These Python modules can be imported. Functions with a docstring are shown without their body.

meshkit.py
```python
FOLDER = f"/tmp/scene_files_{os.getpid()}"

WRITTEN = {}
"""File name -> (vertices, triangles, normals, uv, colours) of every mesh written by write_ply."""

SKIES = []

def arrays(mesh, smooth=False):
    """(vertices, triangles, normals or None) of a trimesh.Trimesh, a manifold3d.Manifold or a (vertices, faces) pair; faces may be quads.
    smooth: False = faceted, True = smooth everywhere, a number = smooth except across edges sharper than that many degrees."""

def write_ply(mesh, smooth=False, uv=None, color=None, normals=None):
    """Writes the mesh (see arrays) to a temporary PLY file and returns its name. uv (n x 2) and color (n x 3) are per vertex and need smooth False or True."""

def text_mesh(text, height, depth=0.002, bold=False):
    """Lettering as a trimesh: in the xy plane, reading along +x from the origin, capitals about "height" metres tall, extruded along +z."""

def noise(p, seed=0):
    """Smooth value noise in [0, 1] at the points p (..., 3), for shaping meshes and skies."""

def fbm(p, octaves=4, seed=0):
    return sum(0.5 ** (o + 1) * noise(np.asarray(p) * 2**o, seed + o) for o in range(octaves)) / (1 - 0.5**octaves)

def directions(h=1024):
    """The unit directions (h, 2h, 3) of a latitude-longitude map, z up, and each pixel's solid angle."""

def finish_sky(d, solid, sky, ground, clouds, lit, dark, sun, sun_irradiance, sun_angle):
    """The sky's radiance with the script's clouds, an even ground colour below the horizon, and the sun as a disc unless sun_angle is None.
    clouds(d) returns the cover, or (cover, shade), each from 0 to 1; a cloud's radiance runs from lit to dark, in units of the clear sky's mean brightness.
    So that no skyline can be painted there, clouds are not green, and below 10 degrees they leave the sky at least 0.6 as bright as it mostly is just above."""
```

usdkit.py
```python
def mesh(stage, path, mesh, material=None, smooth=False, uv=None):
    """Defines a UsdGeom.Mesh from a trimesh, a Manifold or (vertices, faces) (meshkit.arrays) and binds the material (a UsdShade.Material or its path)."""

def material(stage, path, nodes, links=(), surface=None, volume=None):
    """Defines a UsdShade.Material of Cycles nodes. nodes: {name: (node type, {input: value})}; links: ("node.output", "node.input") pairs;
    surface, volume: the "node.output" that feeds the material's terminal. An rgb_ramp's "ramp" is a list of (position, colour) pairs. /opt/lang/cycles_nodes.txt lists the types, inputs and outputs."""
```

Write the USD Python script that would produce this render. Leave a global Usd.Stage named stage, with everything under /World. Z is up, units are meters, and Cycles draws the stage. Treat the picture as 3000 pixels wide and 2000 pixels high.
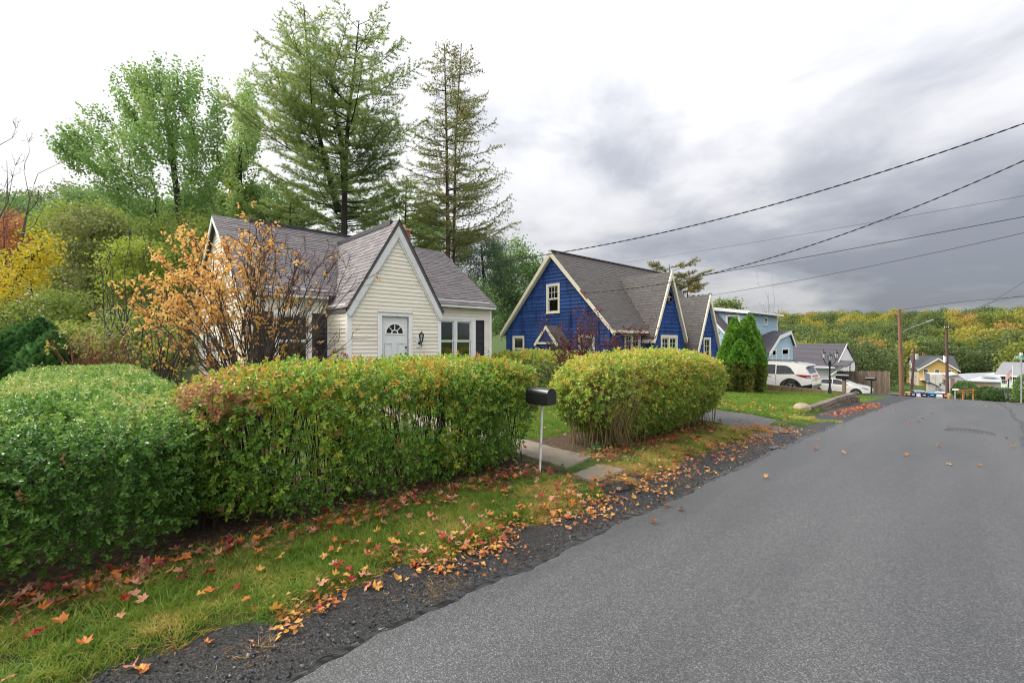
import math, random
import numpy as np
import trimesh, usdkit, meshkit
from pxr import Usd, UsdGeom, UsdLux, UsdShade, Gf, Sdf, Vt
from scipy.interpolate import PchipInterpolator
from shapely.geometry import Polygon, box as sbox

stage = Usd.Stage.CreateInMemory()
UsdGeom.SetStageUpAxis(stage, UsdGeom.Tokens.z)
UsdGeom.SetStageMetersPerUnit(stage, 1.0)
UsdGeom.Xform.Define(stage, '/World')
UsdGeom.Scope.Define(stage, '/World/Looks')
random.seed(7)
rng = np.random.default_rng(7)

# ---------------------------------------------------------------- camera, sky, sun, exposure
CAM_Z, FPX = 1.65, 1320.0                      # eye height; focal length in pixels of a 3000 px wide picture
YAW = math.atan2(1430.0, FPX)                  # the street (+Y) runs to the right of the view axis
FWD = np.array([-math.sin(YAW), math.cos(YAW), 0.0])
RGT = np.array([math.cos(YAW), math.sin(YAW), 0.0])
cam = UsdGeom.Camera.Define(stage, '/World/camera')
cam.CreateHorizontalApertureAttr(36.0)
cam.CreateVerticalApertureAttr(24.0)
cam.CreateFocalLengthAttr(36.0 * FPX / 3000.0)
cam.CreateClippingRangeAttr(Gf.Vec2f(0.05, 5000.0))
cam.CreateExposureAttr(1.8)
back = -FWD
cam.AddTransformOp().Set(Gf.Matrix4d(RGT[0], RGT[1], 0, 0, 0, 0, 1, 0, back[0], back[1], 0, 0, 0, 0, CAM_Z, 1))

SUN_DIR = np.array([-0.62, -0.38, 0.69])       # towards the bright part of the overcast, left of the picture
SUN_DIR /= np.linalg.norm(SUN_DIR)
sun = UsdLux.DistantLight.Define(stage, '/World/sun')
sun.CreateIntensityAttr(0.4)
sun.CreateAngleAttr(40.0)
sun.CreateNormalizeAttr(True)
sun.CreateColorAttr(Gf.Vec3f(1.0, 0.96, 0.9))
_z = SUN_DIR
_x = np.cross([0, 0, 1.0], _z); _x /= np.linalg.norm(_x)
_y = np.cross(_z, _x)
sun.AddTransformOp().Set(Gf.Matrix4d(*_x, 0, *_y, 0, *_z, 0, 0, 0, 30, 1))

dome = UsdLux.DomeLight.Define(stage, '/World/sky')
dome.GetPrim().SetCustomDataByKey('kind', 'structure')
dome.GetPrim().SetCustomDataByKey('label', 'overcast sky, white on the left and slate grey on the right')
dome.GetPrim().SetCustomDataByKey('category', 'sky')
_el, _rot = math.asin(SUN_DIR[2]), math.atan2(SUN_DIR[0], SUN_DIR[1])
_L = np.array([-0.62, -0.70, 0.0]); _L /= np.linalg.norm(_L)   # compass side on which the cloud is thin
sky_nodes = {
    'sky': ('sky_texture', {'sky_type': 'single_scattering', 'sun_disc': False, 'sun_elevation': _el, 'sun_rotation': _rot}),
    'tc': ('texture_coordinate', {}),
    'sep': ('separate_xyz', {}),
    'side': ('vector_math', {'math_type': 'dot_product', 'vector2': tuple(_L)}),
    # cloud texture: the direction divided by height, so that the cloud deck thins out in perspective
    'zc': ('math', {'math_type': 'maximum', 'value2': 0.0}),
    'zo': ('math', {'math_type': 'add', 'value2': 0.22}),
    'cmb': ('combine_xyz', {}),
    'div': ('vector_math', {'math_type': 'divide'}),
    'n1': ('noise_texture', {'scale': 0.85, 'detail': 6.0, 'roughness': 0.52, 'distortion': 0.3}),
    'n2': ('noise_texture', {'scale': 2.6, 'detail': 5.0, 'roughness': 0.55, 'distortion': 0.4}),
    'nm': ('math', {'math_type': 'multiply_add', 'value2': 0.35, 'value3': -0.175}),
    'nmix': ('math', {'math_type': 'add'}),
    'sum': ('math', {'math_type': 'multiply_add', 'value2': 1.5}),
    'sm': ('math', {'math_type': 'multiply_add', 'value2': 0.5, 'value3': -0.30}),
    'ramp': ('rgb_ramp', {'ramp': [(0.0, (1.0, 1.06, 1.22)), (0.2, (1.45, 1.5, 1.66)), (0.4, (2.3, 2.29, 2.36)),
                                   (0.56, (2.62, 2.6, 2.65)), (0.8, (2.95, 2.92, 2.93)), (1.0, (3.3, 3.27, 3.25))]}),
    'zen': ('math', {'math_type': 'multiply_add', 'value2': 1.75, 'value3': 0.58}),
    'bri': ('vector_math', {'math_type': 'scale'}),
    'mx': ('mix', {'fac': 0.97}),
    'bg': ('background_shader', {'strength': 0.1}),
}
sky_links = [('tc.generated', 'sep.vector'), ('tc.generated', 'side.vector1'), ('sep.z', 'zc.value1'), ('zc.value', 'zo.value1'),
             ('zo.value', 'cmb.x'), ('zo.value', 'cmb.y'), ('zo.value', 'cmb.z'), ('tc.generated', 'div.vector1'), ('cmb.vector', 'div.vector2'),
             ('div.vector', 'n1.vector'), ('div.vector', 'n2.vector'), ('n2.fac', 'nm.value1'), ('nm.value', 'nmix.value1'), ('n1.fac', 'nmix.value2'),
             ('nmix.value', 'sum.value1'), ('side.value', 'sm.value1'), ('sm.value', 'sum.value3'), ('sum.value', 'ramp.fac'),
             ('zc.value', 'zen.value1'), ('ramp.color', 'bri.vector1'), ('zen.value', 'bri.scale'),
             ('sky.color', 'mx.color1'), ('bri.vector', 'mx.color2'), ('mx.color', 'bg.color')]
sky_mat = usdkit.material(stage, '/World/Looks/sky', sky_nodes, sky_links, surface='bg.background')
UsdShade.MaterialBindingAPI.Apply(dome.GetPrim()).Bind(sky_mat)

# ---------------------------------------------------------------- helpers: names, things, meshes
_used, _place = {}, {}

def uname(parent, name):
    k = _used.get((parent, name), 0)
    _used[(parent, name)] = k + 1
    return f'{parent}/{name}' if k == 0 else f'{parent}/{name}_{k:03d}'

def tag(path, label=None, cat=None, group=None, kind=None):
    p = stage.GetPrimAtPath(path)
    for k, v in (('label', label), ('category', cat), ('group', group), ('kind', kind)):
        if v is not None:
            p.SetCustomDataByKey(k, v)
    return path

def thing(name, label=None, cat=None, loc=(0, 0, 0), rotz=0.0, group=None, kind=None, scale=None):
    """An Xform at the thing's base; its parts are given in world coordinates when local=False (see obj)."""
    path = uname('/World', name)
    x = UsdGeom.Xform.Define(stage, path)
    x.AddTranslateOp().Set(Gf.Vec3d(*map(float, loc)))
    x.AddRotateZOp().Set(math.degrees(rotz))
    if scale is not None:
        x.AddScaleOp().Set(Gf.Vec3f(*([float(scale)] * 3 if np.ndim(scale) == 0 else map(float, scale))))
    _place[path] = (np.array(loc, float), rotz)
    return tag(path, label, cat, group, kind)

def dup(src, loc, rotz=0.0, scale=1.0, label=None, cat=None, group=None, name=None):
    path = uname('/World', name or src.rsplit('/', 1)[1].rstrip('0123456789').rstrip('_'))
    x = UsdGeom.Xform.Define(stage, path)
    x.GetPrim().GetReferences().AddInternalReference(src)
    x.ClearXformOpOrder()
    x.AddTranslateOp().Set(Gf.Vec3d(*map(float, loc)))
    x.AddRotateZOp().Set(math.degrees(rotz))
    x.AddScaleOp().Set(Gf.Vec3f(*([float(scale)] * 3 if np.ndim(scale) == 0 else map(float, scale))))
    x.GetPrim().SetInstanceable(True)
    return tag(path, label, cat, group)

def vf(mesh):
    if isinstance(mesh, MB):
        return mesh.get()
    if hasattr(mesh, 'to_mesh') or hasattr(mesh, 'vertices'):
        v, f, _ = meshkit.arrays(mesh)
        return v, f
    v, f = np.asarray(mesh[0], float), np.asarray(mesh[1], int)
    if f.shape[1] == 4:
        f = np.vstack([f[:, [0, 1, 2]], f[:, [0, 2, 3]]])
    return v, f

def obj(name, mesh, mat, parent='/World', smooth=False, world=True, label=None, cat=None, group=None, kind=None):
    """ONE Mesh prim. parent: '/World', a thing or a part; world: coordinates are world's, moved into the thing's frame."""
    path = uname(parent, name)
    v, f = vf(mesh)
    top = '/'.join(parent.split('/')[:3])
    if world and top in _place:
        loc, rz = _place[top]
        v = v - loc
        if rz:
            c, s = math.cos(-rz), math.sin(-rz)
            v = np.stack([c * v[:, 0] - s * v[:, 1], s * v[:, 0] + c * v[:, 1], v[:, 2]], 1)
    if smooth:
        usdkit.mesh(stage, path, (v, f), mat, smooth=smooth)
    else:
        m = UsdGeom.Mesh.Define(stage, path)
        m.CreatePointsAttr(Vt.Vec3fArray.FromNumpy(np.ascontiguousarray(v, np.float32)))
        m.CreateFaceVertexCountsAttr(Vt.IntArray.FromNumpy(np.full(len(f), 3, np.int32)))
        m.CreateFaceVertexIndicesAttr(Vt.IntArray.FromNumpy(np.ascontiguousarray(f, np.int32).ravel()))
        m.CreateSubdivisionSchemeAttr('none')
        UsdShade.MaterialBindingAPI.Apply(m.GetPrim()).Bind(mat)
    return tag(path, label, cat, group, kind)

class MB:
    """Collects shapes that make ONE mesh."""
    def __init__(self):
        self.v, self.f, self.n = [], [], 0
    def add(self, v, f):
        v, f = np.asarray(v, float).reshape(-1, 3), np.asarray(f, int)
        if f.shape[1] == 4:
            f = np.vstack([f[:, [0, 1, 2]], f[:, [0, 2, 3]]])
        self.v.append(v); self.f.append(f + self.n); self.n += len(v)
        return self
    def mesh(self, m):
        return self.add(*vf(m))
    def hexa(self, p):
        """8 corners: bottom ring 0-3, top ring 4-7, both counter-clockwise from above."""
        return self.add(p, [[0, 3, 2, 1], [4, 5, 6, 7], [0, 1, 5, 4], [1, 2, 6, 5], [2, 3, 7, 6], [3, 0, 4, 7]])
    def box(self, x0, x1, y0, y1, z0, z1):
        return self.hexa([(x0, y0, z0), (x1, y0, z0), (x1, y1, z0), (x0, y1, z0), (x0, y0, z1), (x1, y0, z1), (x1, y1, z1), (x0, y1, z1)])
    def obox(self, c, size, ux, uy=None, uz=None):
        """Box centred at c along the axes ux, uy, uz."""
        ux = np.array(ux, float); ux /= np.linalg.norm(ux)
        if uz is None:
            uz = np.array([0, 0, 1.0]) if abs(ux[2]) < 0.99 else np.array([0, 1.0, 0])
            uz = uz - ux * uz.dot(ux); uz /= np.linalg.norm(uz)
        uz = np.array(uz, float)
        uy = np.cross(uz, ux) if uy is None else np.array(uy, float)
        a, b, d = (np.array(size, float) / 2)
        c = np.array(c, float)
        P = [c + sx * a * ux + sy * b * uy + sz * d * uz for sz in (-1, 1) for sx, sy in ((-1, -1), (1, -1), (1, 1), (-1, 1))]
        return self.hexa(P)
    def tube(self, pts, r, sides=6, cap=True):
        p = np.asarray(pts, float); n = len(p)
        r = np.broadcast_to(np.asarray(r, float), (n,))
        t = np.gradient(p, axis=0); t /= np.linalg.norm(t, axis=1, keepdims=True) + 1e-12
        ref = np.array([0, 0, 1.0]) if abs(t[n // 2][2]) < 0.9 else np.array([1.0, 0.1, 0])
        a = np.cross(t, ref); a /= np.linalg.norm(a, axis=1, keepdims=True) + 1e-12
        b = np.cross(t, a)
        ang = np.arange(sides) * 2 * np.pi / sides
        v = p[:, None] + r[:, None, None] * (np.cos(ang)[None, :, None] * a[:, None] + np.sin(ang)[None, :, None] * b[:, None])
        i, j = np.meshgrid(np.arange(n - 1), np.arange(sides), indexing='ij')
        q = np.stack([i * sides + j, i * sides + (j + 1) % sides, (i + 1) * sides + (j + 1) % sides, (i + 1) * sides + j], -1).reshape(-1, 4)[:, ::-1]
        F = np.vstack([q[:, [0, 1, 2]], q[:, [0, 2, 3]]])
        V = v.reshape(-1, 3)
        if cap:
            V = np.vstack([V, p[0], p[-1]])
            k = np.arange(sides)
            F = np.vstack([F, np.stack([np.full(sides, n * sides), k, (k + 1) % sides], 1),
                           np.stack([np.full(sides, n * sides + 1), (n - 1) * sides + (k + 1) % sides, (n - 1) * sides + k], 1)])
        return self.add(V, F)
    def lathe(self, c, prof, sides=16):
        """prof: (radius, z) pairs from bottom to top about a vertical axis through c."""
        pr = np.array(prof, float); n = len(pr)
        ang = np.arange(sides) * 2 * np.pi / sides
        V = np.stack([c[0] + pr[:, None, 0] * np.cos(ang), c[1] + pr[:, None, 0] * np.sin(ang), c[2] + np.broadcast_to(pr[:, None, 1], (n, sides))], -1).reshape(-1, 3)
        i, j = np.meshgrid(np.arange(n - 1), np.arange(sides), indexing='ij')
        q = np.stack([i * sides + j, i * sides + (j + 1) % sides, (i + 1) * sides + (j + 1) % sides, (i + 1) * sides + j], -1).reshape(-1, 4)
        return self.add(V, q)
    def prism(self, poly, frame, d0, d1):
        """A 2-D polygon (counter-clockwise) in the frame (origin, u, v, n), from depth d0 to d1 along n."""
        o, u, w, n = (np.array(x, float) for x in frame)
        poly = np.array(poly, float); k = len(poly)
        m = trimesh.creation.extrude_polygon(Polygon(poly), 1.0, engine='earcut') if k > 4 else None
        if m is not None:
            V, F = np.array(m.vertices), np.array(m.faces)
        else:
            V = np.vstack([np.c_[poly, np.zeros(k)], np.c_[poly, np.ones(k)]])
            F = [[0, i + 1, i] for i in range(1, k - 1)] + [[k, k + i, k + i + 1] for i in range(1, k - 1)]
            for i in range(k):
                j = (i + 1) % k
                F += [[i, j, k + j], [i, k + j, k + i]]
            F = np.array(F)
        d = d0 + V[:, 2] * (d1 - d0)
        P = o + V[:, :1] * u + V[:, 1:2] * w + d[:, None] * n
        if np.dot(np.cross(u, w), n) * (d1 - d0) < 0:
            F = F[:, ::-1]
        return self.add(P, F)
    def get(self):
        return np.vstack(self.v), np.vstack(self.f)

def ray(px, py):
    """Direction of unit depth through pixel (px, py) of the 3000 x 2000 photograph."""
    return FWD + (px - 1500.0) / FPX * RGT + np.array([0, 0, (1000.0 - py) / FPX])
EYE = np.array([0, 0, CAM_Z])
def atX(px, py, X): r = ray(px, py); return EYE + r * (X / r[0])
def atY(px, py, Y): r = ray(px, py); return EYE + r * (Y / r[1])
def atD(px, py, d): return EYE + ray(px, py) * d
def to_px(p):
    q = np.asarray(p, float) - EYE
    d = q @ FWD
    return np.stack([1500 + FPX * (q @ RGT) / d, 1000 - FPX * q[..., 2] / d, d], -1)

# ---------------------------------------------------------------- material builders
def C(h):
    """sRGB hex to linear."""
    c = np.array([int(h[i:i + 2], 16) for i in (0, 2, 4)]) / 255.0
    return tuple(np.where(c < 0.04045, c / 12.92, ((c + 0.055) / 1.055) ** 2.4))
def scl(c, k): return tuple(float(x) * k for x in c)

def mat(name, color, rough=0.6, var=0.15, nscale=6.0, metallic=0.0, spec=0.5, bump=0.0, bscale=40.0, obj_var=0.0, stretch=None, coat=0.0, dirt=None, dscale=1.5, dlim=(0.5, 0.75)):
    """Painted or natural surface: base colour with a little noise, optional dirt patches, optional bump."""
    n = {'g': ('geometry', {}), 'map': ('mapping', {'scale': stretch or (1, 1, 1)}),
         'noise': ('noise_texture', {'scale': nscale, 'detail': 4.0, 'roughness': 0.6}),
         'ramp': ('rgb_ramp', {'ramp': [(0.25, scl(color, 1 - var)), (0.75, scl(color, 1 + var))]}),
         'p': ('principled_bsdf', {'roughness': rough, 'metallic': metallic, 'specular_ior_level': spec, 'coat_weight': coat})}
    l = [('g.position', 'map.vector'), ('map.vector', 'noise.vector'), ('noise.fac', 'ramp.fac')]
    out = 'ramp.color'
    if obj_var:
        n['oi'] = ('object_info', {}); n['om'] = ('map_range', {'to_min': 1 - obj_var, 'to_max': 1 + obj_var})
        n['ov'] = ('vector_math', {'math_type': 'scale'})
        l += [('oi.random', 'om.value'), (out, 'ov.vector1'), ('om.result', 'ov.scale')]; out = 'ov.vector'
    if dirt is not None:
        n['dn'] = ('noise_texture', {'scale': dscale, 'detail': 7.0, 'roughness': 0.65})
        n['dr'] = ('map_range', {'from_min': dlim[0], 'from_max': dlim[1], 'clamp': True})
        n['dm'] = ('mix', {'color2': dirt})
        l += [('map.vector', 'dn.vector'), ('dn.fac', 'dr.value'), ('dr.result', 'dm.fac'), (out, 'dm.color1')]; out = 'dm.color'
    l.append((out, 'p.base_color'))
    if bump:
        n['bn'] = ('noise_texture', {'scale': bscale, 'detail': 5.0, 'roughness': 0.6}); n['b'] = ('bump', {'strength': bump, 'distance': 0.01})
        l += [('map.vector', 'bn.vector'), ('bn.fac', 'b.height'), ('b.normal', 'p.normal')]
    return usdkit.material(stage, '/World/Looks/' + name, n, l, surface='p.BSDF')

def leaf_mat(name, stops, rough=0.45, transl=0.35, spec=0.4, zramp=None, nscale=0.8, namp=0.5, islands=True):
    """Leaves: the colour runs along 'stops' by leaf, by copy and by place; some light passes through.
    zramp = (z0, z1, amount): older or younger growth changes the colour with the height on the plant."""
    n = {'g': ('geometry', {}), 'oi': ('object_info', {}),
         'noise': ('noise_texture', {'scale': nscale, 'detail': 3.0}),
         'a': ('math', {'math_type': 'add'}), 'fr': ('math', {'math_type': 'fraction'}),
         'b': ('math', {'math_type': 'multiply', 'value2': 1 - namp}),
         'nr': ('map_range', {'from_min': 0.3, 'from_max': 0.7, 'to_min': 0.0, 'to_max': namp, 'clamp': True}),
         'c': ('math', {'math_type': 'add'}),
         'ramp': ('rgb_ramp', {'ramp': stops}),
         'p': ('principled_bsdf', {'roughness': rough, 'specular_ior_level': spec}),
         't': ('translucent_bsdf', {}), 'mx': ('mix_closure', {'fac': transl})}
    l = [('g.random_per_island', 'a.value1'), ('oi.random', 'a.value2'), ('a.value', 'fr.value1'), ('fr.value', 'b.value1'),
         ('g.position', 'noise.vector'), ('noise.fac', 'nr.value'), ('b.value', 'c.value1'), ('nr.result', 'c.value2')]
    stops = [(q, scl(c_, 1.15)) for q, c_ in stops]; n['ramp'][1]['ramp'] = stops
    fac = 'c.value'
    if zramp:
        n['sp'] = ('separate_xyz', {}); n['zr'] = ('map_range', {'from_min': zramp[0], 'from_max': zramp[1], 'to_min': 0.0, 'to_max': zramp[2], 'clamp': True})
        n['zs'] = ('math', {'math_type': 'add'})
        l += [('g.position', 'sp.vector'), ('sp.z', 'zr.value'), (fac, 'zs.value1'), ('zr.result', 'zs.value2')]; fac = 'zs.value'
    l += [(fac, 'ramp.fac'), ('ramp.color', 'p.base_color'), ('ramp.color', 't.color'), ('p.BSDF', 'mx.closure1'), ('t.BSDF', 'mx.closure2')]
    return usdkit.material(stage, '/World/Looks/' + name, n, l, surface='mx.closure')

def pane_mat(name, tint=(0.8, 0.85, 0.85), glossy=0.04):
    n = {'tr': ('transparent_bsdf', {'color': tint}), 'gl': ('glossy_bsdf', {'color': (1, 1, 1), 'roughness': glossy}),
         'fr': ('fresnel', {'IOR': 1.6}), 'mx': ('mix_closure', {})}
    return usdkit.material(stage, '/World/Looks/' + name, n, [('fr.fac', 'mx.fac'), ('tr.BSDF', 'mx.closure1'), ('gl.BSDF', 'mx.closure2')], surface='mx.closure')

GLASS = pane_mat('window_glass')
WHITE = mat('white_paint', (0.75, 0.742, 0.725), 0.45, 0.05, 3.0, dirt=(0.5, 0.49, 0.45), dscale=3.0, dlim=(0.56, 0.9))
CREAMTRIM = mat('cream_trim', (0.72, 0.66, 0.5), 0.5, 0.05, 3.0)
BLACK = mat('black_paint', (0.016, 0.017, 0.019), 0.35, 0.2)
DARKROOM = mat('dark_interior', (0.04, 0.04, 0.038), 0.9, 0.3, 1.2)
RUBBER = mat('rubber', (0.02, 0.02, 0.021), 0.8, 0.2)
STEEL = mat('galvanised_steel', (0.45, 0.46, 0.48), 0.4, 0.1, metallic=0.6)
POLEWOOD = mat('pole_wood', (0.2, 0.1, 0.055), 0.8, 0.3, 6.0, stretch=(3, 3, 0.25), bump=0.5, bscale=12, dirt=(0.08, 0.05, 0.035), dscale=3.0)
POLEWOOD2 = mat('dark_pole_wood', (0.1, 0.05, 0.04), 0.8, 0.3, 6.0, stretch=(3, 3, 0.25))
# ---------------------------------------------------------------- terrain
_zr = PchipInterpolator([-400, -60, 0, 10, 18, 27, 35, 44, 60, 80, 98, 115, 135, 160, 200, 250, 320, 420, 600, 2600],
                        [2.0, 0.5, 0, -0.11, -0.38, -0.92, -1.57, -2.43, -3.98, -5.85, -7.55, -9.2, -10.3, -10.8, -10.9, -8.5, -1.5, 8.5, 16.0, 22.0])
def sstep(a, b, x):
    t = np.clip((np.asarray(x, float) - a) / (b - a), 0, 1)
    return t * t * (3 - 2 * t)
def base_z(X, Y):
    X, Y = np.asarray(X, float), np.asarray(Y, float)
    z = _zr(Y)
    fall = -0.05 * np.clip(-X - 4.5, 0, 20) * sstep(9, 30, Y) * (1 - sstep(70, 120, Y))
    fall = fall - 0.13 * sstep(24.1, 24.9, Y) * sstep(-4.6, -5.6, X) * (1 - sstep(45, 60, Y))
    return z + fall + 0.03 * np.clip(-X - 45, 0, 400) * sstep(-40, 20, Y)
def road_c(Y):
    return 0.2 - 0.0015 * np.clip(np.asarray(Y, float) - 12, 0, 200) ** 2
def road_l(Y): return road_c(Y) - 2.56
def road_r(Y): return road_c(Y) + 2.3
def shoulder_l(Y):
    """left edge of the crumbled old asphalt beside the road"""
    Y = np.asarray(Y, float)
    w = np.interp(Y, [-20, 0, 1.2, 2.5, 4, 6, 7.4, 8.4, 10.6, 11.3, 12.5, 18, 21, 24, 27, 45, 60], [0.62, 0.62, 0.6, 0.52, 0.5, 0.7, 0.78, 0.72, 0.6, 0.28, 0.65, 1.3, 1.9, 2.0, 1.5, 1.2, 0.2])
    return road_l(Y) - w - 0.07 * np.sin(Y * 5.1) - 0.05 * np.sin(Y * 11.7 + 1)
def ground_z(X, Y):
    X, Y = np.asarray(X, float), np.asarray(Y, float)
    z = base_z(X, Y)
    dl = shoulder_l(Y) - X                      # > 0 on the verge
    dr = X - road_r(Y)
    out = np.maximum(dl, dr)
    lift = -0.045 + 0.085 * sstep(-0.05, 0.22, out)
    return z + lift + 0.02 * (meshkit.noise(np.stack([X * 1.3, Y * 1.3, X * 0 + 3], -1)) - 0.5) * sstep(0, 0.3, out)
def gpt(px, py):
    """Where the view ray through a photograph pixel meets the ground."""
    r = ray(px, py)
    t = np.concatenate([np.linspace(0.5, 60, 6000), np.linspace(60, 600, 6000)])
    P = EYE + t[:, None] * r
    k = np.argmax(P[:, 2] <= ground_z(P[:, 0], P[:, 1]))
    return P[k]

def graded(*spec):
    out = []
    for a, b, s in spec:
        out.append(np.arange(a, b, s))
    out.append([spec[-1][1]])
    return np.concatenate(out)
def sheet(xs, ys, zf):
    X, Y = np.meshgrid(xs, ys, indexing='ij')
    Z = zf(X, Y)
    n, m = X.shape
    i, j = np.meshgrid(np.arange(n - 1), np.arange(m - 1), indexing='ij')
    q = np.stack([i * m + j, (i + 1) * m + j, (i + 1) * m + j + 1, i * m + j + 1], -1).reshape(-1, 4)
    return np.stack([X, Y, Z], -1).reshape(-1, 3), q

gx = graded((-900, -200, 70), (-200, -60, 10), (-60, -20, 2), (-20, -6, 0.5), (-6, -1.6, 0.06), (-1.6, 4, 0.4), (4, 20, 2), (20, 100, 10), (100, 600, 50))
gy = graded((-300, -40, 26), (-40, -4, 3), (-4, 16, 0.12), (16, 60, 0.3), (60, 130, 2), (130, 460, 10), (460, 2500, 120))
soil_nodes = {
    'g': ('geometry', {}), 'n1': ('noise_texture', {'scale': 2.2, 'detail': 8.0, 'roughness': 0.7}), 'n2': ('noise_texture', {'scale': 38.0, 'detail': 5.0, 'roughness': 0.7}),
    'r1': ('rgb_ramp', {'ramp': [(0.32, (0.035, 0.03, 0.012)), (0.45, (0.04, 0.07, 0.015)), (0.6, (0.075, 0.12, 0.02)), (0.75, (0.16, 0.13, 0.045))]}),
    'r2': ('rgb_ramp', {'ramp': [(0.3, (0.5, 0.5, 0.5)), (0.7, (1.3, 1.3, 1.3))]}),
    'mu': ('mix', {'mix_type': 'multiply', 'fac': 1.0}), 'b': ('bump', {'strength': 0.7, 'distance': 0.03}),
    'p': ('principled_bsdf', {'roughness': 0.9, 'specular_ior_level': 0.2})}
SOIL = usdkit.material(stage, '/World/Looks/turf_soil', soil_nodes,
    [('g.position', 'n1.vector'), ('g.position', 'n2.vector'), ('n1.fac', 'r1.fac'), ('n2.fac', 'r2.fac'), ('r1.color', 'mu.color1'), ('r2.color', 'mu.color2'),
     ('mu.color', 'p.base_color'), ('n2.fac', 'b.height'), ('b.normal', 'p.normal')], surface='p.BSDF')
obj('ground', sheet(gx, gy, ground_z), SOIL, kind='structure', label='ground of turf and soil under lawns, verge and valley', cat='ground', smooth=True)

# ---------------------------------------------------------------- road, shoulder, driveway
def asphalt(name, dark, light, rough, bscale, bstr, patch=1.2, grain=170.0):
    n = {'g': ('geometry', {}), 'v': ('voronoi_texture', {'scale': grain, 'feature': 'f1'}), 'mp': ('mapping', {'scale': (1.7, 0.22, 1)}), 'n1': ('noise_texture', {'scale': patch, 'detail': 7.0, 'roughness': 0.62}),
         'n2': ('noise_texture', {'scale': grain * 0.45, 'detail': 4.0, 'roughness': 0.8}),
         'vc': ('separate_color', {}), 'r': ('rgb_ramp', {'ramp': [(0.0, scl(dark, 0.55)), (0.55, dark), (0.85, light), (1.0, scl(light, 1.8))]}),
         'pr': ('rgb_ramp', {'ramp': [(0.3, (0.72, 0.72, 0.73)), (0.7, (1.25, 1.25, 1.25))]}), 'mu': ('mix', {'mix_type': 'multiply', 'fac': 1.0}),
         'hs': ('math', {'math_type': 'multiply_add', 'value2': 0.35}),
         'rr': ('map_range', {'from_min': 0.3, 'from_max': 0.7, 'to_min': rough - 0.08, 'to_max': rough + 0.1}),
         'b': ('bump', {'strength': bstr, 'distance': bscale}), 'p': ('principled_bsdf', {'specular_ior_level': 0.5})}
    l = [('g.position', 'v.vector'), ('g.position', 'mp.vector'), ('mp.vector', 'n1.vector'), ('g.position', 'n2.vector'), ('v.color', 'vc.color'), ('vc.r', 'r.fac'), ('n1.fac', 'pr.fac'),
         ('r.color', 'mu.color1'), ('pr.color', 'mu.color2'), ('mu.color', 'p.base_color'), ('n1.fac', 'rr.value'), ('rr.result', 'p.roughness'),
         ('v.distance', 'hs.value1'), ('n2.fac', 'hs.value3'), ('hs.value', 'b.height'), ('b.normal', 'p.normal')]
    return usdkit.material(stage, '/World/Looks/' + name, n, l, surface='p.BSDF')
ROAD = asphalt('road_asphalt', (0.056, 0.057, 0.058), (0.092, 0.093, 0.094), 0.5, 0.005, 0.6, patch=.7, grain=190.0)
OLD = asphalt('old_asphalt', (0.010, 0.010, 0.011), (0.034, 0.034, 0.035), 0.40, 0.020, 1.0, patch=2.5, grain=85.0)
TAR = mat('wet_tar', (0.012, 0.012, 0.013), 0.22, 0.3)

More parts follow.
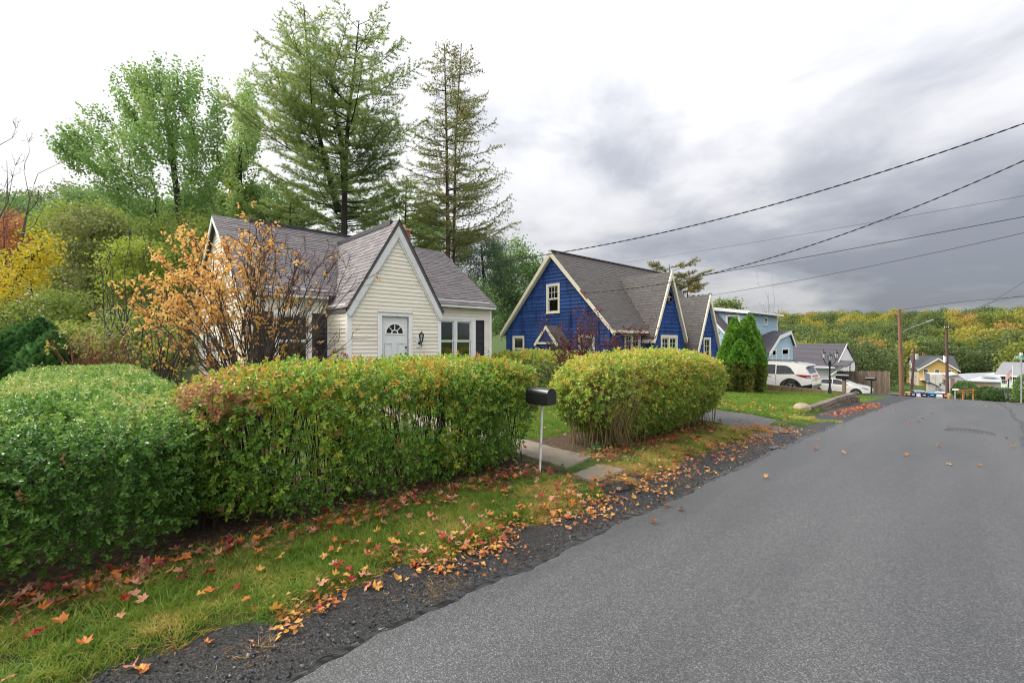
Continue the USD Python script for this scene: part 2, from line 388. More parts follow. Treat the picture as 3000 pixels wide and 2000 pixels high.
def strip(yl, lf, rf, zf, nx, skirt=0.0, wig=None):
    """A sheet between two curves lf(y) and rf(y), with turned-down edges."""
    ys = np.asarray(yl); L, R = lf(ys), rf(ys)
    t = np.linspace(0, 1, nx)
    X = L[:, None] + (R - L)[:, None] * t
    Y = np.broadcast_to(ys[:, None], X.shape)
    Z = zf(X, Y)
    if skirt:
        X = np.concatenate([X[:, :1] - 0.015, X, X[:, -1:] + 0.015], 1); Y = np.broadcast_to(ys[:, None], X.shape)
        Z = np.concatenate([Z[:, :1] - skirt, Z, Z[:, -1:] - skirt], 1)
    n, m = X.shape
    i, j = np.meshgrid(np.arange(n - 1), np.arange(m - 1), indexing='ij')
    q = np.stack([i * m + j, i * m + j + 1, (i + 1) * m + j + 1, (i + 1) * m + j], -1).reshape(-1, 4)
    return np.stack([X, Y, Z], -1).reshape(-1, 3), q
def wiggle(y, a=0.02):
    return a * np.sin(y * 3.1) + a * 0.7 * np.sin(y * 7.7 + 2) + a * 0.5 * np.sin(y * 19.3 + 1) + a * .35 * np.sin(y * 41. + .3)
ry = graded((-40, -4, 1.0), (-4, 12, 0.05), (12, 40, 0.4), (40, 136, 1.5))
road = obj('road', strip(ry, lambda y: road_l(y) + wiggle(y), road_r, lambda X, Y: base_z(X, Y) + 0.004 + 0.035 * (1 - ((X - road_c(Y)) / 2.6) ** 2)
                         - 0.05 * np.exp(-((X - 0.05) / 0.75) ** 2 - ((Y - 10.2) / 0.8) ** 2), 40, 0.05), ROAD, kind='structure',
           label='grey asphalt road running downhill on the right', cat='road', smooth=40)
sy = graded((-20, -4, 1.0), (-4, 8, 0.03), (8, 12, .08), (12, 62, 0.3))
obj('shoulder', strip(sy, lambda y: shoulder_l(y) - 0.12, lambda y: road_l(y) + 0.1, lambda X, Y: base_z(X, Y) - 0.018 + 0.016 * (meshkit.fbm(np.stack([X * 7, Y * 7, X * 0], -1), 5) - .5), 34), OLD,
    kind='structure', label='crumbling black old asphalt strip beside the road', cat='road shoulder')
# the wet, crumbled lip of the newer asphalt
ty = np.arange(-3, 13, 0.035)
tw = 0.025 + 0.06 * meshkit.noise(np.stack([ty * 2.3, ty * 0, ty * 0], -1)) + 0.012 * meshkit.noise(np.stack([ty * 11, ty * 0 + 4, ty * 0], -1))
obj('asphalt_lip', strip(ty, lambda y: road_l(y) + wiggle(y) - tw - 0.012, lambda y: road_l(y) + wiggle(y) - 0.004,
    lambda X, Y: base_z(X, Y) + 0.004 + 0.014 * (meshkit.noise(np.stack([X * 30, Y * 30, X * 0], -1)) - .5), 4, 0.02), TAR, kind='structure', label='wet black broken edge of the road asphalt', cat='road edge')
# centre seam and manhole
cy = graded((3, 45, 0.15))
cw = 0.013 + 0.02 * meshkit.noise(np.stack([cy * 1.7, cy * 0 + 9, cy * 0], -1))
def road_top(X, Y):
    return base_z(X, Y) + 0.004 + 0.035 * (1 - ((X - road_c(Y)) / 2.6) ** 2) - 0.05 * np.exp(-((X - 0.05) / 0.75) ** 2 - ((Y - 10.2) / 0.8) ** 2)
seam = lambda y: road_c(y) + 0.12 + wiggle(y * 0.3, 0.03)
SEAM = mat('seam_tar', (0.035, 0.035, 0.037), 0.4, 0.3)
obj('road_seam', strip(cy, lambda y: seam(y) - cw, lambda y: seam(y) + cw, lambda X, Y: road_top(X, Y) + 0.005, 3), SEAM, parent=road)
mh = gpt(2840, 1277)
m = thing('manhole_cover', 'worn iron manhole cover sunk in the grey road', 'manhole cover', (mh[0], mh[1], float(road_top(mh[0], mh[1]))))
IRON = mat('cast_iron', (0.07, 0.066, 0.066), 0.4, 0.3, metallic=0.4, bump=0.3)
obj('rim', MB().lathe((0, 0, 0), [(0.36, -0.03), (0.36, 0.008), (0.315, 0.008), (0.315, -0.01)], 40), mat('seam_iron', (0.03, 0.03, 0.03), 0.4), m, world=False)
lid = MB().lathe((0, 0, 0), [(0.31, -0.03), (0.31, 0.004), (0.0001, 0.004)], 40)
obj('lid', lid, IRON, m, world=False)
knob = MB()
for i in range(-4, 5):
    for j in range(-4, 5):
        if i * i + j * j < 18:
            knob.box(i * .06 - .015, i * .06 + .015, j * .06 - .015, j * .06 + .015, .0, .0055)
obj('raised_grid', knob, IRON, m, world=False)

# driveway of the blue house: old asphalt leaving the road on the left
_dn, _df = [gpt(*q) for q in ((2099, 1236), (2150, 1252), (2197, 1272))], [gpt(*q) for q in ((2138, 1205), (2190, 1213), (2244, 1223), (2330, 1233), (2425, 1240))]
print('drive', _dn, _df)
DY0 = lambda x: np.interp(x, [-20, -9] + [q[0] for q in _dn] + [-2.2], [_dn[0][1] + 1, _dn[0][1] + .6] + [q[1] for q in _dn] + [_dn[-1][1] - .6])
DY1 = lambda x: np.interp(x, [-20, -9] + [q[0] for q in _df] + [-2.0], [_df[0][1] + 1.6, _df[0][1] + 1.2] + [q[1] for q in _df] + [_df[-1][1]])
def drive_mesh():
    xs = np.linspace(-18, -2.9, 110); t = np.linspace(0, 1, 14)
    Y0 = DY0(xs) + .06 * np.sin(xs * 5) ; Y1 = DY1(xs) + .06 * np.sin(xs * 6 + 1)
    Y = Y0[:, None] + (Y1 - Y0)[:, None] * t; X = xs[:, None] + .10 * np.sin(Y * 9) * sstep(-3.6, -2.8, xs)[:, None] + .06 * np.sin(Y * 23) * sstep(-3.6, -2.8, xs)[:, None]
    bow = np.sin(np.pi * t)
    Z = ground_z(X, Y) * (1 - sstep(-3.6, -2.9, X)) + base_z(X, Y) * sstep(-3.6, -2.9, X) - 0.014 * sstep(-3.4, -2.8, X) + 0.02 * bow * (1 - sstep(-3.6, -2.9, X)) + 0.006
    n, mm = X.shape
    i, j = np.meshgrid(np.arange(n - 1), np.arange(mm - 1), indexing='ij')
    q = np.stack([i * mm + j, (i + 1) * mm + j, (i + 1) * mm + j + 1, i * mm + j + 1], -1).reshape(-1, 4)
    return np.stack([X, Y, Z], -1).reshape(-1, 3), q
obj('driveway', drive_mesh(), asphalt('driveway_asphalt', (0.042, 0.041, 0.04), (0.105, 0.102, 0.099), 0.45, 0.012, 0.8, patch=1.5, grain=70), kind='structure', label='worn asphalt driveway between hedge and lawn', cat='driveway', smooth=True)
# side street mouth on the right, over the crest
sx = np.linspace(0.4, 70, 60)
def side_mesh():
    X, Y = np.meshgrid(sx, np.linspace(30, 40, 20), indexing='ij')
    Z = base_z(X, Y) + 0.05
    n, mm = X.shape
    i, j = np.meshgrid(np.arange(n - 1), np.arange(mm - 1), indexing='ij')
    q = np.stack([i * mm + j, (i + 1) * mm + j, (i + 1) * mm + j + 1, i * mm + j + 1], -1).reshape(-1, 4)
    return np.stack([X, Y, Z], -1).reshape(-1, 3), q
obj('side_street', side_mesh(), ROAD, kind='structure', label='side street joining the road from the right', cat='road', smooth=True)
# cross street at the foot of the hill
def cross_mesh():
    X, Y = np.meshgrid(np.linspace(-120, 60, 90), np.linspace(128, 137, 8), indexing='ij')
    Z = base_z(X, Y) + 0.12
    n, mm = X.shape
    i, j = np.meshgrid(np.arange(n - 1), np.arange(mm - 1), indexing='ij')
    q = np.stack([i * mm + j, (i + 1) * mm + j, (i + 1) * mm + j + 1, i * mm + j + 1], -1).reshape(-1, 4)
    return np.stack([X, Y, Z], -1).reshape(-1, 3), q
obj('cross_street', cross_mesh(), ROAD, kind='structure', label='street crossing at the foot of the hill', cat='road', smooth=True)

# puddles on the old asphalt
WATER = usdkit.material(stage, '/World/Looks/puddle_water', {'p': ('principled_bsdf', {'base_color': (.03, .03, .032), 'roughness': .03, 'specular_ior_level': .6})}, surface='p.BSDF')
def puddle(px, py, a, b, seed, label):
    c = gpt(px, py); th = np.linspace(0, 2 * np.pi, 40)[:-1]
    r = .65 + .7 * meshkit.fbm(np.stack([np.cos(th) * 1.6 + seed, np.sin(th) * 1.6, th * 0], -1), 3)
    P = np.stack([c[0] + a * r * np.cos(th), c[1] + b * r * np.sin(th)], 1); z = float(base_z(c[0], c[1])) - .009
    V = np.vstack([[c[0], c[1], 0], np.c_[P, P[:, 0] * 0]]); V[:, 2] = base_z(V[:, 0], V[:, 1]) - .008
    obj('puddle', (V, np.array([[0, 1 + k, 1 + (k + 1) % len(th)] for k in range(len(th))])), WATER, kind='structure', label=label, cat='puddle')
puddle(2362, 1287, .06, .15, 1, 'small puddle at the road edge by the driveway')
puddle(2270, 1315, .07, .18, 4, 'broken puddle on the old asphalt nearer the rounded hedge')
# ---------------------------------------------------------------- building helpers
def board(frame, z0, z1, a0, a1, b0, b1, proud=0.02, thin=0.004):
    """One lapped board: z0..z1 up the wall, from a0 to a1 along its bottom edge and b0 to b1 along its top edge; thicker at the bottom."""
    o, u, n = (np.array(x, float) for x in frame)
    P = []
    for z, (s, e), d in ((z0, (a0, a1), proud), (z1, (b0, b1), thin)):
        P.append([o + u * s - n * 0.004 + [0, 0, z], o + u * e - n * 0.004 + [0, 0, z], o + u * e + n * d + [0, 0, z], o + u * s + n * d + [0, 0, z]])
    pts = np.array(P[0] + P[1])
    if np.dot(np.cross(u, [0, 0, 1.0]), n) > 0:
        pts = pts[[3, 2, 1, 0, 7, 6, 5, 4]]
    return pts

HEX = np.array([[0, 3, 2], [0, 2, 1], [4, 5, 6], [4, 6, 7], [0, 1, 5], [0, 5, 4], [1, 2, 6], [1, 6, 5], [2, 3, 7], [2, 7, 6], [3, 0, 4], [3, 4, 7]])
def clad(parent, name, frame, mats, z0, z1, step, extent, holes=(), proud=0.02, jit=0.0, joint=None):
    """Cover a wall with lapped boards, each a part of its own. extent(z) -> (s0, s1); holes: (s0, s1, z0, z1)."""
    z, k = z0, 0
    while z < z1 - 0.01:
        zt = min(z + step, z1)
        (a0, a1), (b0, b1) = extent(z), extent(zt)
        if a1 - a0 > 0.04:
            full = [(h[0], h[1], h[2], h[3]) for h in holes if h[2] < zt - 0.004 and h[3] > z + 0.004]
            segs, cur = [], a0
            for h0, h1, q0, q1 in sorted(full):
                if h0 > cur: segs.append((cur, h0, z, zt))
                if q0 > z + .012: segs.append((max(h0, a0), min(h1, a1), z, q0))
                if q1 < zt - .012: segs.append((max(h0, a0), min(h1, a1), q1, zt))
                cur = max(cur, h1)
            if cur < a1: segs.append((cur, a1, z, zt))
            for s, e, za, zb in segs:
                t0 = b0 if s == a0 else s; t1 = b1 if e == a1 else e
                if e - s < 0.02: continue
                t0, t1 = (t0, max(t1, t0 + .005))
                d = proud * (1 + jit * random.uniform(-1, 1))
                dz = jit * .01 * random.uniform(-1, 1) if za == z else 0
                obj(name, (board(frame, za + dz, zb + (0.006 if zb == zt else 0), s, e, t0, t1, d), HEX), random.choice(mats), parent)
        z += step; k += 1

def shingles(parent, mats, o, u, w, n, length, height, keep, exposure=0.14, width=0.3, thick=0.014, limit=300, name='shingle', jit=0.012):
    """Courses of shingles on a roof plane: origin o at the eave, u along it, w up the slope, n outward. keep(point) chooses.
    The ones that show largest are parts, the rest one part."""
    o, u, w, n = (np.array(x, float) for x in (o, u, w, n))
    out = []
    for r in range(int(height / exposure + 0.999)):
        off = random.uniform(0, width)
        s = -off
        while s < length:
            wd = width * random.uniform(0.75, 1.2)
            a, b = max(s, 0.0), min(s + wd - 0.006, length)
            s += wd
            if b - a < 0.03: continue
            t0, t1 = r * exposure + random.uniform(-jit, jit) * 0.5, min((r + 1) * exposure + 0.03, height)
            c = o + u * (a + b) / 2 + w * (t0 + exposure / 2)
            if not keep(c): continue
            h0, h1 = thick * random.uniform(0.8, 1.5), 0.003
            P = [o + u * x + w * t + n * hh for t, hh in ((t0, 0.0), (t0, 0.0)) for x in (a, b)]
            pts = np.array([o + u * a + w * t0, o + u * b + w * t0, o + u * b + w * t1, o + u * a + w * t1,
                            o + u * a + w * t0 + n * h0, o + u * b + w * t0 + n * h0, o + u * b + w * t1 + n * h1, o + u * a + w * t1 + n * h1])
            out.append((np.linalg.norm(c - EYE), pts))
    flip = np.dot(np.cross(u, w), n) < 0
    H = HEX[:, ::-1] if flip else HEX
    out.sort(key=lambda x: x[0])
    for d, pts in out[:limit]:
        obj(name, (pts, H), random.choice(mats), parent)
    rest = out[limit:]
    if rest:
        for k, mt in enumerate(mats):
            b = MB()
            for d, pts in rest[k::len(mats)]:
                b.add(pts, H)
            if b.n: obj('shingle_field', b, mt, parent, kind='stuff')

def window(parent, frame, s0, s1, z0, z1, trim=0.1, grid=None, mats=None, rail=0.5, glass=GLASS, depth=0.05, curtain=None, sash_mat=None):
    """A sash window: outer trim, sashes, panes, each a part; s along the wall. grid = (columns, rows) of the upper sash."""
    o, u, n = (np.array(x, float) for x in frame)
    fr = (o, u, (0, 0, 1.0), n)
    tm = mats or WHITE; sm = sash_mat or WHITE
    b = MB()
    for p in ([(s0 - trim, z1), (s1 + trim, z1), (s1 + trim, z1 + trim), (s0 - trim, z1 + trim)], [(s0 - trim, z0 - trim * .6), (s1 + trim, z0 - trim * .6), (s1 + trim, z0), (s0 - trim, z0)],
              [(s0 - trim, z0), (s0, z0), (s0, z1), (s0 - trim, z1)], [(s1, z0), (s1 + trim, z0), (s1 + trim, z1), (s1, z1)]):
        b.prism(p, fr, -0.06, 0.045)
    b.prism([(s0 - trim - .02, z0 - trim * .6 - .03), (s1 + trim + .02, z0 - trim * .6 - .03), (s1 + trim + .02, z0 - trim * .6), (s0 - trim - .02, z0 - trim * .6)], fr, -0.02, 0.075)
    wf = obj('window_frame', b, tm, parent)
    zm = z0 + (z1 - z0) * rail
    st = 0.045
    for k, (a, c, dd) in enumerate(((z0, zm, 0.0), (zm, z1, 0.022))):
        b = MB()
        for p in ([(s0, a), (s1, a), (s1, a + st), (s0, a + st)], [(s0, c - st), (s1, c - st), (s1, c), (s0, c)], [(s0, a + st), (s0 + st, a + st), (s0 + st, c - st), (s0, c - st)], [(s1 - st, a + st), (s1, a + st), (s1, c - st), (s1 - st, c - st)]):
            b.prism(p, fr, -0.05 + dd, -0.015 + dd)
        sash = obj('sash', b, sm, wf)
        obj('pane', MB().prism([(s0 + st, a + st), (s1 - st, a + st), (s1 - st, c - st), (s0 + st, c - st)], fr, -0.036 + dd, -0.032 + dd), glass, wf)
        if grid and k == 1:
            b = MB()
            for i in range(1, grid[0]):
                x = s0 + st + (s1 - s0 - 2 * st) * i / grid[0]
                b.prism([(x - .01, a + st), (x + .01, a + st), (x + .01, c - st), (x - .01, c - st)], fr, -0.031 + dd, -0.02 + dd)
            for j in range(1, grid[1]):
                y = a + st + (c - a - 2 * st) * j / grid[1]
                b.prism([(s0 + st, y - .01), (s1 - st, y - .01), (s1 - st, y + .01), (s0 + st, y + .01)], fr, -0.0305 + dd, -0.0205 + dd)
            obj('glazing_bars', b, sm, wf)
    # the room behind: a dark recess
    if curtain is not None:
        b = MB()
        N = 24
        xs = np.linspace(s0, s1, N)
        dep = -0.10 + 0.012 * np.sin(np.arange(N) * 2.1)
        V = np.vstack([np.array([o + u * x + n * d + [0, 0, z0] for x, d in zip(xs, dep)]), np.array([o + u * x + n * d + [0, 0, z1] for x, d in zip(xs, dep)])])
        F = np.array([[i, i + 1, N + i + 1, N + i] for i in range(N - 1)])
        obj('curtain', (V, F), curtain, wf)
    return wf

def shutter(parent, frame, s0, s1, z0, z1, mt):
    o, u, n = (np.array(x, float) for x in frame)
    fr = (o, u, (0, 0, 1.0), n)
    b = MB(); st = 0.05
    zm = z0 + (z1 - z0) * 0.47
    for p in ([(s0, z0), (s1, z0), (s1, z0 + st), (s0, z0 + st)], [(s0, z1 - st), (s1, z1 - st), (s1, z1), (s0, z1)], [(s0, zm - st * .6), (s1, zm - st * .6), (s1, zm + st * .6), (s0, zm + st * .6)],
              [(s0, z0 + st), (s0 + st, z0 + st), (s0 + st, zm - st * .6), (s0, zm - st * .6)], [(s1 - st, z0 + st), (s1, z0 + st), (s1, zm - st * .6), (s1 - st, zm - st * .6)],
              [(s0, zm + st * .6), (s0 + st, zm + st * .6), (s0 + st, z1 - st), (s0, z1 - st)], [(s1 - st, zm + st * .6), (s1, zm + st * .6), (s1, z1 - st), (s1 - st, z1 - st)]):
        b.prism(p, fr, 0.022, 0.055)
    sh = obj('shutter', b, mt, parent)
    z = z0 + st + 0.004
    lv = MB()
    while z < z1 - st - 0.02:
        if abs(z + .013 - zm) > st * .6 + .012:
            P = board((o, u, n), z, z + 0.03, s0 + st, s1 - st, s0 + st, s1 - st, 0.046, 0.028)
            lv.add(P, HEX)
        z += 0.036
    obj('louvers', lv, mt, sh)
    obj('back_panel', MB().prism([(s0 + st, z0 + st), (s1 - st, z0 + st), (s1 - st, z1 - st), (s0 + st, z1 - st)], fr, 0.018, 0.024), mt, sh)

# ---------------------------------------------------------------- the cream cottage
def cream_cottage():
    T = thing('cream_cottage', 'cream clapboard cottage with a steep gabled porch and a white front door', 'house', (-14.1, 7.4, 0.0))
    SID = [mat('cream_siding' + s, scl((0.76, 0.705, 0.59), k), 0.5, 0.05, 2.5, dirt=(0.46, 0.42, 0.3), dscale=2.2, dlim=(0.56, 0.95), stretch=(1, 1, 2.5)) for s, k in (('', 1.0), ('_b', 0.96), ('_c', 1.04))]
    SH = [mat('grey_shingle' + s, scl(c, 1.0), 0.75, 0.28, 14.0, bump=0.6, bscale=90, obj_var=0.12, dirt=d, dscale=2.0, dlim=(0.58, 0.85)) for s, c, d in
          (('', (0.135, 0.118, 0.122), (0.1, 0.1, 0.07)), ('_b', (0.105, 0.095, 0.102), (0.1, 0.1, 0.07)), ('_c', (0.165, 0.145, 0.142), (0.13, 0.13, 0.09)))]
    GREY_TRIM = mat('porch_trim', (0.64, 0.64, 0.63), 0.5, 0.06, 4.0, dirt=(0.42, 0.42, 0.36), dscale=3.0, dlim=(0.5, 0.85))
    BLK = mat('shutter_paint', (0.020, 0.020, 0.026), 0.4, 0.2)
    XM, XP, XB, XR = -14.1, -12.6, -21.5, -17.8        # main front wall, porch front, back wall, ridge
    Y0, Y1, P0, P1, PC = 3.0, 11.83, 5.27, 8.38, 6.83  # main ends, porch sides, porch centre
    ZB = 0.02
    hm = lambda x: 5.86 - 0.719 * abs(x - XR)
    hp = lambda y: 5.39 - 1.70 * abs(y - PC)
    ZE, ZPE = hm(XM), hp(P0)
    # core walls behind the boards: a shell with openings left for the windows and the door
    core = mat('wall_core', (0.3, 0.28, 0.22), 0.8)
    def wall_with_holes(frame, poly, holes):
        from shapely.ops import triangulate
        P = Polygon(poly)
        for h in holes: P = P.difference(sbox(h[0], h[2], h[1], h[3]))
        b = MB()
        m = trimesh.creation.extrude_polygon(P, 0.12, engine='earcut')
        V = np.array(m.vertices); o, u, n = (np.array(x, float) for x in frame)
        W = o + V[:, :1] * u + V[:, 1:2] * np.array([0, 0, 1.0]) - (V[:, 2:3] + .004) * n
        obj('wall', (W, np.array(m.faces)), core, T)
    # frames: (origin on the wall plane at z=0, along, outward)
    fm = ((XM, 0, 0), (0, 1, 0), (1, 0, 0)); fp = ((XP, 0, 0), (0, 1, 0), (1, 0, 0))
    fg = ((0, Y0, 0), (1, 0, 0), (0, -1, 0)); fs = ((0, P0, 0), (1, 0, 0), (0, -1, 0)); fr_ = ((0, Y1, 0), (1, 0, 0), (0, 1, 0))
    W1 = (3.83, 4.67, 0.90, 2.42)                       # left window
    W2, W3 = (9.30, 9.99, 0.90, 2.42), (10.12, 10.80, 0.90, 2.42)
    DOOR = (6.30, 7.20, 0.36, 2.42)
    GW = [(-15.8, -15.15, 0.55, 1.75), (-18.7, -18.05, 0.55, 1.75), (-20.4, -19.9, 1.0, 1.9)]
    wall_with_holes(fm, [(Y0, ZB - .5), (P0, ZB - .5), (P0, ZE), (Y0, ZE)], [W1])
    wall_with_holes(fm, [(P1, ZB - .5), (Y1, ZB - .5), (Y1, ZE), (P1, ZE)], [W2, W3])
    wall_with_holes(fp, [(P0, ZB - .5), (P1, ZB - .5), (P1, hp(P1)), (PC, hp(PC) - .03), (P0, hp(P0))], [DOOR])
    wall_with_holes(fg, [(XB, ZB - .5), (XM, ZB - .5), (XM, ZE), (XR, hm(XR) - .03), (XB, hm(XB))], GW)
    wall_with_holes(fs, [(XM, ZB - .5), (XP, ZB - .5), (XP, ZPE), (XM, ZPE)], [])
    obj('wall', MB().box(XM, XP - .13, P1 - .12, P1 - .004, -.4, hp(P1)), core, T)
    obj('wall', MB().box(XB, XM, Y1 - .12, Y1 - .01, -.4, ZE), SID[0], T)
    obj('gable_wall', MB().prism([(XB, ZE), (XM, ZE), (XR, hm(XR) - .04)], ((0, Y1 - .01, 0), (1, 0, 0), (0, 0, 1), (0, -1, 0)), 0, .1), SID[0], T)
    obj('wall', MB().box(XB, XB + .12, Y0, Y1, -.4, ZE), core, T)
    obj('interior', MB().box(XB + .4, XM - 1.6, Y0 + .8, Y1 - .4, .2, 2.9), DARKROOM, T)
    # boards
    S = 0.118; e = 0.005
    cb = 0.10                                           # corner board width
    clad(T, 'clapboard', fm, SID, ZB, ZE - .16, S, lambda z: (Y0 + cb, P0), [(W1[0] - .1, W1[1] + .1, W1[2] - .1, W1[3] + .1)])
    clad(T, 'clapboard', fm, SID, ZB, ZE - .16, S, lambda z: (P1, Y1 - cb), [(W2[0] - .1, W3[1] + .1, W2[2] - .1, W2[3] + .1)])
    def ext_p(z):
        if z < ZPE - .25: return (P0 + cb, P1 - cb)
        h = max((5.39 - 0.38 - z) / 1.70, 0); return (max(PC - h, P0 + cb), min(PC + h, P1 - cb))
    clad(T, 'clapboard', fp, SID, ZB, 5.0, S, ext_p, [(DOOR[0] - .13, DOOR[1] + .13, -.3, DOOR[3] + .13)])
    clad(T, 'clapboard', fs, SID, ZB, ZPE - .14, S, lambda z: (XM + .06, XP - cb))
    def ext_g(z):
        if z < ZE - .1: return (XB + cb, XM - cb)
        h = max((5.86 - .12 - z) / .719, 0); return (max(XR - h, XB + cb), min(XR + h, XM - cb))
    clad(T, 'clapboard', fg, SID, ZB - .2, 5.7, S, ext_g, [(g[0] - .1, g[1] + .1, g[2] - .1, g[3] + .1) for g in GW])
    # corner boards, friezes, fascia
    for nm, bb in (('corner_board', (XM - cb, XM + .028, Y0 - .028, Y0 + cb, ZB - .3, ZE - .0)), ('corner_board', (XP - cb, XP + .028, P0 - .028, P0 + cb, ZB - .3, ZPE - .06)),
                   ('corner_board', (XP - cb, XP + .028, P1 - cb, P1 + .028, ZB - .3, ZPE - .06)), ('corner_board', (XM - cb, XM + .028, Y1 - cb, Y1 + .028, ZB - .3, ZE)),
                   ('corner_board', (XM - .0, XM + .06, P0 - .029, P0 + .0, ZB - .3, ZPE - .06)), ('corner_board', (XB - .02, XB + cb, Y0 - .027, Y0 + .05, ZB - .5, ZE)),
                   ('frieze_board', (XM - .01, XM + .034, Y0 + cb, P0 - .03, ZE - .17, ZE + .02)), ('frieze_board', (XM - .01, XM + .034, P1 + .001, Y1 - cb - .001, ZE - .17, ZE + .02)),
                   ('frieze_board', (XM + .07, XP - cb - .002, P0 - .034, P0 + .01, ZPE - .15, ZPE + .01))):
        obj(nm, MB().box(*bb), WHITE, T)
    # roofs: decks, then shingles
    def deck(y0, y1, x0, x1, keep=None):
        pass
    th = .10
    EX = XM + .18
    roof = obj('roof', MB().prism([(XR, hm(XR)), (XR, hm(XR) - th), (EX, hm(EX) - th), (EX, hm(EX))][::-1], ((0, Y0 - .14, 0), (1, 0, 0), (0, 0, 1), (0, 1, 0)), 0, Y1 - Y0 + .26)
        .prism([(XR, hm(XR)), (XB - .2, hm(XB - .2)), (XB - .2, hm(XB - .2) - th), (XR, hm(XR) - th)], ((0, Y0 - .14, 0), (1, 0, 0), (0, 0, 1), (0, 1, 0)), 0, Y1 - Y0 + .26), SH[1], T)
    PX, PXB = XP + .12, XR + .6
    pe = P0 - .06
    proof = obj('porch_roof', MB().prism([(PC, hp(PC)), (pe, hp(pe)), (pe, hp(pe) - th * 1.5), (PC, hp(PC) - th * 1.9)], ((PXB, 0, 0), (0, 1, 0), (0, 0, 1), (1, 0, 0)), 0, PX - PXB - .03)
        .prism([(PC, hp(PC)), (PC, hp(PC) - th * 1.9), (2 * PC - pe, hp(pe) - th * 1.5), (2 * PC - pe, hp(pe))], ((PXB, 0, 0), (0, 1, 0), (0, 0, 1), (1, 0, 0)), 0, PX - PXB - .03), SH[1], T)
    k = math.hypot(1, .719)
    shingles(T, SH, (EX + .05, Y0 - .18, hm(EX + .05) + .004), (0, 1, 0), (-1 / k, 0, .719 / k), (.719 / k, 0, 1 / k), Y1 - Y0 + .34, (EX + .05 - XR) * k,
             lambda c: hm(c[0]) > hp(c[1]) - .12 or c[1] < P0 - .08 or c[1] > 2 * PC - P0 + .08, limit=150)
    k = math.hypot(1, 1.7)
    shingles(T, SH, (PXB, pe - .02, hp(pe - .02) + .004), (1, 0, 0), (0, 1 / k, 1.7 / k), (0, -1.7 / k, 1 / k), PX - PXB + .01, (PC - pe + .02) * k,
             lambda c: hp(c[1]) > hm(c[0]) - .12 or c[0] > XM - .05, limit=150, exposure=.145)
    shingles(T, SH[:1], (PXB, 2 * PC - pe + .02, hp(pe - .02) + .004), (1, 0, 0), (0, -1 / k, 1.7 / k), (0, 1.7 / k, 1 / k), PX - PXB + .01, (PC - pe + .02) * k,
             lambda c: hp(c[1]) > hm(c[0]) - .12 or c[0] > XM - .05, limit=0, exposure=.145)
    VENT = mat('ridge_vent_black', (0.02, 0.02, 0.022), 0.5)
    obj('ridge_vent', MB().box(XR - .11, XR + .11, Y0 + .9, Y1 - 1.4, hm(XR) - .05, hm(XR) + .045), VENT, T)
    obj('ridge_vent', MB().box(PXB + .1, XP - .3, PC - .10, PC + .10, hp(PC) - .1, hp(PC) + .035), VENT, T)
    # rake boards of the porch gable
    kk = math.hypot(1, 1.7)
    for sgn in (-1, 1):
        y = lambda h: PC + sgn * h
        w = .27 * kk                                      # vertical width of the rake board
        hb = PC - pe
        poly = [(PC, hp(PC) + .0), (y(hb), hp(pe) + .0), (y(hb), hp(pe) - .17), (y(hb - .10), hp(pe) - .17 - .12), (PC, hp(PC) - w)]
        poly = np.array(poly if sgn < 0 else poly[::-1])
        obj('rake_board', MB().prism(poly, ((XP, 0, 0), (0, 1, 0), (0, 0, 1), (1, 0, 0)), .025, .085), GREY_TRIM, T)
        inner = [(PC, hp(PC) - w - .001), (y(hb - .10), hp(pe) - .29), (y(hb - .14), hp(pe) - .29), (PC, hp(PC) - w - .09)]
        obj('rake_moulding', MB().prism(np.array(inner if sgn < 0 else inner[::-1]), ((XP, 0, 0), (0, 1, 0), (0, 0, 1), (1, 0, 0)), .02, .05), WHITE, T)
    for sgn, xe in ((1, EX), (-1, XB - .2)):
        pl = [(XR, hm(XR) - .02), (XR, hm(XR) - .2), (xe, hm(xe) - .2), (xe, hm(xe) - .02)]
        obj('rake_board', MB().prism(np.array(pl[::-1] if sgn > 0 else pl), ((0, Y0, 0), (1, 0, 0), (0, 0, 1), (0, -1, 0)), .141, .175), WHITE, T)
    obj('fascia', MB().box(EX + .001, EX + .03, Y0 - .14, P0 - .06, hm(EX) - .13, hm(EX) - .018), WHITE, T)
    obj('fascia', MB().box(EX + .001, EX + .03, 2 * PC - pe + .0, Y1 + .12, hm(EX) - .13, hm(EX) - .018), WHITE, T)
    # door
    fd = ((XP, 0, 0), (0, 1, 0), (0, 0, 1.0), (1, 0, 0))
    d0, d1, dz0, dz1 = DOOR
    b = MB()
    for p in ([(d0 - .13, dz1), (d1 + .13, dz1), (d1 + .13, dz1 + .12), (d0 - .13, dz1 + .12)], [(d0 - .13, dz0), (d0, dz0), (d0, dz1), (d0 - .13, dz1)], [(d1, dz0), (d1 + .13, dz0), (d1 + .13, dz1), (d1, dz1)]):
        b.prism(p, fd, -.08, .035)
    for p in ([(d0 - .14, dz1 + .12), (d1 + .14, dz1 + .12), (d1 + .14, dz1 + .145), (d0 - .14, dz1 + .145)],): b.prism(p, fd, -.02, .06)
    obj('door_frame', b, WHITE, T)
    DOORP = mat('door_paint', (0.66, 0.67, 0.66), 0.35, 0.03, 3.0)
    cy_, cz_, R = (d0 + d1) / 2, dz1 - .52, .30
    leafp = Polygon([(d0 + .005, dz0), (d1 - .005, dz0), (d1 - .005, dz1 - .005), (d0 + .005, dz1 - .005)])
    fan = Polygon([(cy_ + R * math.cos(a), cz_ + R * 1.0 * math.sin(a)) for a in np.linspace(0, math.pi, 25)])
    leafp = leafp.difference(fan)
    m = trimesh.creation.extrude_polygon(leafp, .045, engine='earcut'); V = np.array(m.vertices)
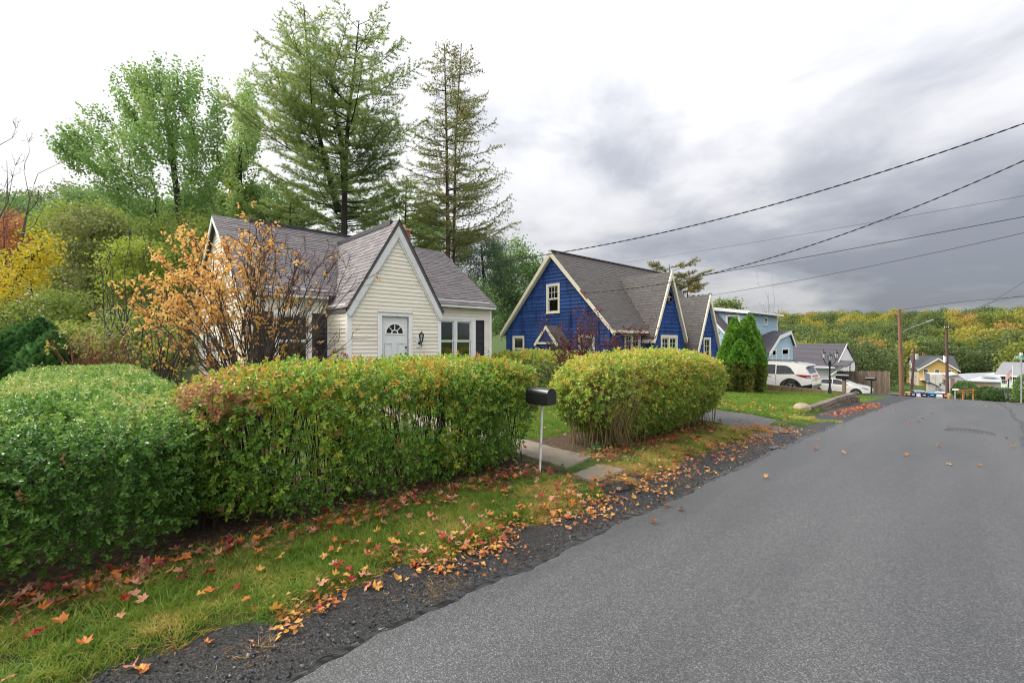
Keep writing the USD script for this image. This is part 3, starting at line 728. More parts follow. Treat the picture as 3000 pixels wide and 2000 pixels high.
    W = np.array(fd[0]) + V[:, :1] * [0, 1, 0] + V[:, 1:2] * [0, 0, 1] + (V[:, 2:3] - .075) * [1.0, 0, 0]
    door = obj('door', (W, np.array(m.faces)), DOORP, T)
    obj('fanlight_pane', MB().prism([(cy_ + R * math.cos(a), cz_ + R * math.sin(a)) for a in np.linspace(0, math.pi, 25)], fd, -.055, -.05), GLASS, door)
    b = MB()
    arc = lambda r0, r1, d: [b.prism([(cy_ + r1 * math.cos(a0), cz_ + r1 * math.sin(a0)), (cy_ + r1 * math.cos(a1), cz_ + r1 * math.sin(a1)), (cy_ + r0 * math.cos(a1), cz_ + r0 * math.sin(a1)), (cy_ + r0 * math.cos(a0), cz_ + r0 * math.sin(a0))], fd, -.05, d)
                              for a0, a1 in zip(np.linspace(0, math.pi, 19)[:-1], np.linspace(0, math.pi, 19)[1:])]
    arc(R - .02, R + .03, -.02); arc(.085, .115, -.025)
    for a in (math.pi / 4, math.pi / 2, 3 * math.pi / 4):
        c, s = math.cos(a), math.sin(a)
        b.prism([(cy_ + .11 * c + .011 * s, cz_ + .11 * s - .011 * c), (cy_ + R * c + .011 * s, cz_ + R * s - .011 * c), (cy_ + R * c - .011 * s, cz_ + R * s + .011 * c), (cy_ + .11 * c - .011 * s, cz_ + .11 * s + .011 * c)], fd, -.049, -.024)
    b.prism([(cy_ - R - .04, cz_ - .035), (cy_ + R + .04, cz_ - .035), (cy_ + R + .04, cz_ + .0), (cy_ - R - .04, cz_ + .0)], fd, -.048, -.018)
    obj('fanlight_frame', b, WHITE, door)
    for a in (-1, 1):
        p0, p1 = cy_ + a * .21 - .13, cy_ + a * .21 + .13
        b = MB()
        b.prism([(p0, .55), (p1, .55), (p1, 1.62), (p0, 1.62)], fd, -.031, -.024)
        for q in ([(p0, .55), (p1, .55), (p1, .58), (p0, .58)], [(p0, 1.59), (p1, 1.59), (p1, 1.62), (p0, 1.62)], [(p0, .58), (p0 + .03, .58), (p0 + .03, 1.59), (p0, 1.59)], [(p1 - .03, .58), (p1, .58), (p1, 1.59), (p1 - .03, 1.59)]):
            b.prism(q, fd, -.03, -.012)
        obj('door_panel', b, DOORP, door)
    def knob(z, r):
        s = trimesh.creation.uv_sphere(r, count=[8, 12]); s.apply_translation([XP - .0, d1 - .075, z])
        return MB().mesh(s).tube([(XP - .035, d1 - .075, z), (XP - .005, d1 - .075, z)], [r * .9, r * .4], 10)
    obj('door_knob', knob(1.28, .034), BLACK, door, smooth=True); obj('deadbolt', knob(1.47, .028), BLACK, door, smooth=True)
    obj('doorstep', MB().box(XP + .0, XP + 1.0, d0 - .4, d1 + .4, -.3, .2), mat('step_concrete', (.3, .29, .27), .8, .2, 5), T)
    # wall lantern right of the door
    lan = obj('lantern_plate', MB().box(XP + .018, XP + .035, 7.47, 7.62, 1.46, 1.82), WHITE, T)
    LB = BLACK
    ly, lz, lx = 7.57, 1.56, XP + .17
    b = MB().tube([(XP + .03, ly, 1.6), (XP + .10, ly, 1.55), (lx, ly, 1.60), (lx, ly, 1.63)], .012, 6).lathe((lx, ly, 1.62), [(.02, 0), (.045, .02), (.05, .03)], 8)
    b.lathe((lx, ly, 1.86), [(.085, 0), (.085, .012), (.06, .05), (.03, .075), (.012, .085), (.012, .115), (.0, .12)], 8)
    for a in range(6):
        c, s = math.cos(a * math.pi / 3), math.sin(a * math.pi / 3)
        b.tube([(lx + .047 * c, ly + .047 * s, 1.65), (lx + .075 * c, ly + .075 * s, 1.86)], .006, 4)
    b.tube([(lx, ly, 1.62), (lx, ly, 1.5), (lx, ly, 1.45)], [.016, .01, .003], 6)
    b.lathe((XP + .04, ly, 1.6), [(.0, -.05), (.04, -.03), (.05, 0), (.04, .03), (0, .05)], 10)
    obj('wall_lantern', b, LB, T)
    obj('lantern_glass', MB().lathe((lx, ly, 1.65), [(.044, 0), (.072, .21)], 6), GLASS, lan)
    # windows, shutters
    win = lambda f, w: window(T, f, w[0], w[1], w[2], w[3], .095)
    window(T, fm, *W1, trim=.1, rail=.5)
    window(T, fm, *W2, trim=.062, rail=.5); window(T, fm, *W3, trim=.062, rail=.5)
    obj('window_trim', MB().box(XM + .0, XM + .055, W2[0] - .18, W3[1] + .16, W2[3] + .064, W2[3] + .15).box(XM, XM + .05, W3[1] + .064, W3[1] + .22, W2[2] - .06, W2[3] + .062), WHITE, T)
    shutter(T, fm, 3.28, 3.70, .86, 2.5, BLK); shutter(T, fm, 4.79, 5.22, .86, 2.5, BLK); shutter(T, fm, 11.03, 11.45, .86, 2.5, BLK)
    for g in GW: window(T, fg, *g, trim=.08)
    # chimney: bricks
    BR = [mat('brick' + s, c, .8, .2, 20, bump=.4) for s, c in (('_red', (.27, .09, .055)), ('_dark', (.2, .07, .045)), ('_pale', (.33, .13, .08)))]
    cx, cyy, ct = -18.6, 10.35, 6.72
    ch = obj('chimney', MB().box(cx - .24, cx + .24, cyy - .24, cyy + .24, 4.6, ct), mat('mortar', (.35, .32, .28), .9), T)
    for r in range(14):
        z = 5.62 + r * .078
        o_ = .11 if r % 2 else 0
        for side in range(3):
            for q in (-.25 + o_ - .22, -.25 + o_, -.25 + o_ + .22, -.25 + o_ + .44):
                a, bb = max(q, -.25), min(q + .21, .25)
                if bb - a < .03: continue
                if side == 0: bx = (cx + .225, cx + .25, cyy + a, cyy + bb)
                elif side == 1: bx = (cx + a, cx + bb, cyy - .25, cyy - .225)
                else: continue
                obj('brick', MB().box(*bx, z, z + .068), random.choice(BR), ch)
    obj('chimney_cap', MB().box(cx - .28, cx + .28, cyy - .28, cyy + .28, ct, ct + .07).lathe((cx, cyy, ct + .07), [(.13, 0), (.12, .2), (.1, .2), (.1, .02)], 12), mat('chimney_clay', (.5, .3, .14), .8), T)
cream_cottage()
# ---------------------------------------------------------------- the blue house
def blue_house():
    T = thing('blue_house', 'deep blue shingled house with cream trim and two pointed front gables', 'house', (-14.5, 23.0, -0.6))
    BLUE = [mat('blue_shake' + s, scl((0.014, 0.055, 0.20), k), 0.6, 0.18, 5.0, spec=.25, dirt=(0.005, 0.016, 0.085), dscale=1.6, dlim=(0.48, 0.7), stretch=(3, 3, .5), bump=.4, bscale=60) for s, k in (('', 1.0), ('_b', .88), ('_c', 1.14))]
    SH = [mat('brown_shingle' + s, c, 0.7, 0.28, 14.0, bump=0.6, bscale=90, obj_var=0.08, dirt=(.16, .15, .12), dscale=7.0, dlim=(0.62, 0.8)) for s, c in (('', (0.098, 0.086, 0.077)), ('_b', (0.09, 0.08, 0.073)), ('_c', (0.106, 0.093, 0.082)))]
    TR = CREAMTRIM
    XF, XB, XR = -12.6, -20.0, -16.27
    YA, YB = 18.0, 29.4
    ZR = 6.49
    hm = lambda x: ZR - 1.08 * abs(x - XR)
    G = [dict(x=-12.0, c=22.5, z=5.33, h=1.58, s=2.07), dict(x=-11.5, c=26.05, z=4.27, h=1.40, s=2.1)]
    for g in G: g['f'] = (lambda g: lambda y: g['z'] - g['s'] * abs(y - g['c']))(g)
    core = mat('blue_wall_core', (.015, .03, .1), .8)
    def wall(frame, poly, holes):
        P = Polygon(poly)
        for h in holes: P = P.difference(sbox(h[0], h[2], h[1], h[3]))
        m = trimesh.creation.extrude_polygon(P, 0.12, engine='earcut')
        V = np.array(m.vertices); o, u, n = (np.array(x, float) for x in frame)
        obj('wall', (o + V[:, :1] * u + V[:, 1:2] * np.array([0, 0, 1.0]) - (V[:, 2:3] + .004) * n, np.array(m.faces)), core, T)
    ZB = -1.0
    fa = ((0, YA, 0), (1, 0, 0), (0, -1, 0)); ff = ((XF, 0, 0), (0, 1, 0), (1, 0, 0))
    W_up = (-16.60, -15.88, 3.24, 4.62); W_l = (-19.3, -18.55, .6, 1.86); W_r = (-14.4, -13.6, .6, 1.86); D = (-16.25, -15.35, -.5, 1.5)
    wall(fa, [(XB, ZB), (XF, ZB), (XF, hm(XF)), (XR, ZR - .04), (XB, hm(XB))], [W_up, W_l, W_r, D])
    def ext(z):
        if z < hm(XF) - .02: return (XB, XF)
        h = max((ZR - .05 - z) / 1.08, 0); return (XR - h, XR + h)
    pad = lambda w, p=.11: (w[0] - p, w[1] + p, w[2] - p, w[3] + p)
    clad(T, 'shake_course', fa, BLUE, ZB, ZR - .1, .19, ext, [pad(w) for w in (W_up, W_l, W_r, D)], proud=.03, jit=.5)
    FW = [(19.28, 19.82, .3, 1.98), (19.92, 20.48, .3, 1.98)]
    wall(ff, [(YA, ZB), (21.2, ZB), (21.2, hm(XF)), (YA, hm(XF))], FW)
    clad(T, 'shake_course', ff, BLUE, ZB, hm(XF) - .05, .19, lambda z: (YA, 21.0), [(19.18, 20.58, .2, 2.08)], proud=.03, jit=.5)
    obj('wall', MB().box(XB, XF, YB - .12, YB, ZB, hm(XF)), core, T)
    obj('gable_wall', MB().prism([(XB, hm(XB)), (XF, hm(XF)), (XR, ZR - .05)], ((0, YB, 0), (1, 0, 0), (0, 0, 1), (0, -1, 0)), 0, .1), core, T)
    obj('wall', MB().box(XB, XB + .1, YA, YB, ZB, hm(XB)), core, T)
    obj('interior', MB().box(XB + .5, XF - 1.0, YA + .7, YB - .5, -.6, 2.1).box(XR - 1.2, XR + 1.2, YA + .9, YB - 1, 2.2, 4.9), mat('dim_room', (.16, .14, .1), .9, .3, 1.0), T)
    # cross gables
    GWIN = [[(21.72, 22.4, .2, 1.83), (22.52, 23.22, .2, 1.83)], [(25.55, 26.3, -.4, 1.78)]]
    for g, wins in zip(G, GWIN):
        fr = ((g['x'], 0, 0), (0, 1, 0), (1, 0, 0)); c, h, f = g['c'], g['h'], g['f']
        oct_ = Polygon([(c + .3 * math.cos(a), 4.02 + .3 * math.sin(a)) for a in np.arange(8) * math.pi / 4 + math.pi / 8]) if g is G[0] else None
        P = Polygon([(c - h, ZB), (c + h, ZB), (c + h, f(c + h)), (c, g['z'] - .03), (c - h, f(c - h))])
        for w in wins: P = P.difference(sbox(w[0], w[2], w[1], w[3]))
        if oct_ is not None: P = P.difference(oct_)
        m = trimesh.creation.extrude_polygon(P, .12, engine='earcut'); V = np.array(m.vertices)
        obj('wall', (np.stack([g['x'] - .004 - V[:, 2], V[:, 0], V[:, 1]], 1), np.array(m.faces)[:, ::-1]), core, T)
        for sg in (-1, 1):
            obj('wall', MB().box(XF - 3, g['x'] - .01, min(c + sg * h, c + sg * (h - .1)), max(c + sg * h, c + sg * (h - .1)), ZB, f(c + h) - .02), BLUE[0], T)
        holes = [(min(w[0] for w in wins) - .1, max(w[1] for w in wins) + .1, wins[0][2] - .1, wins[0][3] + .1)]
        if g is G[0]: holes.append((c - .29, c + .29, 4.02 - .29, 4.02 + .29))
        def ex(z, c=c, h=h, g=g):
            if z < g['f'](c + h) - .1: return (c - h, c + h)
            q = max((g['z'] - .1 - z) / g['s'], 0); return (c - q, c + q)
        clad(T, 'shake_course', fr, BLUE, ZB, g['z'] - .15, .2, ex, holes, proud=.03, jit=.5)
        # roof of the gable
        k = math.hypot(1, g['s']); e = h + .14; xb = XR + (ZR - g['z']) / 1.08 - .1
        ov = .16
        rf = MB()
        for sg in (-1, 1):
            pl = [(c, g['z'] + .02), (c + sg * e, f(c + e) + .02), (c + sg * e, f(c + e) - .16), (c, g['z'] - .22)]
            rf.prism(np.array(pl if sg < 0 else pl[::-1])[::-1], ((xb, 0, 0), (0, 1, 0), (0, 0, 1), (1, 0, 0)), 0, g['x'] + ov - .04 - xb)
        obj('gable_roof', rf, SH[1], T)
        zz = f(c - e - .02) + .03
        shingles(T, SH, (xb, c - e - .02, zz), (1, 0, 0), (0, 1 / k, g['s'] / k), (0, -g['s'] / k, 1 / k), g['x'] + ov - xb, (e + .02) * k,
                 lambda p, f=f, g=g: p[2] > hm(p[0]) - .05 and (g is G[0] or p[2] > G[0]['f'](p[1]) - .05), limit=75, exposure=.17, width=.32)
        shingles(T, SH[:1], (xb, c + e + .02, zz), (1, 0, 0), (0, -1 / k, g['s'] / k), (0, g['s'] / k, 1 / k), g['x'] + ov - xb, (e + .02) * k,
                 lambda p: p[2] > hm(p[0]) - .05, limit=0, exposure=.17, width=.32)
        for sg in (-1, 1):
            pl = [(c, g['z'] + .085), (c + sg * (e + .02), f(c + e) + .05), (c + sg * (e + .02), f(c + e) - .2), (c + sg * (h - .02), f(c + h) - .14), (c, g['z'] - .30)]
            obj('rake_board', MB().prism(np.array(pl if sg < 0 else pl[::-1]), ((g['x'], 0, 0), (0, 1, 0), (0, 0, 1), (1, 0, 0)), ov - .04, ov + .03), TR, T)
            obj('soffit', MB().prism(np.array([(c, g['z'] - .23), (c + sg * e, f(c + e) - .17), (c + sg * e, f(c + e) - .2), (c, g['z'] - .27)][::(1 if sg < 0 else -1)]), ((g['x'], 0, 0), (0, 1, 0), (0, 0, 1), (1, 0, 0)), 0, ov - .05), TR, T)
        obj('eave_board', MB().box(XF - .2, g['x'] + ov - .05, c - e - .03, c - e + .06, f(c + e) - .2, f(c + e) - .02), TR, T)
    CURT = mat('white_curtain', (.62, .66, .68), .8, .05)
    for g, wins in zip(G, GWIN):
        fr = ((g['x'], 0, 0), (0, 1, 0), (1, 0, 0))
        for w in wins: window(T, fr, *w, trim=.1 if len(wins) == 1 else .06, grid=(2, 3), mats=TR, curtain=CURT)
        if len(wins) == 2:
            a, b_, z0, z1 = wins[0][0], wins[1][1], wins[0][2], wins[0][3]
            obj('window_trim', MB().box(g['x'], g['x'] + .05, a - .14, b_ + .14, z1 + .062, z1 + .16).box(g['x'], g['x'] + .048, a - .14, a - .062, z0, z1 + .06).box(g['x'], g['x'] + .048, b_ + .062, b_ + .14, z0, z1 + .06), TR, T)
    for w in FW: window(T, ff, *w, trim=.05, grid=(2, 3), mats=TR, curtain=CURT)
    obj('window_trim', MB().box(XF, XF + .05, 19.16, 20.6, 2.032, 2.1).box(XF, XF + .048, 19.16, 19.228, .2, 2.03).box(XF, XF + .048, 20.532, 20.6, .2, 2.03), TR, T)
    # octagon window
    g = G[0]; a8 = np.arange(8) * math.pi / 4 + math.pi / 8
    o8 = lambda r: [(g['c'] + r * math.cos(a), 4.02 + r * math.sin(a)) for a in a8]
    ring = Polygon(o8(.40)).difference(Polygon(o8(.27)))
    m = trimesh.creation.extrude_polygon(ring, .1, engine='earcut'); V = np.array(m.vertices)
    ow = obj('octagon_window', (np.stack([g['x'] - .04 + V[:, 2], V[:, 0], V[:, 1]], 1), np.array(m.faces)[:, ::-1]), mat('navy_trim', (.008, .014, .05), .4), T)
    fo = ((g['x'], 0, 0), (0, 1, 0), (0, 0, 1), (1, 0, 0))
    obj('pane', MB().prism(o8(.28), fo, -.02, -.014), GLASS, ow)
    obj('glazing_bars', MB().prism([(g['c'] - .012, 3.75), (g['c'] + .012, 3.75), (g['c'] + .012, 4.29), (g['c'] - .012, 4.29)], fo, -.013, .0).prism([(g['c'] - .26, 4.008), (g['c'] + .26, 4.008), (g['c'] + .26, 4.032), (g['c'] - .26, 4.032)], fo, -.0125, .001), TR, ow)
    obj('light_screen', MB().prism(o8(.27), fo, -.2, -.19), CURT, ow)
    # main roof
    EX, EB, th = XF + .3, XB - .3, .12
    rf = MB()
    fr = ((0, YA - .2, 0), (1, 0, 0), (0, 0, 1), (0, 1, 0))
    rf.prism([(XR, ZR), (XR, ZR - th * 1.4), (EX, hm(EX) - th), (EX, hm(EX))][::-1], fr, 0, YB - YA + .4)
    rf.prism([(XR, ZR), (EB, hm(EB)), (EB, hm(EB) - th), (XR, ZR - th * 1.4)], fr, 0, YB - YA + .4)
    obj('roof', rf, SH[1], T)
    k = math.hypot(1, 1.08)
    shingles(T, SH, (EX + .02, YA - .22, hm(EX + .02) + .004), (0, 1, 0), (-1 / k, 0, 1.08 / k), (1.08 / k, 0, 1 / k), YB - YA + .44, (EX + .02 - XR) * k,
             lambda p: all(p[2] > g['f'](p[1]) - .06 or p[0] > g['x'] + .2 for g in G), limit=150, exposure=.165, width=.32)
    obj('ridge_cap', MB().box(XR - .12, XR + .12, YA - .2, YB + .2, ZR - .03, ZR + .03), SH[1], T)
    for sg, xe in ((1, EX), (-1, EB)):
        pl = [(XR, ZR - .0), (XR, ZR - .30), (xe, hm(xe) - .22), (xe, hm(xe) - .0)]
        obj('rake_board', MB().prism(np.array(pl[::-1] if sg > 0 else pl), ((0, YA, 0), (1, 0, 0), (0, 0, 1), (0, -1, 0)), .201, .25), TR, T)
        pl = [(XR, ZR - .18), (XR, ZR - .34), (xe, hm(xe) - .26), (xe, hm(xe) - .13)]
        obj('soffit', MB().prism(np.array(pl[::-1] if sg > 0 else pl), ((0, YA, 0), (1, 0, 0), (0, 0, 1), (0, -1, 0)), .03, .2), TR, T)
    obj('fascia', MB().box(EX + .001, EX + .03, YA - .24, 20.9, hm(EX) - .14, hm(EX) - .02), TR, T)
    # gable windows, hood, door
    window(T, fa, *W_up, trim=.12, grid=(3, 2), mats=TR); window(T, fa, *W_l, trim=.11, mats=TR); window(T, fa, *W_r, trim=.11, mats=TR, curtain=CURT)
    b = MB(); f_ = ((0, YA, 0), (1, 0, 0), (0, 0, 1), (0, -1, 0))
    for p in ([(D[0] - .1, D[3]), (D[1] + .1, D[3]), (D[1] + .1, D[3] + .1), (D[0] - .1, D[3] + .1)], [(D[0] - .1, D[2]), (D[0], D[2]), (D[0], D[3]), (D[0] - .1, D[3])], [(D[1], D[2]), (D[1] + .1, D[2]), (D[1] + .1, D[3]), (D[1], D[3])]): b.prism(p, f_, -.05, .04)
    obj('door_frame', b, TR, T); obj('door', MB().prism([(D[0], D[2]), (D[1], D[2]), (D[1], D[3]), (D[0], D[3])], f_, -.08, -.03), TR, T)
    hx, hz, hw, sl = -15.83, 2.48, .83, 1.14
    hood = MB()
    fh = ((0, YA + .0, 0), (1, 0, 0), (0, 0, 1), (0, -1, 0))
    for sg in (-1, 1):
        pl = [(hx, hz), (hx + sg * hw, hz - sl * hw), (hx + sg * hw, hz - sl * hw - .09), (hx, hz - .12)]
        hood.prism(np.array(pl if sg < 0 else pl[::-1]), fh, -.0, 1.02)
    hd = obj('door_hood', hood, SH[2], T)
    for sg in (-1, 1):
        pl = [(hx, hz - .01), (hx + sg * hw, hz - sl * hw - .01), (hx + sg * hw, hz - sl * hw - .12), (hx + sg * (hw - .12), hz - sl * hw - .1), (hx, hz - .2)]
        obj('hood_rake', MB().prism(np.array(pl if sg < 0 else pl[::-1]), fh, 1.021, 1.06), TR, hd)
    obj('hood_tie', MB().prism([(hx - hw + .1, hz - sl * hw - .02), (hx + hw - .1, hz - sl * hw - .02), (hx + hw - .15, hz - sl * hw + .08), (hx - hw + .15, hz - sl * hw + .08)], fh, 1.0, 1.05), TR, hd)
    obj('hood_gable', MB().prism([(hx - hw + .18, hz - sl * hw + .08), (hx + hw - .18, hz - sl * hw + .08), (hx, hz - .22)], fh, .98, 1.01), BLUE[0], hd)
    for sg in (-1, 1):
        x = hx + sg * (hw - .12)
        obj('bracket', MB().tube([(x, YA - .9, hz - sl * hw - .08), (x, YA - .5, hz - sl * hw - .3), (x, YA - .03, hz - sl * hw - .8)], .03, 4), mat('bracket_blue', (.012, .02, .07), .5), hd)
    PIPE = mat('conduit_navy', (.01, .016, .06), .5)
    for x, z0, z1 in ((-15.02, 1.6, 3.05), (-13.25, 1.4, 2.65)):
        obj('vent_pipe', MB().tube([(x, YA - .07, z0), (x, YA - .07, z1)], .025, 6), PIPE, T)
    a = np.linspace(0, 1, 14)
    cab = np.stack([-14.35 + 1.0 * a ** .8, np.full(14, YA - .08), 4.05 - 2.5 * a ** 1.6], 1)
    obj('service_cable', MB().tube(cab, .016, 5), PIPE, T)
    obj('service_cable', MB().tube(cab + [-.14, 0, -.05], .012, 5), PIPE, T)
    obj('meter_bracket', MB().obox((-13.98, YA - .27, 4.0), (.6, .03, .1), (-1, 0, 1.08)), mat('rusty_brick', (.2, .07, .04), .8, .4, 12), T)
blue_house()
# ---------------------------------------------------------------- plants: leaves, sprigs, instancers
def rot_to(dirs, spin=None, g=None):
    """Rotation matrices whose z axis is dirs (N,3), spun at random about it."""
    d = np.asarray(dirs, float); d = d / (np.linalg.norm(d, axis=1, keepdims=True) + 1e-12)
    ref = np.where(np.abs(d[:, 2:]) < 0.95, [[0, 0, 1.0]], [[1.0, 0, 0]])
    x = np.cross(ref, d); x /= np.linalg.norm(x, axis=1, keepdims=True)
    y = np.cross(d, x)
    a = (g or rng).uniform(0, 2 * np.pi, len(d)) if spin is None else spin
    c, s = np.cos(a)[:, None], np.sin(a)[:, None]
    return np.stack([c * x + s * y, -s * x + c * y, d], 2)

def instancer(name, protos, pos, R, sc, idx, parent='/World', kind='stuff', label=None, cat=None):
    """Many copies of a few small meshes, as one object or part. protos: [(mesh, material)]."""
    from scipy.spatial.transform import Rotation
    path = uname(parent, name)
    pi = UsdGeom.PointInstancer.Define(stage, path)
    pos = np.asarray(pos, float)
    top = '/'.join(parent.split('/')[:3])
    if top in _place: pos = pos - _place[top][0]
    rel = pi.CreatePrototypesRel()
    for k, (m, mt) in enumerate(protos):
        q = obj('shape', m, mt, path, world=False)
        rel.AddTarget(q)
    pi.CreateProtoIndicesAttr(Vt.IntArray.FromNumpy(np.ascontiguousarray(idx, np.int32)))
    pi.CreatePositionsAttr(Vt.Vec3fArray.FromNumpy(np.ascontiguousarray(pos, np.float32)))
    q = Rotation.from_matrix(R).as_quat()
    pi.CreateOrientationsAttr(Vt.QuathArray([Gf.Quath(float(w), float(x), float(y), float(z)) for x, y, z, w in q]))
    sc = np.broadcast_to(np.asarray(sc, float).reshape(len(pos), -1), (len(pos), 3))
    pi.CreateScalesAttr(Vt.Vec3fArray.FromNumpy(np.ascontiguousarray(sc, np.float32)))
    return tag(path, label, cat, None, kind)

def leaf_shape(L, W, fold=0.25, droop=0.15):
    """A pointed oval leaf along +x from the origin, folded at the midrib: 6 points, 4 triangles."""
    v = np.array([[0, 0, 0], [.35 * L, W / 2, fold * W], [.72 * L, W * .36, fold * W * .6 - droop * L * .5], [L, 0, -droop * L], [.72 * L, -W * .36, fold * W * .6 - droop * L * .5], [.35 * L, -W / 2, fold * W]])
    return v, np.array([[0, 3, 1], [1, 3, 2], [0, 5, 3], [5, 4, 3]])

def place_leaves(shape, P, D, N, size):
    """Leaves at points P along directions D with faces turned to N; size (n,) -> one mesh."""
    v0, f0 = shape
    D = D / (np.linalg.norm(D, axis=1, keepdims=True) + 1e-9)
    S = np.cross(N, D); S /= np.linalg.norm(S, axis=1, keepdims=True) + 1e-9
    U = np.cross(D, S)
    V = P[:, None] + size[:, None, None] * (v0[None, :, :1] * D[:, None] + v0[None, :, 1:2] * S[:, None] + v0[None, :, 2:] * U[:, None])
    F = f0[None] + (np.arange(len(P)) * len(v0))[:, None, None]
    return V.reshape(-1, 3), F.reshape(-1, 3)

def rdir(n, g=None):
    d = (g or rng).normal(size=(n, 3)); return d / np.linalg.norm(d, axis=1, keepdims=True)

def sprig(n_pairs, length, L, W, g, twig=True, droop=.1, spread=.9):
    """A twig along +z with pairs of leaves; returns (leaf mesh, twig mesh, list of single leaf meshes)."""
    P, D, N = [], [], []
    for k in range(n_pairs):
        z = length * (0.15 + 0.8 * k / max(n_pairs - 1, 1)); a = k * math.pi / 2 + g.uniform(-.5, .5)
        for s in (0, math.pi):
            up = g.uniform(.2, .9)
            d = np.array([math.cos(a + s) * spread, math.sin(a + s) * spread, up])
            P.append([0, 0, z]); D.append(d); n = np.array([0, 0, 1.0]) + g.normal(size=3) * .35; N.append(n - d * n.dot(d) / d.dot(d))
    for _ in range(2):
        d = np.array([*(g.normal(size=2) * .5), 1.0]); P.append([0, 0, length]); D.append(d); N.append(np.cross(d, g.normal(size=3)))
    P, D, N = map(np.array, (P, D, N))
    size = g.uniform(.7, 1.15, len(P))
    shp = leaf_shape(L, W, .22, droop)
    return place_leaves(shp, P, D, N, size)

# ------------------------------------------------ hedges
BARK = mat('twig_bark', (.045, .03, .022), .85, .35, 12)
TAN = mat('tan_twig', (.2, .15, .06), .8, .35, 9)
MULCH = mat('mulch', (.045, .028, .016), .95, .6, 30, bump=1.0, bscale=45, dirt=(.14, .075, .035), dscale=22, dlim=(.5, .6))

def rounded_block(c, h, p=5.0, sub=5, amp=.06, seed=0, freq=1.6):
    m = trimesh.creation.icosphere(sub)
    v = np.array(m.vertices)
    k = (np.abs(v) ** p).sum(1) ** (-1.0 / p)
    v = v * k[:, None]
    w = c + v * h
    nrm = v / np.maximum(np.abs(v).max(1, keepdims=True), 1e-9)
    w = w + (v / np.linalg.norm(v, axis=1, keepdims=True)) * (amp * 2 * (meshkit.fbm(w * freq, 3, seed) - .5))[:, None]
    return trimesh.Trimesh(w, m.faces, process=False)

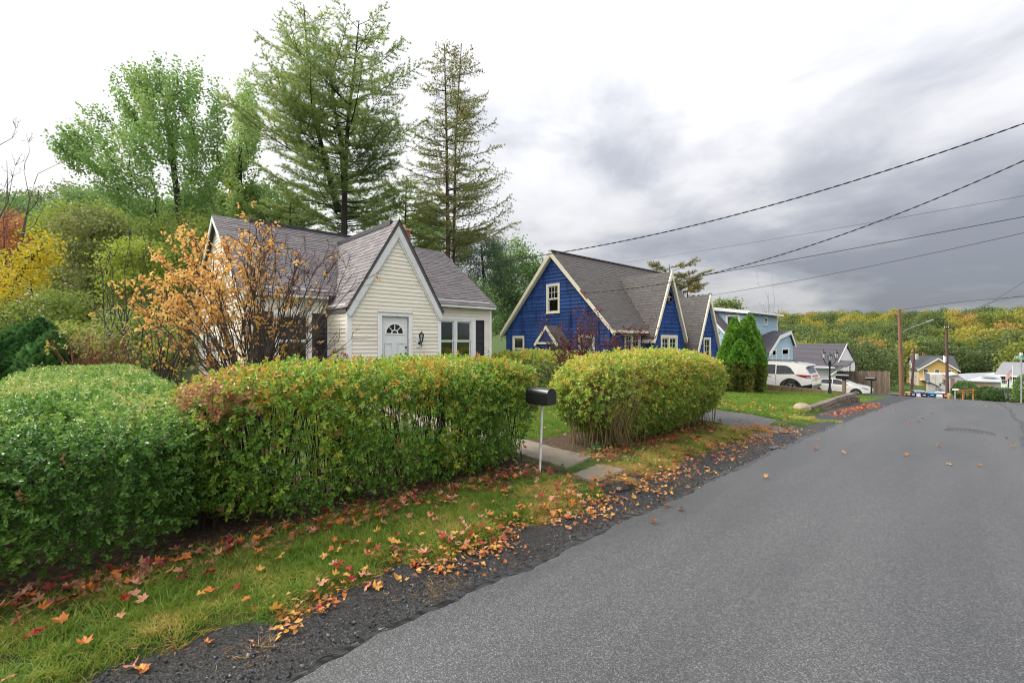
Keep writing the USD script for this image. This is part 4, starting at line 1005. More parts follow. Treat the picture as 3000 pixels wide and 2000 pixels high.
def hedge(name, label, c, h, mats, n, seed, dens=None, dead=None, dead_mat=None, stems=60, stem_mat=None, L=.034, W=.018, p=5.0, singles=0, depth=.10, up=.5, stem_r=.008, taper=0.12):
    """A clipped hedge: sprigs of leaves on a rounded block, stems below. dens(points, normals) -> chance to keep; dead(points) -> chance of a withered sprig."""
    g = np.random.default_rng(seed)
    c, h = np.array(c, float), np.array(h, float)
    T = thing(name, label, 'hedge', (c[0], c[1], float(ground_z(c[0], c[1]))))
    blk = rounded_block(c, h, p, amp=.07, seed=seed)
    tz = 1 - taper * np.clip((c[2] + .1 * h[2] - blk.vertices[:, 2]) / h[2], 0, 1) ** 1.3
    blk.vertices = np.stack([c[0] + (blk.vertices[:, 0] - c[0]) * tz, c[1] + (blk.vertices[:, 1] - c[1]) * (1 - (1 - tz) * .5), blk.vertices[:, 2]], 1)
    area = blk.area_faces; f = g.choice(len(area), n, p=area / area.sum())
    r1, r2 = g.uniform(size=n), g.uniform(size=n); s = np.sqrt(r1)
    tri = blk.vertices[blk.faces[f]]
    P = (1 - s)[:, None] * tri[:, 0] + (s * (1 - r2))[:, None] * tri[:, 1] + (s * r2)[:, None] * tri[:, 2]
    N = blk.face_normals[f]
    P = P - N * (depth * 3.2 * g.uniform(0, 1, n) ** 2.2 + .03)[:, None] + g.normal(size=(n, 3)) * .012
    P += N * (.09 * (g.uniform(size=n) < .06) * g.uniform(0, 1, n))[:, None]
    keep = P[:, 2] > ground_z(P[:, 0], P[:, 1]) + .03
    if dens is not None: keep &= g.uniform(size=n) < dens(P, N)
    P, N = P[keep], N[keep]; n = len(P)
    D = N + np.array([0, 0, up]) + g.normal(size=(n, 3)) * .55
    R = rot_to(D, g=g)
    sc = g.uniform(.75, 1.3, n)
    protos = [sprig(int(g.integers(3, 5)), .085, L, W, g) for _ in range(5)]
    kind = np.zeros(n, int)
    if dead is not None: kind = (g.uniform(size=n) < dead(P)).astype(int)
    ids = g.integers(0, 5, n)
    near = np.argsort(np.linalg.norm(P - EYE, axis=1))[:0]
    if singles:
        q = to_px(P); inside = (q[:, 2] > .3) & (np.abs(q[:, 0] - 1500) < 1500) & (np.abs(q[:, 1] - 1000) < 1000) & (kind == 0) & (N @ np.array([1.0, 0, .3]) > .3)
        cand = np.where(inside)[0]; near = cand[np.argsort(q[cand, 2])[:singles]]
        cnt = 0
        for i in near:                                       # leaves near the eye: each a part of its own
            v, f2 = protos[ids[i]]
            v = P[i] + sc[i] * (v @ R[i].T)
            for k in range(0, len(v), 6):
                if cnt >= 300: break
                obj('leaf', (v[k:k + 6], f2[:4]), mats[0], T); cnt += 1
    rest = np.ones(n, bool); rest[near] = False
    live = rest & (kind == 0)
    instancer('foliage', [(pr, mats[i % len(mats)]) for i, pr in enumerate(protos)], P[live], R[live], sc[live], ids[live], T)
    if dead is not None and (kind == 1).any():
        dd = rest & (kind == 1)
        instancer('withered_leaves', [(pr, dead_mat) for pr in protos], P[dd], R[dd], sc[dd] * .95, ids[dd], T)
    # stems from the ground up into the block
    b = MB(); gz = lambda x, y: float(ground_z(x, y))
    for k in range(stems):
        x, y = c[0] + h[0] * g.uniform(-.55, .55), c[1] + h[1] * g.uniform(-.93, .93)
        for j in range(int(g.integers(3, 7))):
            x0, y0 = x + g.normal() * .05, y + g.normal() * .05
            z1 = c[2] + h[2] * g.uniform(.3, .9)
            x1, y1 = x0 + g.normal() * .13, y0 + g.normal() * .16
            x1 = np.clip(x1, c[0] - h[0] * .85, c[0] + h[0] * .85); y1 = np.clip(y1, c[1] - h[1] * .95, c[1] + h[1] * .95)
            t = np.linspace(0, 1, 5)[:, None]
            pts = np.array([x0, y0, gz(x0, y0) - .03]) * (1 - t) + np.array([x1, y1, z1]) * t
            pts[1:-1] += g.normal(size=(3, 3)) * .02
            b.tube(pts, np.linspace(stem_r, stem_r * .4, 5) * g.uniform(.6, 1.4), 4, cap=False)
    obj('stems', b, stem_mat or BARK, T, kind='stuff')
    return T

G1 = [(0.0, (0.054, 0.128, 0.018)), (.35, (0.108, 0.228, 0.029)), (.6, (0.183, 0.318, 0.040)), (.8, (0.291, 0.393, 0.049)), (.95, (0.409, 0.402, 0.046)), (1.0, (0.485, 0.307, 0.052))]
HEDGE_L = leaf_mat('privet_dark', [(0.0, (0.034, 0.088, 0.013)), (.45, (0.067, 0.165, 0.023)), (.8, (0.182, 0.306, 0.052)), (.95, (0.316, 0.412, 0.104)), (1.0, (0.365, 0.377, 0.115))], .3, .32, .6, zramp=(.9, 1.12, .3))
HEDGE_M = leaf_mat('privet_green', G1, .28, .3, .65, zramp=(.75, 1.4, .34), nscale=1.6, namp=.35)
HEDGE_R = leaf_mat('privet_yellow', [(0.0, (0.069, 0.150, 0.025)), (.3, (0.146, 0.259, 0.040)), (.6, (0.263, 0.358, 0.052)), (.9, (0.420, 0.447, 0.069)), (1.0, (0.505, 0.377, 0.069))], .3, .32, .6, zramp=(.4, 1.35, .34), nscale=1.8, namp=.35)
WITHER = leaf_mat('withered_privet', [(0, (.18, .08, .03)), (.5, (.38, .2, .09)), (1, (.5, .32, .17))], .6, .3)

def d_main(P, N):
    low = np.interp(P[:, 2], [.08, .3, .55, .8], [.3, .6, .88, 1.0])
    holes = meshkit.fbm(P * [2.2, 2.2, 2.0] + 7, 3, 5)
    gap = np.where((holes < .465) & (P[:, 2] < 1.05), .2, 1.0)
    return np.clip(low * gap, 0, 1) * np.where(N[:, 0] < -.6, .5, 1)
def dead_main(P):
    return 0.75 * np.exp(-(((P[:, 1] - .62) / .35) ** 2 + ((P[:, 2] - 1.15) / .22) ** 2)) * (P[:, 0] > -5.3) + .012 + .55 * np.exp(-((P[:, 1] - 4.35) / .12) ** 2) * (P[:, 2] < 1.15) * (P[:, 2] > .5)
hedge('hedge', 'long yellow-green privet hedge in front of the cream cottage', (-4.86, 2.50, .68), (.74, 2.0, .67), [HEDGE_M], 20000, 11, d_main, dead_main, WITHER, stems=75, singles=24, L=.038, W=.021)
def d_left(P, N):
    return np.interp(P[:, 2], [.02, .12, .3], [.6, .95, 1.0]) * np.interp(P[:, 0], [-13, -8, -5], [.8, .9, 1]) * np.where(N[:, 2] < -.6, .2, 1)
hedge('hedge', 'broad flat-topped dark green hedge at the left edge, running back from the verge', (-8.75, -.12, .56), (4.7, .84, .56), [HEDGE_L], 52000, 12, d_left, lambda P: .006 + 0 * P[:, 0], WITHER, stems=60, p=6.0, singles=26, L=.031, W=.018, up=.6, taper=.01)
def d_r(P, N):
    bare = (P[:, 2] < 1.05 + .10 * np.sin(P[:, 0] * 9)) & (P[:, 1] < 6.3 + .3 * (P[:, 0] > -4)) & (P[:, 0] > -4.62 + .1 * np.sin(P[:, 2] * 8))
    low = np.interp(P[:, 2], [.1, .4, .7], [.3, .8, 1.0])
    return np.where(bare, .34 + .4 * (P[:, 2] < .35), low)
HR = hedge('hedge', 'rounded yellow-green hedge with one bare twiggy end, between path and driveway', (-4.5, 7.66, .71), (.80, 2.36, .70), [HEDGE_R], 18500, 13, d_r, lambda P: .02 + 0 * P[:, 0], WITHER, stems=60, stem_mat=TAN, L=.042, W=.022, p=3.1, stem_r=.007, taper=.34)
# the bare end: a fan of tan twigs
b = MB(); g = np.random.default_rng(77)
for k in range(170):
    x0, y0 = -4.12 + g.normal() * .11, 6.02 + abs(g.normal()) * .16
    a = g.normal() * .55; z1 = g.uniform(.5, 1.25)
    x1, y1 = np.clip(x0 - .08 + a * (.3 + .4 * z1), -4.75, -3.68), 5.55 + .5 * g.uniform() + .2 * abs(a)
    t = np.linspace(0, 1, 6)[:, None]
    P0, P1 = np.array([x0, y0, -.05]), np.array([x1, y1, z1])
    pts = P0 * (1 - t) + P1 * t; pts[:, 1] += -.10 * np.sin(np.pi * t[:, 0]) * g.uniform(.2, 1.0); pts[1:] += g.normal(size=(5, 3)) * .018
    b.tube(pts, np.linspace(.008, .002, 6) * g.uniform(.6, 1.2), 4, cap=False)
    for q in range(3):
        i = int(g.integers(2, 6)); d = rdir(1, g)[0] * [1, .6, .7]
        b.tube(np.array([pts[i], pts[i] + d * .08, pts[i] + d * .15 + [0, 0, .03]]), [.003, .002, .0012], 3, cap=False)
obj('bare_twigs', b, TAN, HR, kind='stuff')
hedge('hedge', 'sloping yellow-green hedge between the cream cottage and the blue house', (-11.6, 12.3, .15), (3.4, .75, 1.12), [HEDGE_R], 9000, 14, None, lambda P: .03 + 0 * P[:, 0], WITHER, stems=20, L=.06, W=.032, p=3.0)

# mulch strips under the hedges
def patch(name, x0, x1, y0, y1, mt, label, dz=.012, seed=0, cat='ground'):
    xs, ys = np.arange(x0, x1 + .05, .06), np.arange(y0, y1 + .05, .06)
    X, Y = np.meshgrid(xs, ys, indexing='ij')
    u = np.minimum(np.minimum(X - x0, x1 - X), np.minimum(Y - y0, y1 - Y))
    e = u - .14 * meshkit.fbm(np.stack([X * 3, Y * 3, X * 0 + seed], -1), 3)
    Z = ground_z(X, Y) + dz - np.clip(-e, 0, .1) * .6 - np.where(e < 0, .02, 0)
    n, m = X.shape
    i, j = np.meshgrid(np.arange(n - 1), np.arange(m - 1), indexing='ij')
    q = np.stack([i * m + j, (i + 1) * m + j, (i + 1) * m + j + 1, i * m + j + 1], -1).reshape(-1, 4)
    obj(name, (np.stack([X, Y, Z], -1).reshape(-1, 3), q), mt, kind='structure', label=label, cat=cat, smooth=True)
patch('mulch_bed', -5.9, -3.72, -1.8, 4.45, MULCH, 'dark mulch under the long hedge', seed=1)
patch('mulch_bed', -5.5, -3.5, 5.0, 9.3, MULCH, 'dark mulch under the rounded hedge by the driveway', seed=2)

# ------------------------------------------------ path slabs
def slab(label, corners, mt, th=.06, top=.022, seed=0, cat='paving slab'):
    pts = np.array([gpt(*c)[:2] if len(c) == 2 else c[:2] for c in corners])
    if Polygon(pts).exterior.is_ccw is False: pts = pts[::-1]
    P = Polygon(pts).buffer(-.02).buffer(.02)
    P = Polygon([(x + .012 * math.sin(31 * y + seed), y + .012 * math.sin(27 * x + seed)) for x, y in np.array(P.segmentize(.08).exterior.coords)[:-1]])
    c = P.centroid
    T = thing('path_slab', label, cat, (c.x, c.y, float(ground_z(c.x, c.y))))
    b = MB()
    m = trimesh.creation.extrude_polygon(P.buffer(-.012), th, engine='earcut'); m.apply_translation([0, 0, top - th - .0]); b.mesh(m)
    m2 = trimesh.creation.extrude_polygon(P, th, engine='earcut'); m2.apply_translation([0, 0, top - th - .012]); b.mesh(m2)
    v, f = b.get(); v = v.copy()
    v[:, 2] += np.maximum(ground_z(v[:, 0], v[:, 1]), base_z(v[:, 0], v[:, 1]) - .012)
    obj('slab', (v, f), mt, T)
CONC = mat('exposed_concrete', (.21, .175, .13), .8, .3, 60, bump=.6, bscale=120, dirt=(.12, .10, .08), dscale=2.5)
A, B_ = gpt(1738, 1340), gpt(1657, 1374)
slab('long worn concrete path slab leading to the cream cottage', [(A[0], A[1], 0), (B_[0], B_[1], 0), (-11.4, B_[1] + .25, 0), (-11.4, A[1] + .3, 0)], CONC, seed=1)
slab('square worn concrete slab near the mailbox', [(1675, 1391), (1751, 1361), (1840, 1377), (1734, 1413)], CONC, seed=2, top=.016)
slab('black asphalt slab at the end of the path', [(1746, 1418), (1823, 1386), (1889, 1397), (1846, 1443), (1772, 1443)], OLD, seed=3, top=.02)
# ------------------------------------------------ grass
GRASS = leaf_mat('grass_blades', [(0, (0.068, 0.128, 0.014)), (.3, (0.117, 0.212, 0.024)), (.5, (0.185, 0.268, 0.036)), (.68, (0.321, 0.312, 0.060)), (.85, (0.519, 0.379, 0.120)), (1.0, (0.618, 0.402, 0.168))], .5, .35, .3, nscale=1.9, namp=.6)
LAWN = leaf_mat('lawn_blades', [(0, (0.069, 0.125, 0.015)), (.5, (0.127, 0.213, 0.024)), (.9, (0.196, 0.270, 0.038)), (1.0, (0.230, 0.241, 0.054))], .5, .35, .3, nscale=.8, namp=.5)
STRAW = leaf_mat('straw_blades', [(0, (.28, .17, .05)), (.5, (.42, .26, .09)), (1.0, (.55, .38, .17))], .6, .35, .25, nscale=3)
def tuft(g, n, h, r, w, lean=.5):
    V, F = [], []
    for k in range(n):
        a, rr = g.uniform(0, 2 * np.pi), r * math.sqrt(g.uniform())
        b0 = np.array([rr * math.cos(a), rr * math.sin(a), -.012])
        d = np.array([g.normal() * lean, g.normal() * lean, 1.0]); hh = h * g.uniform(.5, 1.25)
        side = np.cross(d, rdir(1, g)[0]); side /= np.linalg.norm(side)
        m = b0 + d * hh * .55; t = b0 + d * hh * .95 + np.array([d[0], d[1], -.25]) * hh * .35
        o = len(V) * 1
        V += [b0 - side * w, b0 + side * w, m + side * w * .8, m - side * w * .8, t]
        F += [[o, o + 1, o + 2], [o, o + 2, o + 3], [o + 3, o + 2, o + 4]]
    return np.array(V), np.array(F)
def grass(name, label, pts, mt, seed, h=.06, n=12, r=.03, w=.0022, lean=.5, dz=0.0, sc=(.7, 1.3)):
    g = np.random.default_rng(seed)
    protos = [(tuft(g, n, h, r, w, lean), mt) for _ in range(4)]
    X, Y = pts[:, 0], pts[:, 1]
    pos = np.stack([X, Y, ground_z(X, Y) + dz], 1)
    R = rot_to(np.tile([0, 0, 1.0], (len(X), 1)) + g.normal(size=(len(X), 3)) * .08, g=g)
    instancer(name, protos, pos, R, g.uniform(*sc, len(X)), g.integers(0, 4, len(X)), label=label, cat='grass')
def scatter(n, x0, x1, y0, y1, keep, g):
    P = np.stack([g.uniform(x0, x1, n), g.uniform(y0, y1, n)], 1)
    return P[g.uniform(size=n) < keep(P[:, 0], P[:, 1])]
g = np.random.default_rng(21)
def verge_keep(X, Y):
    e = shoulder_l(Y) - X
    k = sstep(.0, .18, e) * sstep(-4.35, -3.85, X)
    path = (Y > 4.1) & (Y < 5.05) & (X < -2.2)
    drv = (Y > DY0(X) - .05)
    bald = meshkit.fbm(np.stack([X * 2.5, Y * 2.5, X * 0], -1), 3, 3)
    strawy = sstep(4.5, 7, Y)
    return k * (~path) * (~drv) * np.where(bald < .33, .35, 1) * (1 - .75 * strawy * sstep(-3.2, -2.7, X))
near = scatter(19000, -4.4, -2.3, -1.6, 3.2, verge_keep, g)
grass('verge_grass', 'green grass on the verge in front of the long hedge', near, GRASS, 1, h=.052, n=11, w=.0019, lean=.55)
near2 = scatter(9500, -4.4, -2.2, 3.2, 9.8, verge_keep, g)
grass('verge_grass', 'yellowing grass on the verge beyond the mailbox', near2, GRASS, 2, h=.05, n=11, w=.0024, lean=.6)
longp = scatter(1600, -4.2, -3.35, -1.6, 3.6, lambda X, Y: np.clip(meshkit.fbm(np.stack([X * 2, Y * 2, X * 0 + 5], -1), 2) * 2 - .5, 0, 1), g)
grass('long_grass', 'longer grass blades along the mulch edge', longp, LAWN, 3, h=.11, n=9, w=.0022, lean=.45)
def straw_keep(X, Y):
    e = shoulder_l(Y) - X
    k = np.exp(-((e - .04) / np.interp(Y, [0, 2, 4], [.09, .14, .3])) ** 2) * .85
    bl = meshkit.fbm(np.stack([X * 2.2, Y * 2.2, X * 0 + 2], -1), 3, 9)
    far = sstep(2.0, 4.0, Y) * sstep(.46, .55, bl) * (e > -.85) * (X < road_l(Y) - .03) * (X > -3.6)
    drv = (Y > DY0(X)) & (Y < DY1(X))
    return np.clip(np.maximum(k * (.35 + .65 * (bl > .48)), far) * np.where(drv, .45 * (bl > .55), 1), 0, 1)
st = scatter(26000, -3.9, -2.05, -1.5, 11.2, straw_keep, g)
edge = scatter(1500, -2.33, -2.15, 6.2, 11.4, lambda X, Y: np.exp(-((X - road_l(Y) + .04) / .035) ** 2), g)
grass('dry_grass', 'straw-coloured dry grass along the broken asphalt edge', np.vstack([st, edge]), STRAW, 4, h=.035, n=9, w=.0022, lean=1.0)
tf = []
for (px, py, k) in ((1290, 1735, 34), (1265, 1770, 16), (1300, 1690, 12), (760, 1915, 40), (825, 1890, 16), (1345, 1730, 22), (1150, 1760, 10), (1480, 1660, 12), (1530, 1665, 10), (1880, 1520, 30), (1860, 1515, 16), (640, 1925, 12)):
    p = gpt(px, py)
    tf.append(np.stack([p[0] + g.normal(size=k) * .035, p[1] + g.normal(size=k) * .045], 1))
grass('dry_tuft', 'small dry grass tufts growing through the old asphalt', np.vstack(tf), STRAW, 5, h=.05, n=7, w=.0018, lean=1.1)
def lawn_keep(X, Y):
    path = (Y > 4.05) & (Y < 5.3)
    hedge2 = (X > -5.2) & (X < -3.8) & (Y > 5.2) & (Y < 9.9)
    h1 = (X > -5.7) & (Y < 4.4)
    drv = (Y > DY0(X) - .04)
    return (~path) * (~hedge2) * (~h1) * (~drv) * 1.0 * np.interp(X, [-12.5, -9, -6], [.7, .85, 1])
p1 = scatter(16000, -12.4, -3.9, 2.5, 10.0, lawn_keep, g)
grass('lawn', 'green lawn in front of the cream cottage', p1, LAWN, 6, h=.075, n=10, r=.05, w=.0035)
def lawn2_keep(X, Y):
    ok = (Y > DY1(X) + .03) & (X < wall_x(Y) - .1)
    return ok * np.interp(Y, [11, 16, 24], [1, .8, .6])
_wa, _wb = gpt(2386, 1211), gpt(2525, 1183)
def wall_x(Y): return _wa[0] + (_wb[0] - _wa[0]) * (Y - _wa[1]) / (_wb[1] - _wa[1])
p2 = scatter(20000, -12, -2.4, 10.7, 24.5, lawn2_keep, g)
grass('lawn', 'bright green lawn in front of the blue house', p2, LAWN, 7, h=.09, n=10, r=.07, w=.006)
def corner_keep(X, Y):
    return ((Y < DY1(X) + .75) & (Y > DY1(X) + .02) & (X > wall_x(Y) - .3)) * 1.0
p3 = scatter(2500, -4, -2.4, 10.6, 12.6, corner_keep, g)
grass('dry_grass', 'patchy grass at the corner of the driveway', p3, GRASS, 8, h=.06, n=9, r=.04, w=.004)

# ------------------------------------------------ fallen leaves
def maple(size, curl, g):
    out = []
    for a, r in ((0, 1), (7, .78), (13, .80), (17, .64), (24, .50), (31, .62), (38, .82), (43, .74), (50, .94), (58, .70), (66, .68), (74, .48), (84, .46), (94, .54), (104, .66), (112, .54), (128, .46), (150, .40), (172, .16)):
        out.append((a, r))
    pts = [(math.radians(a), r * g.uniform(.93, 1.07)) for a, r in out] + [(math.radians(-a), r * g.uniform(.93, 1.07)) for a, r in out[:0:-1]]
    V = [[0, 0, 0]]
    for a, r in pts:
        x, y = r * math.sin(a) * .62, r * math.cos(a) * .62 - .05
        V.append([x, y, curl[0] * x * x + curl[1] * y * y + curl[2] * x * y + .06 * math.sin(6 * a)])
    V = np.array(V) * size
    n = len(pts)
    return V, np.array([[0, 1 + (k + 1) % n, 1 + k] for k in range(n)])
LC = {'orange': (.50, .15, .025), 'salmon': (.50, .24, .14), 'red': (.33, .035, .018), 'golden': (.56, .30, .06), 'brown': (.24, .11, .05), 'crimson': (.22, .03, .025)}
LM = {k: leaf_mat('fallen_' + k, [(0, scl(c, .7)), (.5, c), (1, scl(c, 1.25))], .42, .25, .45, nscale=25, namp=.6) for k, c in LC.items()}
DIAMOND_ = lambda L, W: (np.array([[0, 0, 0], [.45 * L, W / 2, .12 * W], [L, 0, -.1 * L], [.45 * L, -W / 2, .12 * W]]), np.array([[0, 2, 1], [0, 3, 2]]))
def leaf_field():
    g = np.random.default_rng(33)
    P = []
    def add(n, fx, fy, kinds, s=(.07, .125)):
        for _ in range(n):
            x, y = fx(), fy(); x = x() if callable(x) else x
            P.append((x, y, g.choice(kinds), g.uniform(*s)))
    warm = ['orange', 'salmon', 'salmon', 'red', 'golden']; dull = ['brown', 'salmon', 'crimson', 'brown', 'orange']
    for _ in range(300):                                     # under the edge of the hedge
        y = g.uniform(-1.6, 4.3); P.append((-3.97 + g.normal() * .14, y, g.choice(dull), g.uniform(.07, .12)))
    for _ in range(125):                                     # over the verge
        y = g.uniform(-1.4, 4.2); P.append((g.uniform(-3.85, float(shoulder_l(y)) + .1), y, g.choice(warm), g.uniform(.06, .11)))
    for _ in range(120):                                     # drift along the asphalt from the middle of the hedge
        y = g.uniform(1.2, 4.6); P.append((float(shoulder_l(y)) - .12 + g.normal() * .16, y, g.choice(warm + ['golden']), g.uniform(.06, .105)))
    for _ in range(150):
        y = g.uniform(4.9, 9.6); P.append((g.uniform(-4.0, -2.7) + .2 * g.normal(), y, g.choice(warm + dull), g.uniform(.06, .10)))
    for _ in range(60):
        y = g.uniform(5.0, 8.8); P.append((-3.75 + g.normal() * .12, y, g.choice(['crimson', 'red', 'brown']), g.uniform(.07, .11)))
    for _ in range(70): P.append((g.uniform(-11, -4.5), g.uniform(2.5, 9.5), g.choice(warm), g.uniform(.07, .11)))
    for _ in range(170):                                     # lawn of the blue house
        x = g.uniform(-8, -2.9); P.append((x, float(DY1(x)) + abs(g.normal()) * 1.2 + .05, g.choice(warm + ['golden']), g.uniform(.07, .12)))
    for _ in range(360):                                     # heap below the retaining wall
        t = g.uniform(0, 1) ** .8; w = _wa * (1 - t) + _wb * t
        P.append((w[0] + .12 + abs(g.normal()) * .22 + .1, w[1] - .25 + g.normal() * .2 + .2, g.choice(['red', 'orange', 'crimson', 'orange', 'salmon']), g.uniform(.05, .09)))
    for px, py in ((2241, 1414), (2389, 1326), (1955, 1500), (2390, 1329), (1915, 1549), (1996, 1512), (2472, 1343), (2652, 1350), (2780, 1380), (2870, 1382), (2945, 1299), (2560, 1195), (2700, 1235), (2655, 1190), (2735, 1205)):
        p = gpt(px, py); P.append((p[0], p[1], g.choice(['orange', 'golden', 'brown']), .09))
    for _ in range(60):
        y = g.uniform(9, 40); P.append((g.uniform(float(road_l(y)), float(road_r(y))), y, g.choice(['brown', 'orange', 'golden', 'red']), .09))
    arr = np.array([[p[0], p[1]] for p in P]); S = np.array([p[3] for p in P]) * .86; K = [p[2] for p in P]
    Z = ground_z(arr[:, 0], arr[:, 1]); onr = (arr[:, 0] > road_l(arr[:, 1])) & (arr[:, 0] < road_r(arr[:, 1]))
    ond = (arr[:, 1] > DY0(arr[:, 0])) & (arr[:, 1] < DY1(arr[:, 0])) & (arr[:, 0] < -2.3)
    Z = np.where(onr, road_top(arr[:, 0], arr[:, 1]) + .012, Z + np.where(arr[:, 0] > shoulder_l(arr[:, 1]), .035, .045)); Z = np.where(ond, Z + .01, Z)
    q = to_px(np.stack([arr[:, 0], arr[:, 1], Z], 1))
    vis = (q[:, 2] > .3) & (q[:, 0] > 0) & (q[:, 0] < 3000) & (q[:, 1] < 2000)
    big = np.where(vis, S / np.maximum(q[:, 2], .1), 0)
    order = np.argsort(-big)
    where = lambda x, y: ('on the road' if road_l(y) < x < road_r(y) else 'under the edge of the long hedge' if x < -3.75 and y < 4.5 else 'on the grass verge by the long hedge' if y < 4.5 and x < shoulder_l(y) else
                          'on the old asphalt strip' if y < 4.5 else 'near the rounded hedge' if y < 9.5 else 'near the driveway and retaining wall')
    W = {k: MB() for k in LC}
    for rank, i in enumerate(order):
        v, f = maple(S[i], (g.uniform(-.6, 1.9), g.uniform(-.6, 1.5), g.uniform(-1., 1.)), g)
        tilt = g.normal(size=3) * [.38, .38, 0] + [0, 0, 1]
        R = rot_to(tilt[None], g=g)[0]
        x, y = arr[i]
        v = v @ R.T + [x, y, Z[i] + .012]
        if rank < 300:
            sz = 'large' if S[i] > .1 else 'small' if S[i] < .08 else 'middling'; w_ = where(x, y)
            sp_ = 'left of' if q[i, 0] < 560 else 'below' if q[i, 0] < 1150 else 'right below'
            if 'verge' in w_ or 'under' in w_ or 'strip' in w_: w_ += ', ' + {'left of': 'near the broad hedge', 'below': 'halfway along', 'right below': 'near the mailbox'}[sp_]
            obj('fallen_leaf', (v, f), LM[K[i]], label=f'{sz} {K[i]} leaf {w_}', cat='leaf', group=f'{sz} {K[i]} maple leaves {w_}')
        else:
            W[K[i]].add(v, f)
    for _ in range(1500):                                    # crumbled leaves and chips in the mulch
        y = g.uniform(-1.7, 9.2); x = -3.98 + g.normal() * .13 - (.2 if y < 4.4 else 0) * g.uniform()
        if 4.3 < y < 5.1: continue
        k = g.choice(['brown', 'brown', 'salmon', 'crimson', 'orange']); v, f = DIAMOND_(.05, .03)
        R = rot_to((g.normal(size=3) * .4 + [0, 0, 1])[None], g=g)[0]; W[k].add(v * g.uniform(.5, 1.6) @ R.T + [x, y, float(ground_z(x, y)) + .03], f)
    for _ in range(2600):                                    # crumbs drifted along the asphalt edge
        y = g.uniform(.6, 10.5); x = float(shoulder_l(y)) + g.normal() * np.interp(y, [0, 4, 8], [.07, .2, .3])
        if x > road_l(y) - .02 or meshkit.noise(np.array([x * 3, y * 3, 1.])) < .38: continue
        k = g.choice(['brown', 'golden', 'salmon', 'orange', 'orange', 'golden']); v, f = DIAMOND_(.045, .03)
        R = rot_to((g.normal(size=3) * .4 + [0, 0, 1])[None], g=g)[0]; W[k].add(v * g.uniform(.4, 1.3) @ R.T + [x, y, max(float(ground_z(x, y)), float(base_z(x, y)) - .012) + .02], f)
    lit = thing('leaf_litter', 'scattered smaller fallen leaves on verge, lawns and road', 'leaf litter', kind='stuff')
    for k, b in W.items():
        if b.n: obj(k + '_leaves', b, LM[k], lit, kind='stuff')
leaf_field()

# loose stones and crumbs of asphalt on the old shoulder
def grit():
    g = np.random.default_rng(44); n = 5200
    Y = g.uniform(-1.2, 9.5, n); t = g.uniform(0, 1, n) ** .8
    X = shoulder_l(Y) - .02 + t * (road_l(Y) - shoulder_l(Y) - .03)
    pr = []
    for k, c in enumerate(((.03, .03, .031), (.12, .115, .108), (.25, .23, .2))):
        m = trimesh.creation.icosphere(1); v = np.array(m.vertices) * (1 + .5 * (meshkit.noise(np.array(m.vertices) * 2 + k) - .5))[:, None] * [1, .8, .6]
        pr.append(((v, m.faces), mat('grit_%d' % k, c, .7, .2)))
    instancer('gravel', pr, np.stack([X, Y, base_z(X, Y) - .012], 1), rot_to(rdir(n, g), g=g), .003 + .008 * g.uniform(0, 1, n) ** 3, g.choice(3, n, p=[.72, .22, .06]), label='loose grit and crumbs of asphalt on the road shoulder', cat='gravel')
grit()
# ---------------------------------------------------------------- street things near and middle distance
def place(px, py, d=None):
    return gpt(px, py)
# mailboxes
def mailbox_shell(L, W, H):
    """A half-round box along x (door at +x), bottom at z=0."""
    a = np.linspace(0, math.pi, 13); r = W / 2
    prof = [(-r, 0), (r, 0)] + [(r * math.cos(t), H - r + r * math.sin(t)) for t in a]
    return prof
def mailbox(label, base, top, axis, L, W, H, body, post_r, post_mat, square=False, flag=None, group=None, door_first=True, extra=0.0):
    """base, top: points of the post; axis: horizontal unit vector towards the door."""
    T = thing('mailbox', label, 'mailbox', tuple(base), group=group)
    ax = np.array([axis[0], axis[1], 0.0]); ax /= np.linalg.norm(ax); sd = np.array([-ax[1], ax[0], 0])
    c = np.array(top, float)
    fr = (c, sd, (0, 0, 1), ax)
    prof = mailbox_shell(L, W, H)
    obj('box', MB().prism(prof, fr, -L * .58, L * .40), body, T, smooth=35)
    big = [(x * 1.05, z * 1.03 - .004) for x, z in prof]
    dr = obj('door', MB().prism(big, fr, L * .401, L * .43), body, T, smooth=35)
    obj('door_pull', MB().prism([(-.015, H * .86), (.015, H * .86), (.015, H * .99), (-.015, H * .99)], fr, L * .43, L * .45), body, dr)
    obj('floor_plate', MB().prism([(-W * .52, -.012), (W * .52, -.012), (W * .52, 0), (-W * .52, 0)], fr, -L * .5, L * .36), body, T)
    if square:
        b = MB().obox((np.array(base) + c) / 2 + [0, 0, -.02], (post_r * 2, post_r * 2, c[2] - base[2] + .04), ax)
    else:
        t = np.linspace(0, 1, 6)[:, None]; b = MB().tube(np.array(base) * (1 - t) + (c - [0, 0, .0]) * t + [0, 0, -.02], post_r, 8)
    obj('post', b, post_mat, T)
    if flag is not None:
        p = c + sd * (W / 2 + .008) * flag[1] + [0, 0, H * .55]
        obj('flag', MB().obox(p + ax * .06, (.12, .006, .02), ax).obox(p + [0, 0, .05], (.03, .006, .12), ax), flag[0], T)
    return T
RAILWHITE = mat('white_pipe', (.62, .6, .58), .5, .1, 8, dirt=(.35, .3, .25), dscale=14)
BOXBLK = mat('mailbox_black', (.012, .013, .013), .28, .3, 5, spec=.6, bump=.15, bscale=50)
mb0 = gpt(1581, 1386); mt0 = atY(1589, 1181, mb0[1] + .02)
mailbox('dark green-black mailbox on a leaning white pipe between the two hedges', mb0, mt0, (1, .0), .36, .165, .195, BOXBLK, .015, RAILWHITE)
WOODP = mat('weathered_post', (.22, .15, .09), .85, .3, 6, stretch=(4, 4, .5), bump=.5, bscale=20)
